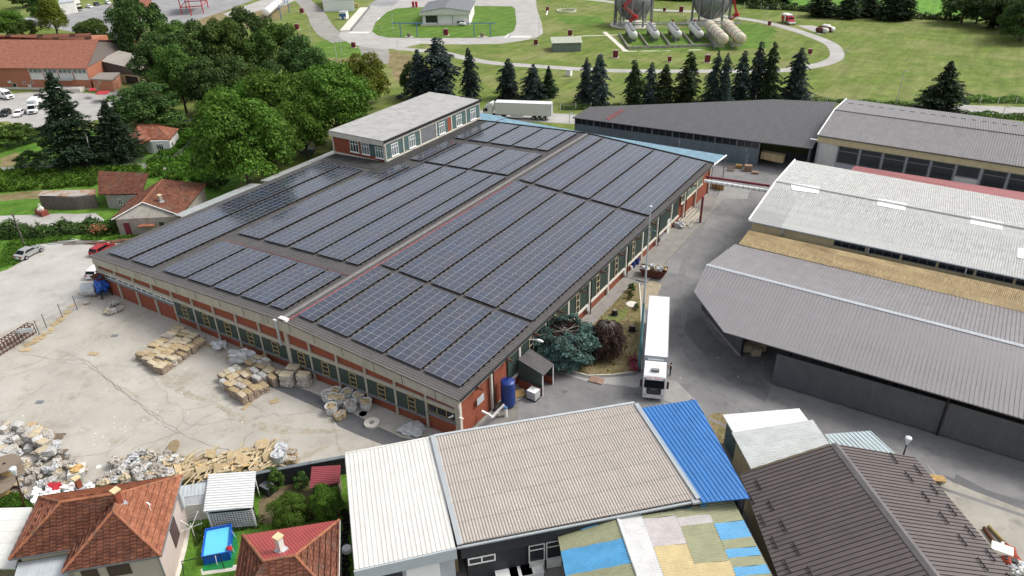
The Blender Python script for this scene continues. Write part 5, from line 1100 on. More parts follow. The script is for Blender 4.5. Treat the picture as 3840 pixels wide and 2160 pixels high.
sheet('dry_ground',[Z(480,390),Z(620,330),Z(1150,330),Z(1050,440),Z(700,440)],.009,DRYG,None,.8)
# pipes between spheres and tanks
pp=thing('pipe_rack','thin yellow and grey pipes linking the spheres with the horizontal tanks','pipework',down(g(1690,60)))
for i,(y0,y1,mt_,z) in enumerate(((335,320,YEL,2.6),(345,335,LGR,2.2),(375,360,MGR,1.6),(365,352,LGR,1.9))): MB().tube(g(*Z(620,y0),z),g(*Z(2500,y1),z),.11,n=5).build('pipe',mt_,pp)
for i in range(10): p=g(*Z(640+i*200,360-i*2)); MB().tube(p,p+V((0,0,2.6)),.08,n=5).build('support',MGR,pp)
# green grey shed
t=thing('grey_tin_shed','pale green roofed tin shed standing alone on the tank lawn','shed',down(g(1425,128)))
q=[g(1384,93,3.4),g(1461,91,3.4),g(1466,107,2.9),g(1388,109,2.9)]; m=MB(); ribbed(m,q,q[3]-q[0],.35,.04,th=.1); m.build('roof',corr('pale_green_sheet',(.4,.43,.33),(.3,.3,.22)),t); cc=sum(q,V((0,0,0)))/4; MB().prism([(cc.x+(p.x-cc.x)*.9,cc.y+(p.y-cc.y)*.9) for p in q],0,2.85).build('wall',mat('shed_green_grey',(.15,.19,.17),.6,.3),t)
# fire hose cabinets
cb=thing('hose_cabinet','x','cabinet',(0,0,0)); MB().box(-.8,-.6,.15,.8,.6,2.2).build('body',DRED,cb,world=False); MB().box(-.9,-.7,2.2,.9,.7,2.35).build('lid',mat('cabinet_lid',(.3,.2,.2),.6,.3),cb,world=False); MB().box(-1.1,-.9,0,1.1,.9,.15).build('plinth',CONL,cb,world=False)
CB=[(1377,27,.7,'by the round basin rim'),(1348,113,.8,'at the depot road bend'),(1434,90,.9,'behind the grey tin shed'),(1548,145,1.,'left of the slab path corner'),(1713,31,1.,'under the far path, the larger of two'),(1671,29,.7,'under the far path, the smaller of two'),(1684,155,.7,'small one above the spruce row'),(1779,157,1.,'with pale lid right of the spruce row gap'),(760,33,.9,'beside the worn track at the top'),(748,74,.9,'halfway down the track verge'),(757,103,.9,'by the three lawn path ends'),(890,120,.8,'at the road fork'),(1122,89,1.,'in front of the pump house'),(1935,64,.7,'left of the fire engine'),(2037,136,.7,'inside the path loop')]
for i,(x,y,s,l) in enumerate(CB):
    G=g(x,y); lab='dark red fire hose cabinet '+l
    if i==0: cb.location=G; cb.scale=(s,)*3; cb['label']=lab; cb['group']='fire hose cabinets'; cb.rotation_euler=(0,0,.4)
    else: dup(cb,G,.4,lab,scale=s)
wc=thing('white_cabinet','small white cabinet on the lawn above the lorry','cabinet',down(g(1431,190))); G=g(1431,191); MB().box(G.x-.8,G.y-.6,.1,G.x+.8,G.y+.6,1.7).build('body',WHT,wc); MB().box(G.x-.9,G.y-.7,1.7,G.x+.9,G.y+.7,1.82).build('lid',LGR,wc)
# portals
for i,(xa,ya,xb,yb,e) in enumerate(((1009,93,1050,93,18),(1193,93,1234,93,14))):
    A=g(xa,ya);B=g(xb,yb); h=hgt(xa,ya,58); t=thing('blue_portal_frame','blue steel portal frame on the lawn '+('left' if i==0 else 'right')+' of the pump house','portal frame',(A.x,A.y,0)); BS=mat('blue_steel',(.06,.16,.3),.5,.4)
    for P in (A,B): MB().tube(P,P+V((0,0,h)),.16).build('post',BS,t)
    d=(B-A).normalized(); MB().tube(A-d*3+V((0,0,h)),B+d*2+V((0,0,h)),.16).build('beam',BS,t)
    G=ex(A,B,.5); t=thing('valve_unit','grey valve unit on a pale slab beneath the %s blue portal'%('left' if i==0 else 'right'),'valve unit',(G.x,G.y,0)); MB().box(G.x-1.6,G.y-1,0,G.x+1.6,G.y+1,.12).build('slab',CONL,t); MB().box(G.x-.6,G.y-.4,.12,G.x+.6,G.y+.4,1.3).build('body',WOOD2,t)
# booth, containers
def cbox(name,label,cat,x,y,sx,sy,h,mt_,rz=.4,lid=None):
    G=g(x,y); t=thing(name,label,cat,G,rz); MB().box(-sx/2,-sy/2,.1,sx/2,sy/2,h).build('body',mt_,t,world=False); MB().box(-sx/2-.1,-sy/2-.1,h,sx/2+.1,sy/2+.1,h+.15).build('lid',lid or mt_,t,world=False); return t
t=cbox('guard_booth','small pale blue guard booth beside the weighbridge','booth',866,48,3,2.6,3.0,WHT,lid=LGR); MB().box(-1.52,-1.35,1.2,1.52,-1.31,2.4).box(-.5,-1.37,.1,.4,-1.315,2.3).build('window',mat('booth_blue',(.05,.12,.25),.4,.4),t,world=False)
cbox('blue_container','blue waste container by the white depot building','container',863,18,6,2.4,2.2,BLU,.42); cbox('yellow_container','small yellow container by the white depot building','container',897,18,2,1.6,1.5,YEL,.42)
for i in range(2): cbox('red_hydrant_box','small red box at the lawn edge, %s one'%('left','right')[i],'box',1040+i*8,18,.9,.9,2.2,RED)
wg=thing('weighbridge','raised weighbridge ramp with dark parapet in the depot road','weighbridge',down(g(905,55)))
A=g(884,78);B=g(931,20); T=WF(A,B,(1,-1)); l=(B-A).length; MB().box(0,-4.5,0,l,-.2,.35,T=T).build('deck',CONL,wg); MB().box(0,-.2,0,l,.1,.9,T=T).build('parapet',MGR,wg)
t=thing('round_basin','round sunken basin with light railing on the lawn','basin',down(g(1425,28))); G=g(1425,28); MB().lathe([(4.2,0),(4.2,.5),(3.8,.5),(3.8,.02)],28,T=Matrix.Translation((G.x,G.y,0)),cap=False).build('rim',CONL,t); m=MB()
for k in range(16): a=k*math.pi/8; q=V((G.x+4.2*math.cos(a),G.y+4.2*math.sin(a),.5)); m.tube(q,q+V((0,0,1)),.05,n=4)
m.build('railing',GAL,t)
# ================= vegetation =================
def leafmat(name,c1,c2,c3,rough=.7,objv=.4):
    m,nt,b=base(name,rough,.25); gi=N(nt,'NewGeometry').outputs['Random Per Island']
    a=ramp(nt,gi,[(0,c1),(.5,c2),(1,c3)]); n=ramp(nt,noise(nt,coords(nt,'obj'),.55,3),[(.35,.6),(.65,1.35)]); col=mix(nt,1.,a,n,'MULTIPLY')
    oi=ramp(nt,N(nt,'ObjectInfo').outputs['Random'],[(0,1-objv),(1,1+.0)]); col=mix(nt,1.,col,oi,'MULTIPLY')
    hu=N(nt,'HueSaturation'); hr=N(nt,'MapRange'); nt.links.new(N(nt,'ObjectInfo').outputs['Random'],hr.inputs[0]); hr.inputs[3].default_value=.483; hr.inputs[4].default_value=.51; nt.links.new(hr.outputs[0],hu.inputs['Hue']); nt.links.new(col,hu.inputs['Color']); col=hu.outputs[0]
    nt.links.new(col,b.inputs['Base Color']); 
    tr=N(nt,'BsdfTranslucent'); nt.links.new(col,tr.inputs[0]); ms=N(nt,'MixShader'); ms.inputs[0].default_value=.25
    out=nt.nodes['Material Output']; nt.links.new(b.outputs[0],ms.inputs[1]); nt.links.new(tr.outputs[0],ms.inputs[2]); nt.links.new(ms.outputs[0],out.inputs[0]); return m
LM={'mid':leafmat('leaves_mid_green',(0.0560,0.1176,0.0179),(0.0896,0.1736,0.0269),(0.1400,0.2352,0.0448)),
    'bright':leafmat('leaves_bright_green',(.06,.15,.012),(.10,.22,.022),(.155,.30,.036)),
    'dark':leafmat('leaves_dark_green',(0.0455,0.1014,0.0234),(0.0754,0.1495,0.0338),(0.1170,0.2015,0.0494)),
    'yellow':leafmat('leaves_yellow_green',(.10,.15,.012),(.16,.21,.02),(.23,.26,.032)),
    'spruce':leafmat('needles_dark',(0.0279,0.0558,0.0279),(0.0434,0.0837,0.0403),(0.0697,0.1209,0.0589)),
    'blue':leafmat('needles_blue_grey',(0.0465,0.0744,0.0713),(0.0744,0.1147,0.1085),(0.1162,0.1674,0.1550)),
    'pine':leafmat('needles_olive',(0.0434,0.0775,0.0341),(0.0651,0.1085,0.0465),(0.0961,0.1519,0.0651)),
    'turq':leafmat('needles_turquoise',(0.0780,0.1495,0.1365),(0.1430,0.2600,0.2340),(0.2470,0.4030,0.3510)),
    'brown':leafmat('dry_brown_twigs',(.08,.052,.042),(.125,.082,.065),(.18,.125,.10),.9)}
BARK=mat('bark',(.09,.07,.055),.95,.1,var=.3,s=4)
def quadmesh(name,P,Nn,A,S,asp,mt):
    """P centres, Nn normals, A in-plane axis, S half sizes: four-cornered leaf clumps"""
    n=len(P); Bn=np.cross(Nn,A); Bn/=np.linalg.norm(Bn,axis=1)[:,None]+1e-9
    a=A*S[:,None]; b=Bn*(S*asp)[:,None]; f=Nn*(S*.25)[:,None]
    v=np.stack([P-a-f,P-b+f*.6,P+a-f,P+b+f*.6],1).reshape(-1,3).astype(np.float32)
    me=bpy.data.meshes.new(name); me.vertices.add(4*n); me.vertices.foreach_set('co',v.ravel()); me.loops.add(4*n); me.loops.foreach_set('vertex_index',np.arange(4*n,dtype=np.int32))
    me.polygons.add(n); me.polygons.foreach_set('loop_start',np.arange(0,4*n,4,dtype=np.int32)); me.polygons.foreach_set('loop_total',np.full(n,4,dtype=np.int32)); me.materials.append(mt); me.update(calc_edges=True); me.validate(); return me
def unit(v): return v/(np.linalg.norm(v,axis=1)[:,None]+1e-9)
def crown_broad(seed,n=9000,R=1.,H=1.,z0=.0,lobes=34,leaf=.035,mt=None,name='crown',shape='round'):
    r=np.random.default_rng(seed); C_=[];Rr=[]
    for i in range(lobes):
        th=math.acos(1-1.75*(i+.5)/lobes); ph=i*2.4+r.uniform(-.4,.4); k=r.uniform(.55,.95)
        c=np.array([math.sin(th)*math.cos(ph)*R*k,math.sin(th)*math.sin(ph)*R*k,z0+H*.5+math.cos(th)*H*.5*k])
        if shape=='cone': w_=1-.6*max(0,(c[2]-z0)/H); c[0]*=w_; c[1]*=w_
        C_.append(c); Rr.append(R*r.uniform(.17,.4))
    C_=np.array(C_);Rr=np.array(Rr); w_=Rr**2; idx=r.choice(lobes,n,p=w_/w_.sum()); d=unit(r.normal(size=(n,3))); d[:,2]=np.where(d[:,2]<-.35,-d[:,2],d[:,2])
    rad=Rr[idx]*(r.uniform(.55,1.08,n)); P=C_[idx]+d*rad[:,None]*np.array([1,1,.85])
    cen=np.array([0,0,z0+H*.45]); q=(P-cen)/np.array([R,R,H*.5]); keep=np.linalg.norm(q,axis=1)>.42; P=P[keep]; d=d[keep]; n=len(P)
    Nn=unit(d*.9+r.normal(size=(n,3))*.55+np.array([0,0,.35])); A=unit(np.cross(Nn,r.normal(size=(n,3))))
    return quadmesh(name,P,Nn,A,leaf*r.uniform(.6,1.5,n),r.uniform(.5,.9,n),mt)
def crown_conifer(seed,mt,H=1.,R=.28,tiers=26,ragged=.3,lean=0,top2=False,droop=.5,name='crown',z0=.1,dens=1.,leaf=.017,taper=.85):
    r=np.random.default_rng(seed); Ps=[];As=[];Ns=[];S=[]
    for k in range(tiers):
        f=(k+.5)/tiers; z=z0+(1-z0)*f; L=R*max(.04,(1-f)**taper)*r.uniform(1-ragged,1+ragged*.4)
        if f<.12: L*=.8
        nb=int((7+7*(1-f)))
        for b in range(nb):
            ph=r.uniform(0,6.283); l=L*r.uniform(.55,1.1); m=int(dens*(8+54*l/R*.8)); t=r.uniform(.12,1,m)**.8
            wd=(1-t)*.32*l+.018; o=r.uniform(-1,1,m)*wd; dr=-droop*l*t**1.6+ .12*l*t
            x=np.cos(ph)*l*t-np.sin(ph)*o; y=np.sin(ph)*l*t+np.cos(ph)*o; zz=z+dr-np.abs(o)*.5+r.normal(size=m)*.008
            Ps.append(np.stack([x,y,zz],1)); dirv=np.stack([np.full(m,math.cos(ph)),np.full(m,math.sin(ph)),-droop*1.2*t],1); As.append(unit(dirv+r.normal(size=(m,3))*.35)); S.append(np.full(m,leaf)*r.uniform(.7,1.5,m)*(1 if f<.9 else .7))
    P=np.concatenate(Ps);A=np.concatenate(As);S=np.concatenate(S); n=len(P); Nn=unit(np.cross(A,r.normal(size=(n,3)))*1.0+np.array([0,0,.9])); A=unit(np.cross(Nn,np.cross(A,Nn)))
    return quadmesh(name,P,Nn,A,S,r.uniform(.35,.6,n),mt)
def limbs(seed,spread=.5,z0=.15,z1=.6,n=6,r0=.03):
    r=random.Random(seed); m=MB(); m.tube((0,0,-.01),(0,0,z0),r0,r0*.85,n=8); m.tube((0,0,z0),(r.uniform(-.03,.03),0,z1),r0*.85,r0*.35,n=7)
    for i in range(n):
        a=i*2.4+r.uniform(-.3,.3); z=z0+(z1-z0)*i/n; k=spread*r.uniform(.6,1); q=(k*.5*math.cos(a),k*.5*math.sin(a),z+.16); m.tube((0,0,z),q,r0*.5,r0*.3,n=5); m.tube(q,(k*math.cos(a),k*math.sin(a),z+.3),r0*.3,r0*.1,n=5)
    return m
PT={}
def proto(key,crown,trunk):
    o=trunk.build('trunk',BARK); me=o.data; bpy.data.objects.remove(o); PT[key]=(crown,me)
for i in range(3): proto('mid%d'%i,crown_broad(10+i,13000,.5,1.0,.0,mt=LM['mid'],leaf=.017),limbs(i,.36,.12))
for i in range(3): proto('dark%d'%i,crown_broad(20+i,13000,.5,1.0,.0,mt=LM['dark'],leaf=.017),limbs(i,.36,.12))
for i in range(4): proto('bright%d'%i,crown_broad(30+i,18000,.5,1.0,.0,mt=LM['bright'],leaf=.0145,lobes=44),limbs(i,.36,.1))
proto('yellow0',crown_broad(41,12000,.5,.95,.05,mt=LM['yellow'],leaf=.016,lobes=40),limbs(2,.36,.1))
proto('lime0',crown_broad(43,12000,.5,.95,.05,mt=LM['yellow'],leaf=.016,lobes=40,shape='cone'),limbs(2,.3,.1))
for i in range(4): proto('blue%d'%i,crown_conifer(50+i,LM['blue'],R=(.2,.26,.22,.24)[i],ragged=.55,droop=.85,dens=.8,leaf=.016,taper=(.4,.7,.5,.6)[i],z0=.08),MB().tube((0,0,-.01),(0,0,.9),.018,.004,n=7))
for i in range(2): proto('pine%d'%i,crown_conifer(60+i,LM['pine'],R=.2,ragged=.5,droop=.8,dens=.6,leaf=.017,taper=.5,z0=.07),MB().tube((0,0,-.01),(0,0,.9),.018,.004,n=7))
for i in range(3): proto('spruce%d'%i,crown_conifer(70+i,LM['spruce'],R=.27,tiers=34,ragged=.35,droop=.35,dens=1.1,leaf=.0125,taper=.8,z0=.06),MB().tube((0,0,-.01),(0,0,.95),.02,.004,n=8))
for i in range(2): proto('bush%d'%i,crown_broad(80+i,3500,.5,.9,.02,lobes=16,mt=LM['mid'],leaf=.03),limbs(i,.3,.05,r0=.02))
for i in range(2): proto('dbush%d'%i,crown_broad(84+i,3500,.5,.9,.02,lobes=16,mt=LM['dark'],leaf=.03),limbs(i,.3,.05,r0=.02))
def tree(key,x,y,wpx,ytop,label,cat='tree',group=None,name=None,zb=0,hm=1.):
    """stands at photo place x,y; crown wpx wide, top at ytop"""
    G=g(x,y,zb); h=max(1.,hgt(x,y,ytop))*hm; w=wpx*mpp(x,y,h*.5)*(1.13 if key[:-1] in ('mid','dark','bright','yellow','lime') else 1.55 if key[:-1] in ('blue','pine') else 1.6 if key[:-1]=='spruce' else 1.1); h*=1.06; cw={'b':1,'l':1,'m':1,'d':1,'y':1}
    bw=.5*2 if key[:-1] in ('mid','dark','bright','yellow','lime','bush','dbush') else {'blue':.44,'pine':.36,'spruce':.5}[key[:-1]]
    G=G+V((0,0,0)); t=thing(name or {'spruce':'spruce_tree','blue':'spruce_tree','pine':'pine_tree','bush':'bush','dbush':'bush'}.get(key[:-1],'broadleaf_tree'),label,cat,(G.x,G.y,zb),random.uniform(0,6.28),group)
    for nm,me in (('crown',PT[key][0]),('trunk',PT[key][1])):
        o=bpy.data.objects.new(nm,me); SC.collection.objects.link(o); o.parent=t; o.scale=(w/bw,w/bw,h)
    if key[:-1] in ('blue','pine'): t.rotation_euler=(random.uniform(-.045,.045),random.uniform(-.045,.045),t.rotation_euler[2])
    return t
random.seed(9)
GB='broadleaf trees between the orange building and the solar hall'
TL=[('dark0',378,165,150,-14,'tall dark tree crown at the top left beside the depot square'),('mid1',250,122,82,50,'small round green tree behind the orange building'),
('lime0',147,92,88,-8,'conical yellow-green tree behind the orange building roof'),('mid0',60,20,60,-25,'leafy tree at the top left corner'),('bright1',22,95,90,30,'light green tree at the left edge behind the orange building'),('mid2',62,96,60,52,'small tree beside the road tanker'),('mid1',118,60,70,-20,'bare-stemmed tree beside the road tanker trailer'),
('dark1',415,225,130,95,'dark tree behind the barn and above the round green tree'),('dark0',500,245,150,75,'broad dark green tree in the middle of the wood'),('mid0',575,228,140,60,'mid green tree in the centre of the wood'),('dark2',640,200,120,28,'tall dark tree at the top of the wood'),('mid2',700,215,130,62,'grey-green tree crown near the worn track'),('dark1',765,235,120,100,'dark tree on the right flank of the wood'),('mid1',540,170,100,70,'smaller tree at the back of the wood'),
('dark2',600,290,130,150,'shaded dark tree in the front row of the wood'),('mid0',470,285,110,120,'tree at the front left of the wood by the lane'),('dark0',690,290,120,160,'dark tree between the wood and the bright trees'),
('bright0',630,475,225,250,'big bright green tree standing closest to the solar hall'),('bright1',735,372,200,185,'bright green tree second in the row beside the solar hall'),('bright2',855,372,215,182,'bright green tree touching the rooftop office corner'),('bright3',575,360,130,240,'bright green tree at the left end of the bright row'),('bright1',655,350,150,205,'bright green tree behind the biggest one'),('bright2',700,440,130,290,'lower bright green tree filling in right of the biggest one'),('bright0',775,400,130,250,'bright green tree near the green skip'),('mid2',640,300,140,180,'mid green tree between the wood and the bright row'),('dark2',560,290,140,150,'dark tree in the front edge of the wood by the lane'),('dark1',800,250,120,130,'dark tree at the right end of the wood'),('mid0',450,190,110,60,'mid green tree above the white roofed shed'),('bright3',790,300,120,190,'bright green tree squeezed behind the two biggest bright ones'),
('yellow0',925,268,128,146,'yellow-green tree behind the rooftop office'),('dark0',380,322,172,215,'dense dark round tree above the white cottage'),
('mid2',590,110,60,40,'slender tree at the upper edge of the wood'),('dark1',350,90,90,0,'dark tree at the back of the square')]
for k,x,y,wd,yt,l in TL: tree(k,x,y,wd,yt,l,group=GB)
tree('spruce0',200,418,160,196,'tall dark spruce in front of the parked vans',group='dark spruces by the cottage'); tree('spruce1',305,405,112,262,'shorter dark spruce beside the white cottage',group='dark spruces by the cottage')
tree('spruce2',2360,283,106,160,'lone dark spruce beyond the far grey hall')
tree('blue0',1105,250,112,103,'broad blue-grey spruce, the biggest behind the rooftop office'); tree('blue1',1062,250,80,130,'blue-grey spruce on the left of the big spruce clump'); tree('dark2',1038,243,60,160,'dark leafy tree at the left foot of the spruce clump')
GR='spruces in a row along the back fence'
row=[('blue2',1187,247,50,126),('blue0',1278,248,62,153),('blue1',1340,246,62,166),('spruce1',1380,244,42,170),('blue3',1470,258,48,150),('blue0',1506,268,64,143),('pine0',1594,268,52,156),('blue2',1631,266,44,163),('pine1',1666,264,54,167),('pine0',1722,262,66,138),('blue1',1788,260,50,135),('blue3',1818,262,46,138),('blue2',1858,254,54,134),('blue0',1892,252,50,112),('pine1',1930,252,56,113),('blue3',1994,252,76,127)]
nth=['first','second','third','fourth','fifth','sixth','seventh','eighth','ninth','tenth','eleventh','twelfth','thirteenth','fourteenth','fifteenth','sixteenth']
for i,(k,x,y,wd,yt) in enumerate(row): tree(k,x,y,wd,yt,'%s spruce from the left in the row along the back fence'%nth[i],group=GR)
GT='trees along the far hedge'
for k,x,y,wd,yt,l in [('pine0',2062,42,66,-22,'pine left of the gap in the far hedge'),('pine1',2130,45,60,-24,'pine with two stems by the far hedge'),('dark1',2155,40,50,-10,'leafy tree between pines at the far hedge'),('pine0',2185,42,50,-20,'pine right of the leafy tree at the hedge'),('pine1',2228,50,54,-24,'first of three dark pines in a clump by the hedge'),('spruce1',2252,52,50,-26,'middle of the three dark pines by the hedge'),('pine0',2275,50,46,-22,'last of the three dark pines by the hedge'),('dark2',2418,58,110,-30,'big dark tree before the bright field'),('dark0',2455,60,80,-20,'dark tree right of the big tree before the bright field'),('dark1',2515,75,120,-25,'dark tree at the top right corner, left one'),('dark0',2565,105,130,-10,'dark tree at the right edge above the lawn'),('spruce0',2498,70,60,-20,'narrow dark spruce among the top right trees'),('dark2',2610,90,140,-20,'dark tree cut by the right edge'),('pine1',1690,-2,50,-40,'pine behind the spheres at the top edge'),('pine0',1720,0,50,-40,'second pine behind the spheres'),('mid0',1840,2,60,-30,'tree behind the right sphere'),('pine1',1900,4,60,-34,'pine at the dark wood edge right of the spheres'),('pine0',1960,8,60,-30,'pine standing before the long hedge')]: tree(k,x,y,wd,yt,l,group=GT)
# dark wood behind and hedges
def thicket(name,label,cat,pts,wd,h,mt,dens=60,leaf=.35,kind=None):
    P=[V((g(*p).x,g(*p).y,0)) for p in pts]; r=np.random.default_rng(len(pts)*3+int(h*10)); Q=[];Nn=[]
    for a,b in zip(P,P[1:]):
        l=(b-a).length; n=int(l*dens); t=r.uniform(0,1,n); th=r.uniform(-.2,math.pi+.2,n); d=(b-a).normalized(); s=np.array([-d.y,d.x,0]); base_=np.array(a)+np.outer(t,np.array(b-a))
        hm=h*(.75+.25*np.sin(t*l*.9+3)+r.normal(size=n)*.08); rad=r.uniform(.7,1.05,n)
        Q.append(base_+np.outer(np.cos(th)*wd*.5*rad,s)+np.outer(np.maximum(np.sin(th),0)*hm*rad+.05,[0,0,1])); Nn.append(np.outer(np.cos(th),s)+np.outer(np.sin(th)+.3,[0,0,1])+r.normal(size=(n,3))*.5)
    Q=np.concatenate(Q);Nn=unit(np.concatenate(Nn)); n=len(Q); A=unit(np.cross(Nn,r.normal(size=(n,3)))); me=quadmesh(name,Q,Nn,A,leaf*r.uniform(.5,1.3,n),r.uniform(.5,.9,n),mt); o=bpy.data.objects.new(name,me); SC.collection.objects.link(o); tag(o,label,None if kind else cat,kind=kind) if 0 else tag(o,label,cat if not kind else None,None,kind); return o
thicket('hedge','long ivy-dark hedge between the gravel lot and the gardens','hedge',[(-40,597),(100,594),(170,586),(240,580),(300,580),(372,577)],2.6,3.0,LM['dark'],380,.2)
thicket('hedge','dark hedge line under the far trees at the top right','hedge',[(1880,20),(2000,26),(2095,34),(2200,42),(2330,48),(2420,52)],3,3.4,LM['dark'],50,.45)
thicket('hedge','rough green hedge along the road beyond the far grey hall','hedge',[(2408,254),(2480,256),(2576,257),(2640,258)],3,1.8,LM['bright'],90,.25)
thicket('hedge','low scrub along the back fence under the spruces','hedge',[(1410,274),(1500,275),(1600,268),(1750,262),(1900,256),(2000,252),(2120,258),(2310,268)],1.6,1.2,LM['mid'],60,.22)
thicket('hedge','scrub strip on the verge below the far road','hedge',[(2430,290),(2500,293),(2640,304)],3,1.3,LM['mid'],80,.25)
thicket('wood','dark wood closing the view behind the right sphere','wood',[(1640,-6),(1800,0),(1960,10)],14,13,LM['dark'],180,.7,'stuff')
GU='shrubs in the overgrown gardens at the left'
for i,(k,x,y,wd,yt,l) in enumerate([('bush0',20,372,100,306,'big shrub at the left edge below the parked cars'),('bush1',60,362,70,315,'shrub beside the big shrub at the left edge'),('bush0',100,352,60,320,'shrub at the corner of the parking'),('bush1',135,382,60,335,'bright shrub left of the tall spruce'),('dbush0',78,420,72,380,'dark dome-shaped shrub on the lawn by the lane'),('dbush1',420,300,60,270,'dark shrub at the foot of the round tree'),('bush0',455,330,60,300,'shrub by the short grey lane'),('bush0',540,420,90,380,'shrub at the foot of the biggest bright tree'),('bush0',545,475,60,445,'shrub touching the grey lean-to'),('dbush0',330,112,40,88,'dark shrub on the dry grass by the square'),('bush0',215,95,50,60,'shrub by the grey square'),('bush1',180,28,50,8,'shrub before the grey white office'),('bush0',350,255,50,236,'shrub by the barn doorway'),('dbush1',475,210,80,150,'undergrowth in the wood by the barn')]): tree(k,x,y,wd,yt,l,'shrub',GU)
for i,(k,x,y,wd,yt,l) in enumerate([('bright0',738,1322,88,1254,'leafy green fruit tree in the garden behind the red roofed house'),('bright1',828,1306,78,1232,'leafy green tree against the cream roofed workshop'),('bush1',700,1230,46,1180,'thin young tree by the dark boundary wall'),('dbush1',760,1230,40,1195,'small shrub by the red tin shed'),('bush0',270,585,60,560,'shrub with orange flowers standing in the long hedge')]): tree(k,x,y,wd,yt,l,'tree' if i<3 else 'shrub')
# weeds and rough grass tufts
def tufts(name,label,poly,n,h,mt,leaf=.12):
    P=[g(*p) for p in poly]; xs=[p.x for p in P];ys=[p.y for p in P]; r=np.random.default_rng(n); out=[]
    def ins(x,y):
        c_=False
        for i in range(len(P)):
            a,b=P[i],P[i-1]
            if (a.y>y)!=(b.y>y) and x<(b.x-a.x)*(y-a.y)/(b.y-a.y)+a.x: c_=not c_
        return c_
    while len(out)<n:
        x,y=r.uniform(min(xs),max(xs)),r.uniform(min(ys),max(ys))
        if ins(x,y) and math.sin(x*.9+2*math.sin(y*.7))+r.uniform(-.8,.8)>-.2: out.append((x,y,r.uniform(.02,h)))
    Q=np.array(out); Nn=unit(r.normal(size=(n,3))*[1,1,.5]+[0,0,.4]); A=unit(np.cross(Nn,r.normal(size=(n,3)))); me=quadmesh(name,Q,Nn,A,leaf*r.uniform(.5,1.6,n),r.uniform(.3,.6,n),mt); o=bpy.data.objects.new(name,me); SC.collection.objects.link(o); o['label']=label; o['kind']='stuff'
tufts('weeds','rough grass and weeds on the verge in front of the garden house',[(0,432),(240,428),(520,412),(540,480),(520,462),(245,440),(245,470),(60,480),(0,485)],16000,.9,LM['bright'],.3)
tufts('weeds','rough weeds in the overgrown plot beside the white cottage',[(370,415),(440,360),(520,300),(560,380),(540,470),(520,465),(400,440)],14000,1.1,LM['bright'],.3)
tufts('grass','grass tufts on the strip beside the gravel lot',[(0,602),(250,592),(350,590),(300,610),(180,606),(100,615),(60,660),(0,680)],7000,.25,LM['bright'],.14)
tufts('grass','garden grass behind the pergola',[(480,1318),(700,1290),(860,1290),(850,1305),(610,1335),(520,1345),(490,1380)],4000,.1,LM['mid'],.08)
tufts('grass','weeds behind the spools beside the annex',[(0,1240),(60,1245),(70,1275),(0,1278)],2500,.3,LM['bright'],.1)
tufts('grass','dry tufts in the planted bed',[(1400,926),(1478,943),(1600,932),(1608,800),(1605,725),(1565,720),(1440,835),(1400,885)],5000,.06,leafmat('dry_tufts',(.13,.12,.04),(.2,.16,.07),(.26,.21,.1)),.1)
tufts('grass','weeds by the fence corner of the red car',[(300,555),(420,560),(330,610),(280,600)],1500,.3,LM['mid'],.14)
# ---- the two special trees in the bed ----
def ring_spruce():
    G=g(1420,905); r=np.random.default_rng(3); n=15000; R=(g(1497,880)-g(1348,880)).length*.5; H=4.9
    th=r.uniform(0,6.283,n); u=r.uniform(0,1,n); lob=1+.13*np.sin(th*6+u*11)+.09*np.sin(th*11-u*17)+.05*np.sin(th*19+u*30); prof=np.where(u<.75,.80+.2*np.sin(u/.75*math.pi*.6),.98-(u-.75)*1.3)
    rad=R*prof*lob*r.uniform(.82,1.03,n); z=.5+u*(H-.5)*(1+.05*np.sin(th*5)); P=np.stack([np.cos(th)*rad,np.sin(th)*rad,z],1); out=np.stack([np.cos(th),np.sin(th),np.full(n,.15)],1)
    A=unit(out*[1,1,0]+r.normal(size=(n,3))*.4+[0,0,-.35]); Nn=unit(np.cross(A,r.normal(size=(n,3)))+out*.8+[0,0,.7]); A=unit(np.cross(Nn,np.cross(A,Nn)))
    t=thing('clipped_blue_spruce','turquoise blue spruce with its top cut out beside the entrance porch','tree',(G.x,G.y,.0))
    o=bpy.data.objects.new('crown',quadmesh('crown',P,Nn,A,.15*r.uniform(.6,1.4,n),r.uniform(.35,.6,n),LM['turq'])); SC.collection.objects.link(o); o.parent=t
    m=6000; th=r.uniform(0,6.283,m); rr=R*.8*np.sqrt(r.uniform(0,1,m)); P=np.stack([np.cos(th)*rr,np.sin(th)*rr,H*.52+.35*H*rr/R+r.normal(size=m)*.2],1); A=unit(np.stack([np.cos(th),np.sin(th),r.normal(size=m)*.3+.2],1)); Nn=unit(np.cross(A,r.normal(size=(m,3)))); 
    o=bpy.data.objects.new('bare_twigs',quadmesh('bare_twigs',P,Nn,A,.22*r.uniform(.6,1.4,m),np.full(m,.12),LM['brown'])); SC.collection.objects.link(o); o.parent=t
    b=MB(); b.tube((0,0,0),(0,0,H*.95),.22,.1); rr_=random.Random(4)
    for i in range(16): a=i*2.4; z=H*rr_.uniform(.55,.9); b.tube((0,0,z),(R*.85*math.cos(a),R*.85*math.sin(a),H*rr_.uniform(.75,1.0)),.06,.02,n=5)
    b.build('trunk',mat('grey_twig',(.22,.2,.18),.9,.1),t,world=False)
ring_spruce()
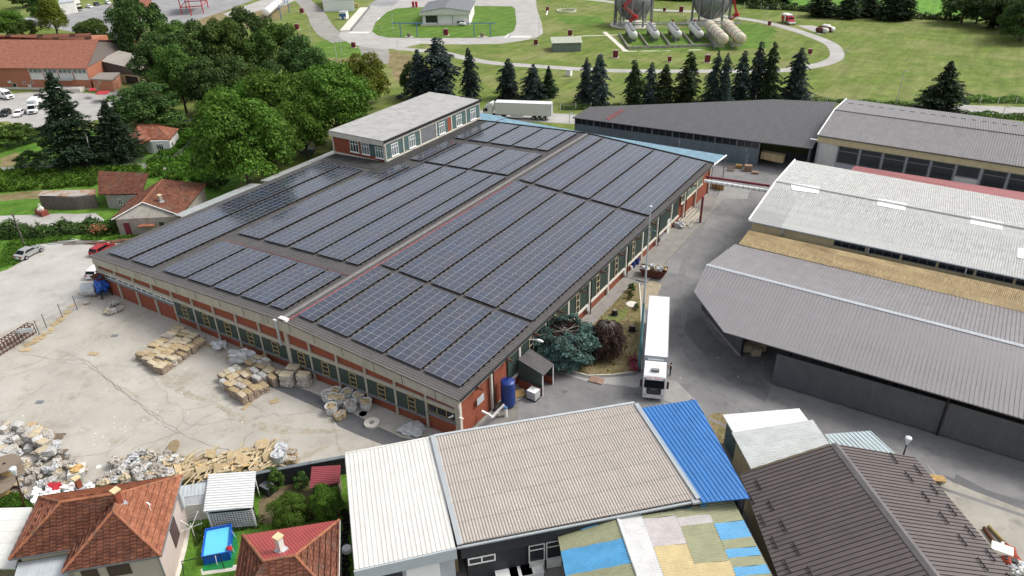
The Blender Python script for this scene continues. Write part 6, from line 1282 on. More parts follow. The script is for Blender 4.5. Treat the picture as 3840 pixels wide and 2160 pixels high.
def weeper():
    G=g(1525,893); r=np.random.default_rng(6); n=13000; R=(g(1566,880)-g(1487,880)).length*.5; H=4.6
    th=r.uniform(0,6.283,n); u=r.uniform(0,1,n)**.8; phi=u*math.pi*.5; lob=1+.16*np.sin(th*5+u*4)+.1*np.sin(th*11-u*7); rad=R*np.sin(np.clip(phi*1.25,0,math.pi/2))*lob*r.uniform(.6,1.12,n); z=.35+(H-.35)*np.cos(phi)**.7
    P=np.stack([np.cos(th)*rad,np.sin(th)*rad,z],1); A=unit(np.stack([np.cos(th)*.35,np.sin(th)*.35,-np.ones(n)],1)+r.normal(size=(n,3))*.6); Nn=unit(np.cross(A,r.normal(size=(n,3)))); A=unit(np.cross(Nn,np.cross(A,Nn)))
    t=thing('weeping_tree','dead brown weeping tree with grey bare top branches in the planted bed','tree',(G.x,G.y,0)); o=bpy.data.objects.new('crown',quadmesh('crown',P,Nn,A,.2*r.uniform(.6,1.4,n),np.full(n,.25),LM['brown'])); SC.collection.objects.link(o); o.parent=t
    b=MB(); b.tube((0,0,0),(0,0,H),.16,.12); 
    for i in range(22):
        a=i*2.4; q=V((0,0,H)); 
        for s in range(3): k=(s+1)/3; p=V((R*.75*k*math.cos(a),R*.75*k*math.sin(a),H+.35*math.sin(k*2.2)-k*k*1.1)); b.tube(q,p,.05*(1-.2*s),.035*(1-.2*s),n=5); q=p
    b.build('trunk',mat('grey_twig',(0,0,0)),t,world=False)
weeper()
for i,(x,y,s) in enumerate(((1587,735,.9),(1586,752,.6),(1600,778,.6))):
    PTk=PT['dbush%d'%(i%2)]; G=g(x,y); t=thing('bush','tiny dark bush in the planted bed, %s'%('the one nearest the pavement','just below the first','beside the kerb')[i],'shrub',(G.x,G.y,.05))
    for nm,me in (('crown',PTk[0]),('trunk',PTk[1])): o=bpy.data.objects.new(nm,me); SC.collection.objects.link(o); o.parent=t; o.scale=(s*1.3,s*1.3,s*1.6)
# ================= vehicles =================
def paint(name,c,r=.3,metal=0): return mat(name,c,r,.5,metal=metal,var=.03)
WINM=mat('windscreen',(.012,.015,.018),.06,.6,var=.1); LMP=mat('headlamp',(.6,.6,.6),.2,.6); TLM=mat('tail_lamp',(.3,.01,.01),.3,.5); CHR=mat('rim_metal',(.35,.36,.38),.3,.5,metal=.5)
def wheel(par,x,y,r,w=.22,twin=False):
    s=1 if y>0 else -1; m=MB(); T=Matrix.Translation((x,y,r))@Matrix.Rotation(math.pi/2,4,'X')
    m.lathe([(r*.6,-w/2),(r*.95,-w/2),(r,-w/3),(r,w/3),(r*.95,w/2),(r*.6,w/2)],18,T=T); wo=m.build('wheel',RUB,par,world=False)
    MB().lathe([(r*.1,-w/2-.012),(r*.58,-w/2-.012),(r*.58,w/2+.012),(r*.1,w/2+.012)],12,T=T).build('rim',CHR,wo,world=False)
def car(label,col,x,y,x2,y2,kind='sedan',group='parked cars',name='parked_car'):
    A=g(x,y);B=g(x2,y2); d=B-A; t=thing(name,label,'car',(A.x/2+B.x/2,A.y/2+B.y/2,0),math.atan2(d.y,d.x),group); L_=4.6 if kind=='sedan' else 4.2; h=L_/2
    lo=[(-h,.32),(-h+.05,.72),(-h+.1,.92),(-h+.7,1.0) if kind=='sedan' else (-h+.15,1.0),(.95,.98),(h-.35,.78),(h-.04,.62),(h,.32)]
    body=MB(); W2=.9
    # body: rounded side by three slabs
    for w_,dz in ((W2,0),):
        body.ext([(a,b) for a,b in lo],-w_,w_,w=lambda x_,z_: (1-.12*max(0,abs(x_)-h+.7)/.7)*(1-.05*max(0,(z_-.7)/.3)))
    cab=[(-1.75,.95),(-1.15,1.42),(.25,1.45),(1.05,.95)] if kind=='sedan' else [(-1.98,.98),(-1.7,1.44),(.2,1.5),(1.05,.98)]
    body.ext([(a,b) for a,b in cab],-W2*.93,W2*.93,w=lambda x_,z_: 1-.2*max(0,(z_-.95)/.5)); body.build('body',col,t,world=False)
    gl=MB()
    def q(P): gl.add(P,[(0,1,2,3),(3,2,1,0)])
    (a,za),(b,zb),(c_,zc),(e,ze)=cab; e1=.012
    ww=lambda z: W2*.93*(1-.2*max(0,(z-.95)/.5))
    q([(e+e1+.0,-ww(ze)*.92,ze+.04),(e+e1,ww(ze)*.92,ze+.04),(c_+.06,ww(zc)*.92,zc-.05),(c_+.06,-ww(zc)*.92,zc-.05)])
    q([(a-e1-.02,-ww(za)*.9,za+.06),(a-e1-.02,ww(za)*.9,za+.06),(b-.07,ww(zb)*.92,zb-.05),(b-.07,-ww(zb)*.92,zb-.05)])
    for s in (-1,1): q([(a+.3,s*(ww(1.0)+.012),1.02),(e-.3,s*(ww(1.0)+.012),1.02),(c_-.02,s*(ww(1.38)+.012),1.38),(b+.1,s*(ww(1.38)+.012),1.38)])
    gl.build('window',WINM,t,world=False)
    for s in (-1,1):
        MB().box(h-.12,s*.72-.15,.58,h-.0,s*.72+.15,.72).build('headlight',LMP,t,world=False); MB().box(-h-.01,s*.7-.16,.7,-h+.1,s*.7+.16,.86).build('tail_light',TLM,t,world=False)
        MB().box(.85,s*.95-.08,.98,1.0,s*.95+.08,1.1).build('mirror',BLK,t,world=False)
        for xx in (-h+.85,h-.9): wheel(t,xx,s*.82,.33)
    MB().box(-h-.02,-.26,.5,-h+.05,.26,.62).build('number_plate',WHT,t,world=False)
    return t
SIL=paint('silver_paint',(.42,.43,.42),.25,.4); WPT=paint('car_white',(.75,.75,.75)); BPT=paint('car_black',(.02,.02,.022)); RPT=paint('car_red',(.3,.015,.02)); NBL=paint('car_dark_blue',(.03,.04,.08))
car('silver saloon parked on the grass edge of the gravel lot',SIL,50,656,103,628)
car('red car half hidden behind the left corner of the solar hall',RPT,238,648,283,622,'hatch')
car('white car behind the blue wrapped machine at the hall corner',WPT,236,701,262,678,'hatch')
car('black car at the left edge of the parking beside the white one',BPT,28,281,2,300,'hatch'); car('white saloon parked between the black car and the box truck',WPT,62,281,38,300)
car('white hatchback, leftmost of three cars before the grey office',WPT,215,18,237,21,'hatch'); car('dark blue estate car, middle of the three cars at the top',NBL,232,11,256,16,'hatch'); car('white hatchback, rightmost of the three cars at the top',WPT,262,7,283,12,'hatch'); car('dark car under trees near the top left corner',BPT,64,19,84,16)
# ---- articulated lorries ----
def lorry(label,grp,F,D,text=None,dark=True):
    """F = ground point under the front bumper, D = heading"""
    t=thing('articulated_lorry',label,'lorry',F,math.atan2(D.y,D.x),grp); W_=1.27
    tr=MB(); tr.box(-16.6,-W_,1.12,-3.05,W_,4.0); tr.build('trailer_box',mat('trailer_white',(.72,.72,.71),.4,.4,var=.03,c2=(.58,.57,.54),thr=(.55,.8),s2=.8,kind='obj'),t,world=False)
    k=MB()
    for i in range(1,9): k.box(-16.6+i*1.5,-W_+.02,4.0,-16.56+i*1.5,W_-.02,4.006)
    k.build('roof_seam',LGR,t,world=False)
    e=MB(); 
    for z0,z1 in ((1.12,1.22),(3.93,4.03)):
        for s in (-1,1): e.box(-16.62,s*W_-.03,z0,-3.03,s*W_+.03,z1)
    e.box(-16.64,-W_-.02,1.12,-16.56,W_+.02,4.03); e.box(-3.07,-W_-.02,1.12,-3.0,W_+.02,4.03); e.build('edge_rail',LGR,t,world=False)
    MB().box(-3.0,-.9,2.1,-2.75,.9,3.7).build('cooling_unit',LGR,t,world=False)
    ch=MB(); ch.box(-16.4,-.45,.85,-4,.45,1.1); ch.box(-5,-.5,.7,-.6,.5,.95); ch.build('chassis',BLK,t,world=False)
    for s in (-1,1):
        MB().box(-9.8,s*1.1-.12,.45,-6.8,s*1.1+.12,1.08).build('side_skirt',WPT,t,world=False)
        for x in (-14.9,-13.6,-12.3): wheel(t,x,s*1.08,.5,.36)
        wheel(t,-1.35,s*1.1,.5,.34); wheel(t,-4.85,s*1.05,.5,.5)
    # cab
    prof=[(0,.45),(.02,1.25),(-.08,1.75),(-.32,2.75),(-.55,3.05),(-1.9,3.75),(-2.3,3.8),(-2.3,1.0),(-1.95,1.0),(-1.85,.95),(-.85,.95),(-.8,.45)]
    c_=MB(); c_.ext(prof,-1.24,1.24,w=lambda x_,z_:1-.05*max(0,(z_-2.7)/1.1)-.05*max(0,(x_+.3)/.3)); c_.build('cab',WPT,t,world=False)
    gl=MB(); gl.add([(-.055,-1.1,1.78),(-.055,1.1,1.78),(-.32,1.08,2.66),(-.32,-1.08,2.66)],[(0,1,2,3)]); gl.add([(x+.03,y,z) for x,y,z in [(-.055,-1.1,1.78),(-.055,1.1,1.78),(-.32,1.08,2.66),(-.32,-1.08,2.66)]],[(0,1,2,3)]); gl.build('windscreen',WINM,t,world=False)
    for s in (-1,1):
        k=MB(); k.add([(-.35,s*1.25,1.8),(-1.15,s*1.25,1.8),(-1.15,s*1.25,2.55),(-.55,s*1.25,2.55)],[(0,1,2,3),(3,2,1,0)]); k.build('side_window',WINM,t,world=False)
        MB().box(-.35,s*1.45-.12,1.75,-.15,s*1.45+.12,2.6).build('mirror',BLK,t,world=False); MB().box(.0,s*.95-.2,.72,.05,s*.95+.2,.95).build('headlight',LMP,t,world=False)
    gr=MB(); gr.box(-.0,-.72,.95,.035,.72,1.7); gr.build('grille',BLK,t,world=False); k=MB()
    for i in range(4): k.box(.036,-.66,1.0+i*.14,.05,.66,1.03+i*.14)
    k.build('grille_bar',MGR,t,world=False)
    MB().box(-.0,-1.18,.45,.06,1.18,.66).build('bumper',WPT,t,world=False); MB().box(.06,-.26,.5,.07,.26,.6).build('number_plate',OFFW,t,world=False)
    MB().box(-1.25,-.42,3.42,-.85,.42,3.5).build('roof_hatch',DGR,t,world=False) if 0 else MB().box(-1.35,-.42,3.30,-.95,.42,3.56).build('roof_hatch',MGR,t,world=False)
    if text:
        def lab(s,size,loc,rot,m,nm):
            cu=bpy.data.curves.new(nm,'FONT'); cu.body=s; cu.size=size; cu.align_x='CENTER'; cu.extrude=.004; tmp=bpy.data.objects.new(nm,cu); SC.collection.objects.link(tmp)
            bpy.context.view_layer.update(); me=bpy.data.meshes.new_from_object(tmp.evaluated_get(bpy.context.evaluated_depsgraph_get())); bpy.data.objects.remove(tmp); me.materials.clear(); me.materials.append(m)
            o=bpy.data.objects.new(nm,me); SC.collection.objects.link(o); o.parent=t; o.location=loc; o.rotation_euler=rot
        lab('NIZ FENIX',.36,(-.27,0,2.83),(math.radians(55),0,math.radians(90)),mat('sign_red',(.35,.02,.03),.5,.3),'sunvisor_lettering')
        lab('SCANIA',.2,(.055,0,1.58),(math.radians(90),0,math.radians(90)),LGR,'grille_lettering')
        k=MB(); 
        for s in (-1,1): k.box(-.36,s*1.02-.13,2.8,-.26,s*1.02+.13,2.95)
        k.build('visor_lamp',MGR,t,world=False); m=MB(); m.box(.0,-.8,1.1,.03,.8,1.78); m.build('dark_front_panel',DGR,t,world=False)
    return t
rf=g(1659.2,744.5,4.0); ff=g(1651,896,4.0); D=(ff-rf); D.z=0; D.normalize(); F=V((ff.x,ff.y,0))+D*3.05
lorry('white articulated lorry with lettered cab parked in the alley beside the grey hall','articulated lorries',F,D,True)
a=g(1246,288,1.1);b=g(1395,293.5,1.1); D=(a-b); D.z=0; D.normalize(); nn=V((D.y,-D.x,0)); nn=nn if nn.dot(CP-a)<0 else -nn
F=V((a.x,a.y,0))+nn*1.27+D*3.05
lorry('white articulated lorry on the road behind the solar hall, cab to the left','articulated lorries',F,D)
# ---- vans and box trucks ----
def boxtruck(label,x,y,x2,y2,box=True,cat='box truck',name='box_truck'):
    A=g(x,y);B=g(x2,y2); d=B-A; t=thing(name,label,cat,(A.x/2+B.x/2,A.y/2+B.y/2,0),math.atan2(d.y,d.x),'delivery vehicles by the orange building')
    if box: MB().box(-3.3,-1.1,.85,1.1,1.1,3.2).build('cargo_box',WPT,t,world=False); MB().box(1.1,-.7,2.5,1.4,.7,3.0).build('cooling_unit',LGR,t,world=False)
    else: MB().ext([(-3.0,.5),(-3.05,2.4),(-2.8,2.55),(1.2,2.5),(1.3,.5)],-.98,.98,w=lambda x_,z_:1-.1*max(0,(z_-1.6))).build('cargo_body',WPT,t,world=False)
    MB().ext([(1.15,.45),(1.15,2.2),(1.45,2.35),(2.0,2.2),(2.75,1.35),(3.3,1.1),(3.4,.45)],-.98,.98,w=lambda x_,z_:1-.08*max(0,(z_-1.2))).build('cab',WPT,t,world=False)
    g2_=MB(); P=[(2.08,-.85,2.12),(2.08,.85,2.12),(2.78,.88,1.4),(2.78,-.88,1.4)]; g2_.add(P,[(0,1,2,3),(3,2,1,0)]); g2_.build('windscreen',WINM,t,world=False)
    for s in (-1,1):
        k=MB(); k.add([(1.4,s*.985,1.35),(2.5,s*.985,1.35),(2.0,s*.93,2.05),(1.4,s*.93,2.05)],[(0,1,2,3),(3,2,1,0)]); k.build('side_window',WINM,t,world=False); MB().box(3.25,s*.75-.15,.85,3.38,s*.75+.15,1.05).build('headlight',LMP,t,world=False)
        for xx in (-2.0,2.5): wheel(t,xx,s*.88,.38)
    MB().box(-3.2,-.4,.45,2,.4,.8).build('chassis',BLK,t,world=False); MB().box(3.39,-.5,.6,3.42,.5,1.0).build('grille',BLK,t,world=False)
boxtruck('white refrigerated box truck parked beside the tall spruce',106,266,74,296); boxtruck('white panel van by the orange wall at the left edge',-12,243,36,252,False,'van','delivery_van'); boxtruck('white box truck half hidden behind the tall spruce',150,238,150,262)
# forklift
G=g(101,248); t=thing('forklift','dark forklift standing at the loading dock','forklift',G,.5); MB().box(-1.2,-.6,.3,.6,.6,1.1).build('body',DGR,t,world=False); m=MB()
for s in (-.5,.5): m.box(.6,s-.06,.1,.75,s+.06,2.6); m.box(.75,s-.06,.1,1.9,s+.06,.17)
m.build('mast',BLK,t,world=False); m=MB(); 
for a_,b_ in ((-.9,-.5),(-.9,.5),(.3,-.5),(.3,.5)): m.tube((a_,b_,1.1),(a_,b_,2.1),.05)
m.box(-.95,-.55,2.1,.35,.55,2.16); m.build('guard',BLK,t,world=False)
for s in (-.55,.55): wheel(t,-.8,s,.3); wheel(t,.4,s,.32)
# tankers
def tanker(label,x,y,x2,y2,r,mt_):
    A=g(x,y);B=g(x2,y2); d=B-A; l=d.length; t=thing('road_tanker',label,'tanker',((A.x+B.x)/2,(A.y+B.y)/2,0),math.atan2(d.y,d.x),'road tankers'); T=Matrix.Translation((0,0,1.2+r))@Matrix.Rotation(math.pi/2,4,'Y')
    MB().lathe([(.05,-l/2),(r*.8,-l/2+.1),(r,-l/2+.4),(r,l/2-.4),(r*.8,l/2-.1),(.05,l/2)],20,T=T).build('tank',mt_,t,world=False,smooth=True); MB().box(-l/2+.5,-.3,1.15+2*r,l/2-.5,.3,1.3+2*r).build('walkway',LGR,t,world=False); MB().box(-l/2,-.5,.9,l/2,.5,1.3).build('chassis',MGR,t,world=False)
    for s in (-1,1):
        for xx in (-l/2+1,-l/2+2.3,-l/2+3.6): wheel(t,xx,s*1.0,.5,.35)
tanker('polished steel tanker trailer under the trees at the top left',107,63,52,70,1.15,GAL); tanker('white tanker at the blue loading gantry at the top',672,48,703,20,1.6,WHT)
t=thing('loading_gantry','blue tubular loading gantry over the white tanker','gantry',down(g(690,30)))
for x,y in ((708,51),(700,22),(728,32),(716,8)): p=g(x,y); MB().tube(p,p+V((0,0,5)),.18).build('post',mat('blue_steel',(0,0,0)),t)
m=MB(); 
for a_,b_ in (((708,51),(700,22)),((728,32),(716,8)),((708,51),(728,32)),((700,22),(716,8))): m.tube(g(*a_)+V((0,0,5)),g(*b_)+V((0,0,5)),.14,n=6)
m.build('beams',mat('blue_steel',(0,0,0)),t)
# fire engine
A=g(1965,51);B=g(1998,66); d=B-A; t=thing('fire_engine','old red and white fire engine standing on the narrow track','fire engine',((A.x+B.x)/2,(A.y+B.y)/2,0),math.atan2(d.y,d.x)); 
MB().box(-3.6,-1.2,.9,1.4,1.2,2.9).build('body',RED,t,world=False); m=MB(); m.box(-.6,-1.22,.95,.3,1.22,2.85); m.box(-3.62,-1.22,2.5,-.7,1.22,2.95); m.box(-3.4,-1.0,2.95,1.3,1.0,3.15); m.build('white_locker',WHT,t,world=False)
MB().ext([(1.4,.9),(1.4,2.6),(1.7,2.75),(2.5,2.6),(2.8,1.8),(3.9,1.6),(4.1,.9)],-1.1,1.1).build('cab',RED,t,world=False); m=MB(); m.add([(2.55,-.95,2.5),(2.55,.95,2.5),(2.84,.95,1.85),(2.84,-.95,1.85)],[(0,1,2,3),(3,2,1,0)])
for s in (-1,1): m.add([(1.6,s*1.11,1.8),(2.6,s*1.11,1.8),(2.4,s*1.11,2.45),(1.6,s*1.11,2.45)],[(0,1,2,3),(3,2,1,0)])
m.build('window',WINM,t,world=False); MB().box(4.0,-1.2,.5,4.3,1.2,1.0).box(2.6,-1.25,.9,4.1,1.25,1.15).build('mudguard',WHT,t,world=False); MB().box(1.8,-.3,2.75,2.1,.3,2.95).build('beacon',BLU,t,world=False)
for s in (-1,1):
    for xx in (-2.4,3.2): wheel(t,xx,s*1.05,.52,.36)
# ================= people =================
def person(name,label,G,head,parts,clothes,skin,hair,sc=1.0):
    t=thing(name,label,'person',G,head)
    V_,E_,Rr=parts
    me=bpy.data.meshes.new('body'); me.from_pydata(V_,E_,[]); o=bpy.data.objects.new('body',me); SC.collection.objects.link(o); o.parent=t; sk=o.modifiers.new('skin','SKIN'); 
    for i,r_ in enumerate(Rr): me.skin_vertices[0].data[i].radius=(r_,r_*.85) if not hasattr(r_,'__len__') else r_
    me.skin_vertices[0].data[0].use_root=True
    ss=o.modifiers.new('sub','SUBSURF'); ss.levels=ss.render_levels=1
    bpy.context.view_layer.update(); m2=bpy.data.meshes.new_from_object(o.evaluated_get(bpy.context.evaluated_depsgraph_get())); o.modifiers.clear(); o.data=m2; m2.materials.clear(); m2.materials.append(clothes); m2.materials.append(skin)
    for p in m2.polygons:
        c_=p.center; p.use_smooth=True
        hnd=any((c_-V(h)).length<.13 for h in HANDS); p.material_index=1 if (c_.z>1.50 or hnd) else 0
    hr=MB(); hr.blob(HEAD_,(.105,.095,.115),3,.05,14); b=hr.build('hair',hair,t,world=False,smooth=True); return t
HEAD_=(.0,0,1.74); HANDS=[(.47,.16,1.33),(.47,-.14,1.33)]
VV=[(0,0,.95),(0,0,1.12),(0,0,1.32),(.0,0,1.45),(0,0,1.54),(.02,0,1.62),(.025,0,1.70),(.0,.10,.88),(.02,.11,.5),(0,.11,.1),(.14,.12,.04),(0,-.10,.88),(-.02,-.11,.5),(-.06,-.11,.1),(.08,-.12,.04),(0,.19,1.42),(.13,.25,1.2),(.33,.2,1.3),(.46,.16,1.33),(0,-.19,1.42),(.12,-.25,1.2),(.33,-.18,1.3),(.46,-.14,1.33)]
EE=[(0,1),(1,2),(2,3),(3,4),(4,5),(5,6),(0,7),(7,8),(8,9),(9,10),(0,11),(11,12),(12,13),(13,14),(3,15),(15,16),(16,17),(17,18),(3,19),(19,20),(20,21),(21,22)]
RR=[(.15,.11),(.13,.1),(.16,.11),(.14,.09),.055,.085,.085,.095,.065,.045,.04,.095,.065,.045,.04,.065,.05,.04,.035,.065,.05,.04,.035]
# fingers
for hx,hy,hz in ((.46,.16,1.33),(.46,-.14,1.33)):
    hi=18 if hy>0 else 22
    for k in range(5):
        dy=(k-1.7)*.02 if k<4 else (-.05 if hy>0 else .05); n0=len(VV); VV.append((hx+(.05 if k<4 else .01),hy+dy,hz)); VV.append((hx+(.085 if k<4 else .045),hy+dy*1.15,hz-.02)); EE+=[(hi,n0),(n0,n0+1)]; RR+=[.012,.009]
G=g(1685.5,945); hd=math.atan2(*( (g(1660,943)-G).y,(g(1660,943)-G).x))
SKIN=mat('skin',(.42,.24,.17),.6,.3,var=.05)
person('person','person in black clothes standing at the lorry cab with both hands raised to it',G,hd,(VV,EE,RR),BLK,SKIN,mat('dark_hair',(.02,.015,.012),.8,.2))
# person by the pergola in red top
G=g(629,1302); person('person','person in a red top and dark trousers at the corner of the white pergola',G,2.2,(VV,EE,RR),RED,SKIN,mat('dark_hair',(0,0,0)))
# ================= yard clutter =================
random.seed(21)
CARD=mat('cardboard',(.46,.355,.21),.85,.15,var=.18,s=2,kind='obj',objv=.3); CARD2=mat('pale_cardboard',(.52,.44,.31),.85,.15,var=.15,s=2,kind='obj',objv=.25); BSIDE=mat('bale_side',(.24,.18,.13),.9,.1,var=.5,s=6,kind='obj',sx=(1,1,5),c2=(.55,.53,.5),thr=(.55,.62),s2=5)
PAPW=mat('waste_paper_white',(.52,.51,.485),.85,.2,var=.25,s=5,kind='obj',c2=(.36,.34,.32),thr=(.6,.7),s2=4,objv=.2); PAPM=mat('mixed_paper',(.38,.34,.29),.9,.15,var=.3,s=5,kind='obj',c2=(.56,.54,.5),thr=(.5,.6),s2=5,objv=.3)
FOIL=mat('plastic_film',(.46,.47,.475),.4,.5,var=.2,s=4,kind='obj',c2=(.36,.37,.38),thr=(.55,.65),s2=3); SACK=mat('big_bag_fabric',(.52,.52,.51),.7,.3,var=.12,s=3,kind='obj')
def crumple(b,amp,seed):
    r=random.Random(seed); b.v=[(x+r.uniform(-amp,amp),y+r.uniform(-amp,amp),z+(r.uniform(-amp,amp) if z>.05 else 0)) for x,y,z in b.v]; return b
def balemesh(seed,w=.62,d=.5,h=.85):
    r=random.Random(seed); m=MB(); n=4; lay=9; vs=[]
    for k in range(lay+1):
        z=h*k/lay; s=1+r.uniform(-.07,.07)
        ring=[]
        for i in range(16):
            q=i/16*4; e=int(q); f=q-e; c4=[(-1,-1),(1,-1),(1,1),(-1,1),(-1,-1)]; x=c4[e][0]+(c4[e+1][0]-c4[e][0])*f; y=c4[e][1]+(c4[e+1][1]-c4[e][1])*f
            rr=1-.10*(abs(x)*abs(y)); ring.append((x*w*s*rr*(1+r.uniform(-.05,.05)),y*d*s*rr*(1+r.uniform(-.05,.05)),z))
        vs+=ring
    fs=[(k*16+i,k*16+(i+1)%16,(k+1)*16+(i+1)%16,(k+1)*16+i) for k in range(lay) for i in range(16)]; m.add(vs,fs,1)
    b=lay*16; m.add([(x,y,z) for x,y,z in vs[b:]]+[(x*.6,y*.6,z+.05+r.uniform(-.02,.03)) for x,y,z in vs[b:]],[(i,(i+1)%16,16+(i+1)%16,16+i) for i in range(16)]+[tuple(range(16,32))],0)
    return m
BM=[]
for i in range(8):
    o=balemesh(i,h=.85 if i<5 else .6).build('bale',[CARD if i%3 else CARD2,BSIDE]); me=o.data; bpy.data.objects.remove(o); BM.append(me)
for i,(a_,b_) in enumerate(((PAPW,PAPM),(CARD2,PAPM),(PAPM,PAPW),(PAPW,PAPW))):
    o=balemesh(30+i).build('bale',[a_,b_]); me=o.data; bpy.data.objects.remove(o); BM.append(me)
def put(me,name,label,cat,loc,rz=0,grp=None,sc=(1,1,1),rx=0,ry=0):
    o=bpy.data.objects.new(name,me); SC.collection.objects.link(o); o.location=loc; o.rotation_euler=(rx,ry,rz); o.scale=sc; o['label']=label; o['category']=cat
    if grp: o['group']=grp
    return o
def baleblock(P00,P10,P01,nu,nv,label,grp,h2,skip=.04,white=.1,jit=.1,sz=.9):
    O=g(*P00);U=(g(*P10)-O)/max(1,nu-1);Vv=(g(*P01)-O)/max(1,nv-1); rz=math.atan2(U.y,U.x); sx=U.length/1.2*.97; sy=Vv.length/1.0*.97
    for i in range(nu):
        for j in range(nv):
            if random.random()<skip: continue
            p=O+U*i+Vv*j+V((random.uniform(-jit,jit),random.uniform(-jit,jit),0)); w_=random.random()<white; me=BM[random.randrange(8,12) if w_ else random.randrange(8)]
            hh=h2 if not hasattr(h2,'__call__') else h2(i,j)
            pass
            put(me,'bale',label if not w_ else label.replace('tied cardboard','white paper'),'bale',p,rz+random.uniform(-.12,.12),grp,(sx,sy,hh/.85))
baleblock((404,938),(508,866),(388,927),11,2,'tied cardboard bale in the two front rows of the left block','cardboard bales in the left block',1.0,white=.06)
baleblock((376,916),(470,848),(360,905),10,2,'tied cardboard bale in the two rear rows of the left block','cardboard bales in the left block',.95,white=.12)
baleblock((612,1012),(705,958),(580,986),8,3,'tied cardboard bale in the front part of the big block by the facade','cardboard bales in the big block',1.15,white=.25,jit=.16)
baleblock((566,974),(672,922),(560,960),9,2,'tied cardboard bale in the rear part of the big block by the facade','cardboard bales in the big block',1.0,white=.3,jit=.16)
for x,y,l in ((726,968,'front one'),(742,950,'rear one'),(768,968,'right one')):
    put(BM[9],'bale','big paper bale with sagging layers beside the brick wall, '+l,'bale',g(x,y),.4,'large sagging bales',(1.25,1.2,1.9))
# left pile of paper bales
GL='white paper bales at the left edge'
for i in range(64):
    a=random.random(); x=random.uniform(-10,128); y=1075+random.uniform(0,85)*(.5+.5*a)+max(0,(40-x))*.15
    if x>70 and y<1085: y+=20
    z=random.choice((0,0,.0,.8)); put(BM[random.choice((8,9,10,11,11,8))],'bale','crumpled white paper bale in the heap at the left edge','bale',g(x,y,z),random.uniform(0,3),GL,(random.uniform(.65,1.0),)*2+(random.uniform(.7,1.0),))
for i in range(4): put(BM[1],'bale','brown cardboard bale at the upper right of the left paper heap','bale',g(84+i*14,1083+i*8),.6,'brown bales on the paper heap',(.9,.9,1.0))
# lumps of film, sacks and paper along the fence
LU=[]
for i in range(7):
    m=MB(); m.blob((0,0,.28),(.55,.45,.38),i,.45,12,flat=.6); o=crumple(m,.05,i).build('l',[(PAPW,FOIL,PAPM,CARD2,PAPM,FOIL,PAPM)[i]]); me=o.data; bpy.data.objects.remove(o); LU.append(me)
def heap(poly,n,name,label,cat,grp,meshes,s0,s1,zmax=.5):
    P=[g(*p) for p in poly]; xs=[p.x for p in P];ys=[p.y for p in P]; k=0
    while k<n:
        x,y=random.uniform(min(xs),max(xs)),random.uniform(min(ys),max(ys)); c_=False
        for i in range(len(P)):
            a,b=P[i],P[i-1]
            if (a.y>y)!=(b.y>y) and x<(b.x-a.x)*(y-a.y)/(b.y-a.y)+a.x: c_=not c_
        if not c_: continue
        k+=1; s=random.uniform(s0,s1); me_=random.choice(meshes); lb_=label if not me_ in LU else label.replace('crumpled ',('small ','large ')[s>(s0+s1)/2]+('white ','silver ','mixed grey ','brown ','brownish grey ','shiny ','dark streaked ')[LU.index(me_)]).replace('torn ',('small ','large ')[s>(s0+s1)/2]+('white ','silver ','mixed grey ','brown ','brownish grey ','shiny ','dark streaked ')[LU.index(me_)])
        put(me_,name,' '.join(lb_.split()[:16]),cat,(x,y,random.uniform(0,zmax)),random.uniform(0,6.3),grp,(s,s*random.uniform(.7,1.1),s*random.uniform(.6,1)))
heap([(60,1165),(150,1130),(205,1170),(215,1200),(195,1245),(60,1260),(40,1210)],95,'waste_bundle','crumpled bundle in the waste heap left of the tiled house','waste bundle','bundles in the left waste heap',LU,.45,1.1)
heap([(255,1215),(300,1160),(390,1135),(410,1180),(395,1215),(300,1225),(240,1232)],90,'waste_bundle','crumpled bundle in the heap above the tiled house roof','waste bundle','bundles in the middle waste heap',LU,.45,1.1)
heap([(395,1165),(440,1140),(470,1170),(440,1220),(380,1215)],20,'waste_bundle','crumpled paper bundle beside the tube heap','waste bundle','bundles in the middle waste heap',LU[:1]+LU[4:5],.7,1.3)
heap([(-10,1085),(105,1085),(165,1145),(60,1205),(-10,1205)],40,'waste_bundle','crumpled bundle among the paper bales at the left edge','waste bundle','bundles between the left paper bales',LU[:1]+LU[4:],.5,1.1,.7)
heap([(55,1235),(110,1220),(240,1225),(200,1262),(90,1262)],16,'waste_bundle','pale bundle near the white lids','waste bundle','bundles in the left waste heap',LU,.5,1.)
# tubes and boards
TB=[]
for i in range(4):
    m=MB(); r_=(.09,.12,.07,.15)[i]; l=(2.6,1.9,3.1,1.5)[i]; T=Matrix.Rotation(math.pi/2,4,'X'); m.lathe([(r_*.7,-l/2),(r_,-l/2),(r_,l/2),(r_*.7,l/2),(r_*.68,0)],10,T=T,cap=False); o=m.build('t',mat('cardboard_tube',(.52,.43,.28),.8,.15,var=.15,kind='obj',objv=.3)); me=o.data; bpy.data.objects.remove(o); TB.append(me)
m=MB(); m.box(-.5,-.7,0,.5,.7,.05); o=crumple(m,.03,2).build('b',CARD); BD=o.data; bpy.data.objects.remove(o)
m=MB(); m.box(-.12,-.9,0,.12,.9,.06); o=m.build('b',WOOD); PL=o.data; bpy.data.objects.remove(o)
GTb='cardboard tubes in the long heap'; HP=[(430,1165),(520,1150),(600,1150),(690,1120),(720,1150),(700,1185),(600,1195),(520,1210),(440,1225),(425,1200)]
P=[g(*p) for p in HP]
def inside(P,x,y):
    c_=False
    for i in range(len(P)):
        a,b=P[i],P[i-1]
        if (a.y>y)!=(b.y>y) and x<(b.x-a.x)*(y-a.y)/(b.y-a.y)+a.x: c_=not c_
    return c_
k=0; U_=(g(700,1140)-g(450,1180)).normalized(); ba=math.atan2(U_.y,U_.x)
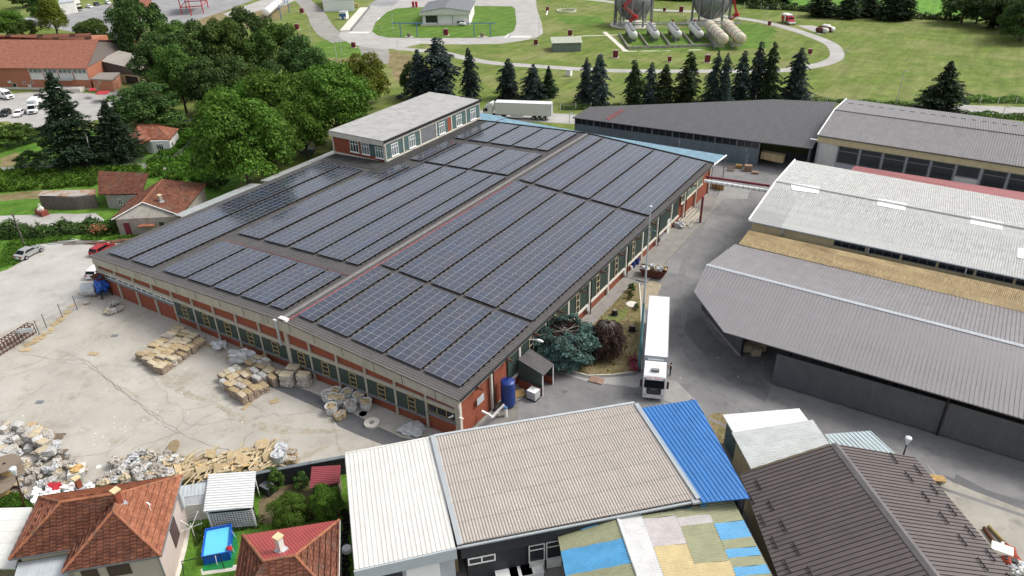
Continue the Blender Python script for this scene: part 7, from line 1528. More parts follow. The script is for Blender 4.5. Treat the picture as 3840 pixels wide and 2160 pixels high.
while k<260:
    x,y=random.uniform(min(p.x for p in P),max(p.x for p in P)),random.uniform(min(p.y for p in P),max(p.y for p in P))
    if not inside(P,x,y): continue
    k+=1; i=random.randrange(4); s=random.uniform(.7,1.05); q=random.random()
    if q<.8: put(TB[i],'cardboard_tube','%s cardboard tube in the long heap along the boundary wall'%('long','thick','slim long','short fat')[i],'tube',(x,y,random.uniform(.1,.85)),random.gauss(-.05,.5),GTb,(1,s,1),random.uniform(-.25,.25))
    elif q<.92: put(BD,'cardboard_sheet','loose cardboard sheet on the tube heap','cardboard',(x,y,random.uniform(.3,.9)),random.uniform(0,3),'cardboard sheets on the heap',(1,1,1),random.uniform(-.4,.4),random.uniform(-.4,.4))
    else: put(PL,'wooden_board','short wooden board on the tube heap','board',(x,y,random.uniform(.2,.9)),random.uniform(0,3),'boards on the heap',(1,1,1),random.uniform(-.3,.3))
m=MB(); m.lathe([(.02,.0),(.75,.0),(.75,.04),(.02,.04)],20); put(m.build('b',CARD).data,'cardboard_disc','round pale cardboard disc on top of the heap end','disc',g(660,1117,.9),0,None); bpy.data.objects.remove(SC.objects['b'])
m=MB(); m.lathe([(.02,.0),(.75,.0),(.75,.04),(.02,.04)],20); put(m.build('b',CARD).data,'cardboard_disc','round pale cardboard disc leaning by the small white bundle','disc',g(436,1123,.4),0,None,(1,1,1),.5); bpy.data.objects.remove(SC.objects['b'])
# flat cardboard debris strewn
for i,(x,y) in enumerate([(620,1022),(205,740),(226,720),(235,745),(180,770),(170,785),(158,798),(150,806),(138,815),(128,828),(120,838),(110,842),(100,850),(90,858),(75,866),(65,880),(235,890),(225,740),(215,725),(575,900),(530,870),(690,1010),(740,960)]):
    put(BD,'cardboard_scrap','flat scrap of cardboard lying along the mesh fence and yard','cardboard',g(x,y,.02),random.uniform(0,3),'scraps of cardboard on the concrete',(random.uniform(.4,1),random.uniform(.4,1),1))
mb_l=MB(); mb_l.blob((0,0,.02),(.14,.1,.03),1,.3,7); o=mb_l.build('l',WHT); LT=o.data; bpy.data.objects.remove(o)
for i in range(60):
    x,y=random.choice([(random.uniform(200,640),random.uniform(860,1110)),(random.uniform(20,400),random.uniform(1040,1150))]) if i>5 else (random.uniform(1700,2000),random.uniform(880,1040)); put(LT,'litter','scrap of white litter lying on the yard','litter',g(x,y,.02),random.uniform(0,6),'litter on the yard',(random.uniform(.3,.8),)*3)
# small heap near the machine and facade
heap([(255,770),(290,765),(320,780),(310,795),(275,800),(252,790)],14,'waste_bundle','torn cardboard and paper in the small heap by the facade','waste bundle','small heap in the empty yard',[LU[3],LU[2],LU[0]],.5,1.0,.2)
heap([(205,735),(245,725),(265,745),(220,765)],12,'waste_bundle','torn pale sacks beside the grey tank','waste bundle','sacks by the grey tank',[LU[3],LU[2]],.4,.8,.1)
heap([(490,855),(510,850),(520,862),(500,870)],8,'waste_bundle','grey rag bundle at the end of the left bale block','waste bundle','rags by the facade',[LU[2],LU[0]],.5,.8,.1)
def single(name,label,cat,x,y,mesh,sc,rz=0,z=0): put(mesh,name,label,cat,g(x,y,z),rz,None,sc)
single('film_bundle','crumpled silver film bundle alone by the facade','film bundle',553,876,LU[1],(1.7,1.7,1.6)); single('film_bundle','grey film sheet draped over the rear of the big bale block','film bundle',612,912,LU[5],(3.2,1.8,2.6),.5); single('film_bundle','flat silver film sheet on the apron near the brick corner','film bundle',1038,1084,LU[1],(2.6,2.3,.8),.3); single('film_bundle','silver film bundle beside the long pavement','film bundle',1707,572,LU[1],(1.9,1.6,1.6))
# big bags
def bag(label,x,y,s=1.,mt_=SACK,fill=CARD2):
    t=thing('big_bag',label,'bulk bag',g(x,y),random.uniform(0,1.5),'bulk bags of scrap by the facade'); m=MB(); r=random.Random(int(x)); 
    m.lathe([(.35*s,0),(.52*s,.12*s),(.58*s,.5*s),(.54*s,.85*s),(.60*s,1.0*s),(.50*s,.96*s),(.46*s,.85*s)],14,cap=False); m.v=[(a+r.uniform(-.05,.05),b+r.uniform(-.05,.05),c_+r.uniform(-.03,.03)) for a,b,c_ in m.v]; m.build('bag',mt_,t,world=False)
    f=MB(); f.blob((0,0,.85*s),(.5*s,.5*s,.18*s),int(x),.5,12); crumple(f,.05,int(x)).build('contents',fill,t,world=False)
BG=[(826,1008,'back left'),(845,1000,'back middle'),(876,1003,'back right of the group'),(855,1018,'centre of the group'),(884,1032,'front, the largest bag'),(904,1012,'behind the largest bag'),(923,1028,'right end against the wall'),(836,1040,'front left, leaning on the paper sacks'),(838,1016,'second row left')]
for x,y,l in BG: bag('grey bulk bag of scrap by the facade, '+l,x,y,1.15,SACK,random.choice((CARD2,PAPM,CARD)))
for x,y,l in ((852,1056,'lower one'),(862,1049,'upper one')): bag('brown paper sack on a small pallet, '+l,x,y,.75,CARD,PAPM)
bag('tall silver wrapped bag at the right end of the tube heap',706,1164,1.3,FOIL,FOIL); bag('grey bag behind the tall silver bag',712,1142,1.1,FOIL,FOIL)
for x,y,l in ((728,1148,'back left'),(740,1148,'back right'),(727,1165,'front left'),(741,1165,'front right')): bag('small brown sack beside the silver bag, '+l,x,y,.7,CARD,PAPM)
# pallets
def pallet():
    m=MB()
    for i in range(7): m.box(-.6,-.4+i*.117,.12,.6,-.4+i*.117+.08,.144)
    for i in range(3): m.box(-.6,-.4+i*.36,.0,.6,-.4+i*.36+.09,.022)
    for x in (-.6,-.07,.46):
        for y in (-.4,-.05,.31): m.box(x,y,.022,x+.14,y+.09,.12)
    return m
o=pallet().build('p',WOOD); PAL=o.data; bpy.data.objects.remove(o); o=pallet().build('p',WOOD2); PAL2=o.data; bpy.data.objects.remove(o); o=pallet().build('p',mat('pinkish_wood',(.4,.27,.2),.85,.2,var=.15)); PAL3=o.data; bpy.data.objects.remove(o)
put(PAL3,'pallet','pinkish wooden pallet lying by the kerb of the planted bed','pallet',g(1501,958),.1,None,(1.35,1.35,1.3)); put(PAL,'pallet','yellow pallet leaning between the blue tank and the white container','pallet',g(1306,990,.3),.9,None,(1.1,1.1,1),.5)
put(PAL2,'pallet','dark grey steel grid pallet at the top of the left waste heap','pallet',g(132,1104),.6,None,(1.9,1.7,1.5)); put(PAL2,'pallet','broken brown pallet leaning on the left paper bales','pallet',g(147,1143,.2),.5,None,(1.5,1.4,1.2),.4)
for k in range(9): put(PAL,'pallet','yellow pallet in the stack beside the brown seam building','pallet',g(2359,1205,.145*k*1.0),.35+random.uniform(-.03,.03),'pallets stacked by the brown building')
def stack(x,y,n,lab,grp,mesh=PAL,rz=.3,s=1.):
    for k in range(n): put(mesh,'pallet',lab,'pallet',g(x,y)+V((0,0,.145*k*s)),rz+random.uniform(-.05,.05),grp,(s,s,s))
stack(1858,423,5,'yellow pallet in the stack left of the open warehouse bay','pallets before the dark warehouse'); stack(1881,430,7,'brown pallet in the tallest stack by the warehouse bay','pallets before the dark warehouse',PAL3,.3,1.2); stack(1900,437,3,'pale pallet in the low stack by the warehouse bay','pallets before the dark warehouse',PAL3); put(PAL3,'pallet','upright pallet leaning on the blue grey warehouse wall','pallet',g(1838,424,.5),.2,None,(1.2,1.2,1),1.35)
stack(1797,473,8,'yellow pallet stacked against the end wall of the solar hall','pallets at the solar hall corner'); stack(1812,477,9,'pale pallet in the right stack at the solar hall corner','pallets at the solar hall corner')
# crates and cartons inside the bays
def carton(x,y,z,s,h,label,grp,mt_=CARD,rz=0):
    m=MB(); m.box(-s/2,-s/2,0,s/2,s/2,h); m.box(-s/2-.01,-.05,h,s/2+.01,.05,h+.012); o=crumple(m,.015,int(x)).build('carton',mt_,None,world=False); o.location=g(x,y,z); o.rotation_euler=(0,0,rz); tag(o,label,'carton',grp)
for i in range(5):
    for k in range(2): carton(1925+i*9,398+i*2,k*1.4,1.5,1.4,'brown carton stacked in the %s of the open bay of the dark warehouse'%('lower row' if k==0 else 'upper row'),'cartons in the dark warehouse')
for x,y,l in ((1878,880,'left'),(1895,872,'middle'),(1912,878,'right'),(1900,890,'front')): carton(x,y,0,1.1,.9,'pale carton on the floor of the open bay of the front grey hall, '+l,'cartons in the grey hall',CARD2,.5)
# yard cartons below the beige workshop
for i,(x,y,h,l) in enumerate([(1232,1420,1.7,'front left with white lid'),(1262,1412,1.7,'front right with white lid'),(1225,1398,2.2,'back row, leftmost'),(1250,1392,2.2,'back row, second'),(1275,1386,2.2,'back row, third'),(1298,1380,2.2,'back row, rightmost'),(1287,1415,1.5,'with open black top')]):
    t=thing('waste_carton','tall brown carton in the yard below the beige roof, '+l,'carton',g(x,y),.76,'tall cartons below the beige roof'); MB().box(-.62,-.62,0,.62,.62,h).build('box',CARD2,t,world=False); k=MB(); k.box(-.64,-.64,h,.64,.64,h+.09); k.build('lid',BLK if 'black' in l else FOIL,t,world=False)
for i,(x,y) in enumerate(((1275,1452),(1310,1446),(1338,1440))): t=thing('styrofoam_box','flat white box at the bottom edge of the workshop yard, %s'%('left','middle','right')[i],'box',g(x,y),.76,'flat white boxes'); MB().box(-.9,-.6,0,.9,.6,.5).build('box',WHT,t,world=False); MB().box(-.95,-.65,.5,.95,.65,.58).build('lid',WHT,t,world=False)
for x,y,l in ((1115,1435,'left'),(1135,1428,'right')): t=thing('waste_carton','brown wrapped carton under the cream fascia, '+l,'carton',g(x,y),.76); MB().box(-.6,-.6,0,.6,.6,1.8).build('box',CARD,t,world=False); MB().box(-.55,-.5,1.8,.55,.5,1.9).build('lid',DGR,t,world=False)
def chair(x,y,label,rz):
    t=thing('chair',label,'chair',g(x,y),rz); MB().box(-.25,-.25,.42,.25,.25,.48).build('seat',BLK,t,world=False); MB().box(-.27,-.25,.48,-.22,.25,.95).build('backrest',BLK,t,world=False)
    for a in (-.22,.22):
        for b in (-.22,.22): MB().tube((a,b,0),(a,b,.42),.025,n=5).build('leg',BLK,t,world=False)
chair(1397,1400,'dark chair beside the patchwork roof',.8); chair(1368,1405,'small dark stool in the workshop yard',.3)
# cable reels
def reel(x,y,label,s=1.,z=0,tilt=0):
    t=thing('cable_reel',label,'cable reel',g(x,y,z),.4,'wooden cable reels'); t.rotation_euler=(tilt,0,.4); m=MB()
    for z0 in (0,1.05): MB().lathe([(.08,z0*s),(1.25*s,z0*s),(1.25*s,z0*s+.09),(.08,z0*s+.09)],28).build('flange',WOOD2,t,world=False)
    MB().lathe([(.55*s,.09),(.55*s,1.05*s)],20,cap=False).build('drum',WOOD,t,world=False); MB().lathe([(.03,1.05*s+.09),(.14,1.05*s+.09),(.14,1.05*s+.13),(.03,1.05*s+.13)],10).build('hub',BLK,t,world=False)
reel(25,1200,'lower big wooden cable reel under another at the left edge',1.15); reel(22,1190,'upper big wooden cable reel with weathered top at the left edge',1.1,1.25); reel(8,1245,'wooden cable reel standing alone nearest the annex',1.15)
# lids and buckets
m=MB(); m.lathe([(.02,0),(.2,0),(.2,.3),(.19,.33),(.02,.33)],12); o=m.build('l',WHT); LID=o.data; bpy.data.objects.remove(o); o=MB().lathe([(.02,0),(.2,0),(.2,.3),(.02,.33)],12).build('l',RED); LIDR=o.data; bpy.data.objects.remove(o)
for i in range(95):
    x=random.uniform(85,235); y=random.uniform(1222,1262)-(x-160)*.08; put(LID,'bucket','white plastic bucket with lid in the heap behind the tiled house','bucket',g(x,y,random.uniform(.5,.8)),0,'white buckets',(random.uniform(.8,1.4),)*2+(.8,),random.uniform(-.3,.3))
for i in range(8): put(LIDR,'bucket','red bucket on the crate between the white buckets','bucket',g(random.uniform(128,148),random.uniform(1222,1234),.8),0,'red buckets',(1.4,1.4,.8))
for x,y in ((24,1236),(42,1238),(12,1250),(248,1175)): put(LID,'bucket','white round lid lying apart from the bucket heap','bucket',g(x,y),0,'stray white lids',(1.3,1.3,.2))
t=thing('tipping_skip','small white tipping bin full of wood scraps by the waste heap','skip',g(199,1205),.9); MB().ext([(-.9,.2),(-.6,1.3),(.9,1.3),(.5,.2)],-.75,.75).build('bin',OFFW,t,world=False); f=MB(); f.blob((.1,0,1.3),(.7,.6,.25),5,.6,12); crumple(f,.06,3).build('wood_scraps',WOOD,t,world=False)
# skip with rubbish in the alley
t=thing('rubbish_skip','rusty brown skip heaped with white rubbish in the alley','skip',g(1643,695),.25); m=MB(); P4=[(-1.9,-.9,1.3),(1.9,-.9,1.3),(1.9,.9,1.3),(-1.9,.9,1.3),(-1.3,-.8,.15),(1.3,-.8,.15),(1.3,.8,.15),(-1.3,.8,.15)]; m.add(P4,[(4,5,1,0),(5,6,2,1),(6,7,3,2),(7,4,0,3),(7,6,5,4)]); m.build('bin',RST,t,world=False); m=MB(); m.box(-1.95,-.95,1.25,1.95,-.87,1.36).box(-1.95,.87,1.25,1.95,.95,1.36).box(-1.95,-.87,1.25,-1.87,.87,1.36).box(1.87,-.87,1.25,1.95,.87,1.36); m.build('rim',RST,t,world=False)
for i in range(9): f=MB(); f.blob((-1.4+i*.35,random.uniform(-.4,.4),1.25+random.uniform(0,.2)),(.5,.45,.35),i,.5,10); crumple(f,.06,i).build('rubbish',(FOIL,PAPW,CARD)[i%3] if i!=2 else CARD,t,world=False)
# second skip near the wood
t=thing('green_skip','green skip of white waste under the bright trees','skip',g(774,388),.5); MB().add(P4,[]) ; m=MB(); m.add(P4,[(4,5,1,0),(5,6,2,1),(6,7,3,2),(7,4,0,3),(7,6,5,4)]); m.build('bin',GRN2,t,world=False); f=MB(); f.blob((0,0,1.2),(1.7,.8,.4),5,.4,14); crumple(f,.08,3).build('waste',PAPW,t,world=False)
# blue tank, IBC, pipes
G=g(1279,1020); t=thing('blue_storage_tank','tall dark blue cylindrical tank beside the entrance wall','tank',G); MB().lathe([(.75,.25),(.8,.3),(.8,3.35),(.6,3.52),(.1,3.62)],24).build('shell',BLU,t,world=False,smooth=False); MB().tube((0,0,3.6),(0,0,4.0),.07).tube((0,0,4.0),(.35,0,4.0),.06).build('valve',BLK,t,world=False)
for a in range(3): MB().tube((.6*math.cos(a*2.1),.6*math.sin(a*2.1),0),(.6*math.cos(a*2.1),.6*math.sin(a*2.1),.3),.07).build('leg',BLK,t,world=False)
G=g(1342,1002); t=thing('liquid_container','white caged liquid container standing on its pallet','container',G,-.05); MB().box(-.55,-.5,.16,.55,.5,1.2).build('bottle',WHT,t,world=False); m=MB()
for z in (.2,.42,.64,.86,1.08,1.2):
    for s in (-1,1): m.box(-.58,s*.53-.012,z,.58,s*.53+.012,z+.03); m.box(s*.58-.012,-.53,z,s*.58+.012,.53,z+.03)
for i in range(7):
    for s in (-1,1): m.box(-.56+i*.185,s*.53-.012,.16,-.54+i*.185,s*.53+.012,1.2); m.box(s*.58-.012,-.5+i*.165,.16,s*.58+.012,-.48+i*.165,1.2)
m.build('cage',GAL,t,world=False); MB().box(-.6,-.55,0,.6,.55,.14).build('pallet',BLK,t,world=False); MB().lathe([(.02,1.2),(.12,1.2),(.12,1.27),(.02,1.27)],12).build('cap',OFFW,t,world=False)
pts=[g(1212,1034,1.6),g(1232,1044,1.3),g(1238,1050,.9),g(1252,1034,1.4),g(1268,1018,2.0)]; tag(MB().path(pts,.14,8).path([pts[3],g(1254,1046,0)],.12,8).build('white_duct',WHT),'bent white duct pipe coming out of the brick end wall','pipe')
G=g(1272,1047); t=thing('white_canister','slim white canister with blue cap near the duct','canister',G); MB().lathe([(.22,0),(.22,1.1)],14).build('body',WHT,t,world=False); MB().lathe([(.23,1.1),(.23,1.25),(.1,1.28)],14).build('cap',mat('blue_steel',(0,0,0)),t,world=False)
for i,(x,y,m_,s) in enumerate(((1593,672,BLU,1),(1603,664,BLU,1),(1588,678,WHT,.6))):
    t=thing('plastic_barrel',('blue plastic barrel on the pavement, nearer one','blue plastic barrel on the pavement, farther one','small white canister beside the blue barrels')[i],'barrel',g(x,y,.16),0,'barrels on the pavement'); MB().lathe([(.26*s,0),(.31*s,.15*s),(.31*s,.8*s),(.26*s,.92*s)],14).build('body',m_,t,world=False); MB().lathe([(.27*s,.9*s),(.27*s,.96*s)],14).build('lid',m_,t,world=False)
# planks and slabs beside the long wall
GP='timber beams beside the long wall'
Tm=g(1735,545); 
for i in range(9): m=MB(); m.box(-.12,-3.4,0,.12,3.4,.14); o=m.build('timber_beam',mat('grey_timber',(.42,.38,.32),.85,.2,var=.2)); o.location=Tm+V((-1.2+i*.33,random.uniform(-.5,.5)+ (i>4)*-1.2,.15+.15*(i%2))); o.rotation_euler=(0,0,random.uniform(-.06,.06)); tag(o,'pale timber beam in the pile beside the long brick wall','beam',GP)
t=thing('steel_trough','grey metal trough on the pavement by the door','trough',g(1662,600,.16),1.57); MB().box(-1.2,-.4,0,1.2,.4,.6).build('body',GAL,t,world=False); MB().box(-1.2,-.3,.6,1.2,.3,.62).build('lid',MGR,t,world=False)
# stumps / planters, flowers, cover
for x,y,l in ((1546,792,'by the green patch'),(1590,832,'near the flag pole')):
    t=thing('tree_stump','black painted tree stump in the bed, '+l,'stump',g(x,y,.05)); MB().lathe([(.55,0),(.42,.15),(.36,.75),(.02,.76)],14).build('stump',BLK,t,world=False); MB().lathe([(.02,.765),(.3,.765),(.3,.80),(.02,.80)],14).build('top',WOOD2,t,world=False)
tag(MB().lathe([(.02,0),(.8,0),(.8,.08),(.02,.08)],20,T=Matrix.Translation(g(1590,766,.06))).build('concrete_cover',CONL),'round pale concrete cover in the planted bed','cover'); 
FLW=leafmat('pink_flowers',(.5,.05,.12),(.6,.1,.2),(.1,.15,.05)); 
for x,y,l in ((1593,915,'upper'),(1597,932,'lower')):
    r=np.random.default_rng(int(x)); n=500; Q=np.array(g(x,y,.1))+r.normal(size=(n,3))*[.3,.3,.25]+[0,0,.5]; Nn=unit(r.normal(size=(n,3))); me=quadmesh('rose',Q,Nn,unit(np.cross(Nn,r.normal(size=(n,3)))),.07*r.uniform(.6,1.4,n),np.full(n,.8),FLW); o=bpy.data.objects.new('rose_bush',me); SC.collection.objects.link(o); tag(o,'%s pink rose bush at the foot of the tall teal pole'%l,'shrub')
MH=MB(); G=g(936,1067); MH.lathe([(.3,0),(.3,.28),(.85,.28),(.85,0)],28,T=Matrix.Translation(G),cap=False); tag(MH.build('concrete_ring',CONL),'round concrete manhole ring on the apron','manhole ring'); struct('manhole',MB().lathe([(.02,.02),(.45,.02)],20,T=Matrix.Translation(g(913,1041,.01))),RST)
for x,y in ((1691,305*2+80),(100,1012*1.0+0),(2355,1142),(288,845*1.0)): struct('drain_cover',MB().box(-.45,-.3,.02,.45,.3,.03,T=Matrix.Translation(g(x,y))@Matrix.Rotation(.5,4,'Z')),MGR)
# poles and lamps
TEAL=mat('teal_pole',(.08,.2,.22),.5,.4)
t=thing('tall_teal_pole','very tall slender teal flag pole rising from the planted bed','pole',g(1607,935)); G=t.location.copy(); H_=hgt(1607,935,522); top=gp(1637,521,(V((0,G.y,0)),V((0,1,0)))); MB().tube(G,G+(top-G)*.45,.2,.14).build('lower_shaft',TEAL,t); MB().tube(G+(top-G)*.45,top,.13,.06).build('upper_shaft',LGR,t); MB().lathe([(.05,0),(.14,.1),(.05,.2)],8,T=Matrix.Translation(top)).build('finial',WHT,t)
def lamp(x,y,yt,label,arm=.0,grp='street lamps',head='ball',xt=None,pm=LGR):
    G=g(x,y); h=hgt(x,y,yt); t=thing('street_lamp',label,'street lamp',G,0,grp); T_=V((0,0,h)) if xt is None else gp(xt,yt,(G,V((0,1,0))))-G
    MB().tube((0,0,0),T_,.09,.06,n=7).build('pole',pm,t,world=False)
    if head=='cone': MB().lathe([(.08,0),(.32,.75),(.3,.9),(.05,1.0)],8,T=Matrix.Translation(T_)).build('lantern',mat('milky_glass',(.6,.65,.68),.3,.5),t,world=False)
    else: MB().tube(T_,T_+V((arm,-.2,.1)),.05,n=5).build('arm',pm,t,world=False); MB().blob(T_+V((arm,-.2,.1)),(.4,.2,.14),1,.02,10).build('head',LGR,t,world=False)
lamp(2271,1149,1118,'lantern lamp with milky glass beside the brown building',head='cone',pm=BLK); lamp(62,1276,1196,'rusty lamp pole with milky lantern before the left waste heap',head='cone',xt=40,pm=RST)
for x,y,yt,l in ((860,138,68,'at the fork of the depot road'),(848,155,105,'on the lawn below the fork'),(784,108,55,'beside the worn track'),(1520,262,192,'between the spruces'),(2257,252,180,'alone on the big lawn'),(1815,238,190,'behind the spruce row'),(1921,65,20,'by the spheres path'),(1918,20,-5,'at the far hedge'),(2520,298,268,'by the far grey hall'),(1432,318,285,'behind the blue canopy'),(344,112,62,'on the dry grass by the square'),(285,102,78,'at the edge of the square'),(1000,122,104,'short one at the path start'),(958,78,68,'short one on the lawn island'),(2119,168,128,'at the path bend'),(1697,128,82,'in front of the tank basin'),(1356,92,40,'by the depot road'),(990,85,38,'on the lawn left of the portal'),(2062,60,60,'x')):
    if l!='x': lamp(x,y,yt,'slim grey lamp post '+l,.6)
def upole(x,y,yt,xt,label,m_): G=g(x,y); T_=gp(xt,yt,(G,V((0,1,0)))); t=thing('utility_pole',label,'utility pole',G); MB().tube(G,T_,.14,.1,n=8).build('shaft',m_,t); MB().box(T_.x-.5,T_.y-.06,T_.z-.5,T_.x+.5,T_.y+.06,T_.z-.38).build('crossarm',m_,t)
upole(239,418,338,215,'pale concrete pole leaning in front of the tall spruce',CONL); upole(62,617,536,30,'dark wooden pole leaning beside the silver car',WOOD3)
# fences
def fence(name,label,pts,h,gap,pm,mesh=True,post=.05,wires=3):
    t=thing(name,label,'fence',down(g(*pts[0]))); P=[V((g(*p).x,g(*p).y,0)) for p in pts]; m=MB()
    for a,b in zip(P,P[1:]):
        n=max(1,int((b-a).length/gap))
        for i in range(n): p=a.lerp(b,i/n); MB().tube(p,p+V((0,0,h)),post,n=6).build('post',pm,t)
        for k in range(wires): m.tube(a+V((0,0,h*(k+.5)/wires)),b+V((0,0,h*(k+.5)/wires)),.012 if mesh else .03,n=4)
        if mesh:
            l=(b-a).length; d=(b-a)/l; k=0
            while k*.45<l-h: m.tube(a+d*k*.45,a+d*(k*.45+h)+V((0,0,h)),.008,n=3); m.tube(a+d*(k*.45+h),a+d*k*.45+V((0,0,h)),.008,n=3); k+=1
    MB().tube(P[-1],P[-1]+V((0,0,h)),post,n=6).build('post',pm,t); m.build('mesh' if mesh else 'rails',MGR,t); return t
fence('mesh_fence','grey wire mesh fence along the cardboard littered edge of the gravel lot',[(100,842),(118,825),(158,800),(195,779),(245,748)],2.2,2.6,MGR,post=.07)
fence('field_fence','long wire fence with concrete posts behind the spruce row',[(1410,278),(1600,268),(1750,262),(1900,256),(2000,254),(2120,262),(2300,268),(2420,262),(2600,262)],1.7,3.6,CONL,False,.09,2)
fence('far_fence','dark fence with pale posts under the far trees',[(1830,20),(2000,27),(2200,43),(2400,52)],2.4,6,CONL,False,.12,3)
fence('garden_fence','weathered picket fence round the cottage plot',[(130,408),(240,412),(370,410),(440,405),(465,385),(497,350)],1.3,1.2,WOOD2,False,.06,6)
t=thing('steel_rack','rusty steel stillage rack stacked with bars at the left edge','rack',g(45,868))
A=g(2,895);B=g(92,838); d=(B-A).normalized(); s=V((-d.y,d.x,0))
m=MB()
for i in range(12): p=A.lerp(B,i/11); m.tube(p,p+V((0,0,1.5)),.06,n=4); m.tube(p+s,p+s+V((0,0,1.5)),.06,n=4); m.tube(p+V((0,0,1.4)),p+s+V((0,0,1.4)),.05,n=4)
for z in (.2,.8,1.4): m.tube(A+V((0,0,z)),B+V((0,0,z)),.06,n=4); m.tube(A+s+V((0,0,z)),B+s+V((0,0,z)),.06,n=4)
m.build('frame',RST,t); m=MB()
for i in range(10): m.tube(g(50,838,1.6)+V((0,0,i%3*.12))+s*(i*.1),g(88,832,1.6)+V((0,0,i%3*.12))+s*(i*.1),.07,n=6)
m.build('pipes',GAL,t)
# wrapped machine, grey tank
t=thing('wrapped_machine','machine on black legs wrapped in torn blue plastic at the facade corner','machine',g(262,745)); G=g(262,745); m=MB(); m.blob(G+V((0,0,1.7)),(.95,.8,1.2),4,.35,14); crumple(m,.07,4).build('blue_wrap',mat('blue_tarp',(.02,.1,.45),.45,.4,var=.4,s=3),t); m=MB()
for a_ in (-.9,.9):
    for b_ in (-.7,.7): m.tube(G+V((a_,b_,0)),G+V((a_,b_,1.2)),.07,n=5)
m.box(G.x-1,G.y-.8,1.15,G.x+1,G.y+.8,1.25); m.build('legs',BLK,t); m=MB(); m.add([(G.x-.9,G.y-.7,3.3),(G.x+.9,G.y-.7,3.3),(G.x+.9,G.y+.7,3.3),(G.x-.9,G.y+.7,3.3),(G.x-.4,G.y-.3,2.6),(G.x+.4,G.y-.3,2.6),(G.x+.4,G.y+.3,2.6),(G.x-.4,G.y+.3,2.6)],[(4,5,1,0),(5,6,2,1),(6,7,3,2),(7,4,0,3),(7,6,5,4)]); m.build('hopper',RST,t)
t=thing('grey_tank','dented grey cylindrical tank lying beside the wrapped machine','tank',g(232,742)); G=g(232,742); MB().lathe([(.3,-1.1),(.95,-1.0),(.95,1.0),(.3,1.1)],18,T=Matrix.Translation(G+V((0,0,.95)))@Matrix.Rotation(.6,4,'Z')@Matrix.Rotation(math.pi/2,4,'Y')).build('shell',GAL,t); MB().box(G.x-.8,G.y-.5,0,G.x+.8,G.y+.5,.3).build('base',MGR,t)
# planks by the hedge
for i in range(12): x=150+i*13; m=MB(); m.box(-1.9,-.1,0,1.9,.1,.12); o=m.build('plank',WOOD2 if i%2 else LGR); o.location=g(x,613-(i%3)*3,.03+.1*(i%2)); o.rotation_euler=(0,0,.62+random.uniform(-.08,.08)); tag(o,'weathered plank lying on the grass strip before the hedge','plank','planks before the hedge')
for i in range(14): m=MB(); m.box(-2.2,-.1,0,2.2,.1,.12); o=m.build('plank',mat('brown_plank',(.2,.11,.07),.9,.1,var=.3)); o.location=g(250+i*7,612-i*.8,.05+.12*(i%3)); o.rotation_euler=(0,0,.6+random.uniform(-.1,.1)); tag(o,'brown plank in the pile behind the red car','plank','planks behind the red car')
# orange flowers
r=np.random.default_rng(8); Q=np.array(g(243,575,2.4))+r.normal(size=(110,3))*[.6,.6,.35]; Nn=unit(r.normal(size=(110,3))); me=quadmesh('f',Q,Nn,unit(np.cross(Nn,r.normal(size=(110,3)))),.13*r.uniform(.6,1.4,110),np.full(110,.8),leafmat('orange_flowers',(.5,.17,.08),(.55,.22,.12),(.45,.2,.1))); o=bpy.data.objects.new('trumpet_vine',me); SC.collection.objects.link(o); tag(o,'orange flowering vine in the middle of the long hedge','vine')
# concrete oven in the garden
t=thing('garden_oven','concrete and brick garden barbecue oven with tapering chimney','barbecue',g(107,540)); G=g(107,540); MB().box(G.x-1.2,G.y-.6,0,G.x+1.2,G.y+.6,.9).build('base',BRK2,t); MB().lathe([(.6,.9),(.6,1.2),(.2,1.7),(.18,2.1)],4,T=Matrix.Translation(G)).build('hood',CONL,t)
# pool, drying rack, swing frame
P=[g(*p) for p in ((523,1352),(583,1340),(586,1405),(515,1424))]; c0=sum(P,V((0,0,0)))/4; d=(P[1]-P[0]).normalized(); rz=math.atan2(d.y,d.x); lx=((P[1]-P[0]).length+(P[2]-P[3]).length)/4; ly=((P[3]-P[0]).length+(P[2]-P[1]).length)/4
t=thing('frame_pool','rectangular blue frame swimming pool on a green mat','pool',c0,rz,None); PB=mat('pool_liner',(.01,.1,.5),.4,.4); m=MB()
for (a,b,c_,e) in ((-lx,-ly,-lx+.08,ly),(lx-.08,-ly,lx,ly),(-lx,-ly,lx,-ly+.08),(-lx,ly-.08,lx,ly)): m.box(a,b,0,c_,e,1.0)
m.build('wall',PB,t,world=False); MB().box(-lx+.08,-ly+.08,.05,lx-.08,ly-.08,.86).build('water',mat('pool_water',(.13,.55,.75),.05,.5,var=.05,s=.8),t,world=False); m=MB()
for a,b in (((-lx,-ly),(lx,-ly)),((lx,-ly),(lx,ly)),((lx,ly),(-lx,ly)),((-lx,ly),(-lx,-ly))): m.tube((*a,1.02),(*b,1.02),.07,n=6)
m.build('top_rail',PB,t,world=False)
for a,b in ((-lx-.15,-ly*.5),(-lx-.15,ly*.5),(lx+.15,-ly*.5),(lx+.15,ly*.5),(0,-ly-.15),(0,ly+.15)): MB().tube((a*1.08,b*1.08,0),(a*.96,b*.96,1.0),.03,n=5).build('strut',WHT,t,world=False)
tag(MB().blob(g(577,1380,1.0),(.35,.25,.15),3,.2,10).build('float_toy',RED),'red and blue float toy on the rim of the pool','toy')
G=g(490,1350); t=thing('rotary_dryer','white rotary clothes dryer with square lines beside the tiled house','clothes dryer',G); MB().tube(G,G+V((0,0,1.7)),.035).build('pole',WHT,t); E4_=[]
for k in range(4): a=k*math.pi/2+.3; q=G+V((1.25*math.cos(a),1.25*math.sin(a),2.0)); E4_.append(q); MB().tube(G+V((0,0,1.2)),q,.03,n=5).build('arm',WHT,t)
m=MB()
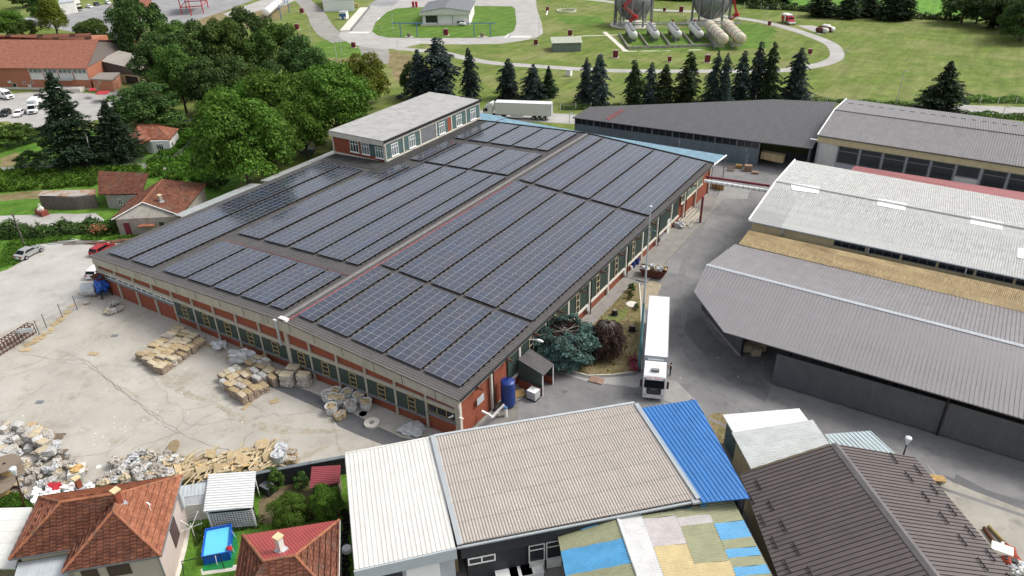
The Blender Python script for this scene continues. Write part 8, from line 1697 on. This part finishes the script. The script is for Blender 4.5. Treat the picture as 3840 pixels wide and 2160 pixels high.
for f in (.5,.75,1): 
    for k in range(4): m.tube((G+V((0,0,1.2))).lerp(E4_[k],f),(G+V((0,0,1.2))).lerp(E4_[(k+1)%4],f),.01,n=3)
m.build('lines',LGR,t)
t=thing('swing_frame','thin black swing frame standing over the end of the pool','swing frame',g(500,1449)); pA,pB=g(470,1490),g(570,1470); m=MB(); hA=hgt(460,1490,1418); m.tube(pA,g(457,1412,2.0),.04,n=5); m.tube(g(457,1412,2.0),g(551,1394,2.0),.04,n=5); m.tube(g(551,1394,2.0),g(565,1431,0),.04,n=5); m.build('frame',BLK,t)
# tyres by the cream workshop
for i in range(14):
    m=MB(); G=g(868+random.uniform(-3,6),1290+i*13,0); m.lathe([(.18,0),(.33,0),(.36,.1),(.33,.2),(.18,.2)],14,T=Matrix.Rotation(random.uniform(-.4,.4),4,'X'),cap=False); o=m.build('tyre',RUB); o.location=G+V((0,0,.05+.1*(i%2))); tag(o,'old black tyre in the narrow gap beside the cream workshop','tyre','tyres in the gap')
G=g(873,1385,.5); tag(MB().lathe([(.02,0),(.45,0),(.4,.35),(.1,.4)],16,T=Matrix.Translation(G)).build('white_basin',WHT),'round white basin in the gap beside the cream workshop','basin')
t=thing('dark_bins','dark grey plastic bin under the boundary wall','bin',g(676,1240)); G=g(676,1240); MB().box(G.x-.5,G.y-.4,0,G.x+.5,G.y+.4,1.0).build('body',DGR,t); MB().box(G.x-.55,G.y-.45,1,G.x+.55,G.y+.45,1.1).build('lid',MGR,t)
# scrap at the right lower edge
GS='scrap at the lower right edge'
for i,(x,y,x2,y2,m_,l) in enumerate(((2487,1323,2525,1362,YEL,'yellow beam'),(2475,1327,2505,1370,RST,'rusty bar'),(2520,1365,2560,1420,WHT,'white pipe'),(2500,1380,2530,1440,GAL,'steel tube'),(2535,1380,2576,1430,GAL,'long steel tube'),(2545,1400,2590,1460,OFFW,'pale pipe'))):
    tag(MB().tube(g(x,y,.2),g(x2,y2,.2),.16,n=8).build('scrap_bar',m_),l+' in the scrap beside the brown building','scrap',GS)
t=thing('scrap_sheet','white and dark sheet leaning in the scrap beside the brown building','scrap sheet',g(2515,1395)); G=g(2515,1395); MB().box(G.x-.8,G.y-.5,0,G.x+.8,G.y+.5,.8).build('white_side',WHT,t); MB().box(G.x+.3,G.y-.9,0,G.x+1.2,G.y-.52,.6).build('dark_side',GLS,t)
tag(crumple(MB().blob(g(2540,1400,.2),(.7,1.2,.4),2,.4,12),.06,1).build('red_tarp',mat('red_tarp',(.3,.06,.04),.7,.2,var=.3)),'crumpled dull red tarpaulin on the scrap','tarpaulin')
for i in range(7): tag(MB().blob(g(2555+random.uniform(-10,20),1415+random.uniform(-20,30),.2),(.4,.3,.3),i,.4,8).build('scrap_lump',(GAL,WHT,BLK)[i%3]),'small metal scrap lump beside the red tarpaulin','scrap',GS)
# roadside cylinders on the track
GC='old cylinders on the gravel patch'
sheet('gravel_patch',[(2005,64),(2045,64),(2075,72),(2080,84),(2060,86),(2035,75)],.012,ROAD)
for i,(x,y,m_,l) in enumerate(((2062,82,RST,'rusty one at the front left'),(2072,83,OFFW,'white one, front middle'),(2080,80,RST,'rusty one behind'),(2078,74,WHT,'white one at the back'),(2088,80,WHT,'white one at the right end'),(2068,78,RST,'rusty one in the middle'))):
    G=g(x,y); t=thing('gas_cylinder','short gas cylinder lying on gravel by the track, '+l,'cylinder',G,random.uniform(-.4,.1),GC); T=Matrix.Translation((0,0,.9))@Matrix.Rotation(math.pi/2,4,'Y'); MB().lathe([(.05,-1.6),(.7,-1.4),(.9,-1.0),(.9,1.0),(.7,1.4),(.05,1.6)],14,T=T).build('shell',m_,t,world=False,smooth=True); MB().box(-.8,-.5,0,-.6,.5,.3).box(.6,-.5,0,.8,.5,.3).build('chock',MGR,t,world=False)
# entrance porch of the solar hall
po=thing('entrance_porch','side porch with dark ribbed lean-to roof, green sheet and brick walls','porch',(2,15,0))
a,b,c_,e=g(1303,905,3.9),g(1333,877,3.9),g(1394,917,2.9),g(1368,945,2.9); m=MB(); ribbed(m,[a,b,c_,e],e-a,.3,.05,th=.08); m.build('roof',ROOF,po)
for p,q in ((a,e),(b,c_)):
    p=V(down(p));q=V(down(q)); p.x=max(p.x,.2); T=WF(p,q,(0,-1)); l=(q-p).length-.2; m=MB(); m.box(0,-.08,0,l,.04,1.1,T=T); m.build('brick_wall',BRK,po)
    m=MB(); zt=lambda u:3.85-(1.0)*u/l; m.add([T@V((0,-.03,1.1)),T@V((l,-.03,1.1)),T@V((l,-.03,zt(l))),T@V((0,-.03,zt(0)))],[(0,1,2,3)]); m.build('green_wall',GRN,po)
for p in (e,c_): MB().tube((p.x-.15,p.y,0),(p.x-.15,p.y,2.85),.08).build('post',WHT,po)
# ---------------- tidy ----------------
for o in SC.objects:
    if '_o' in o: del o['_o']
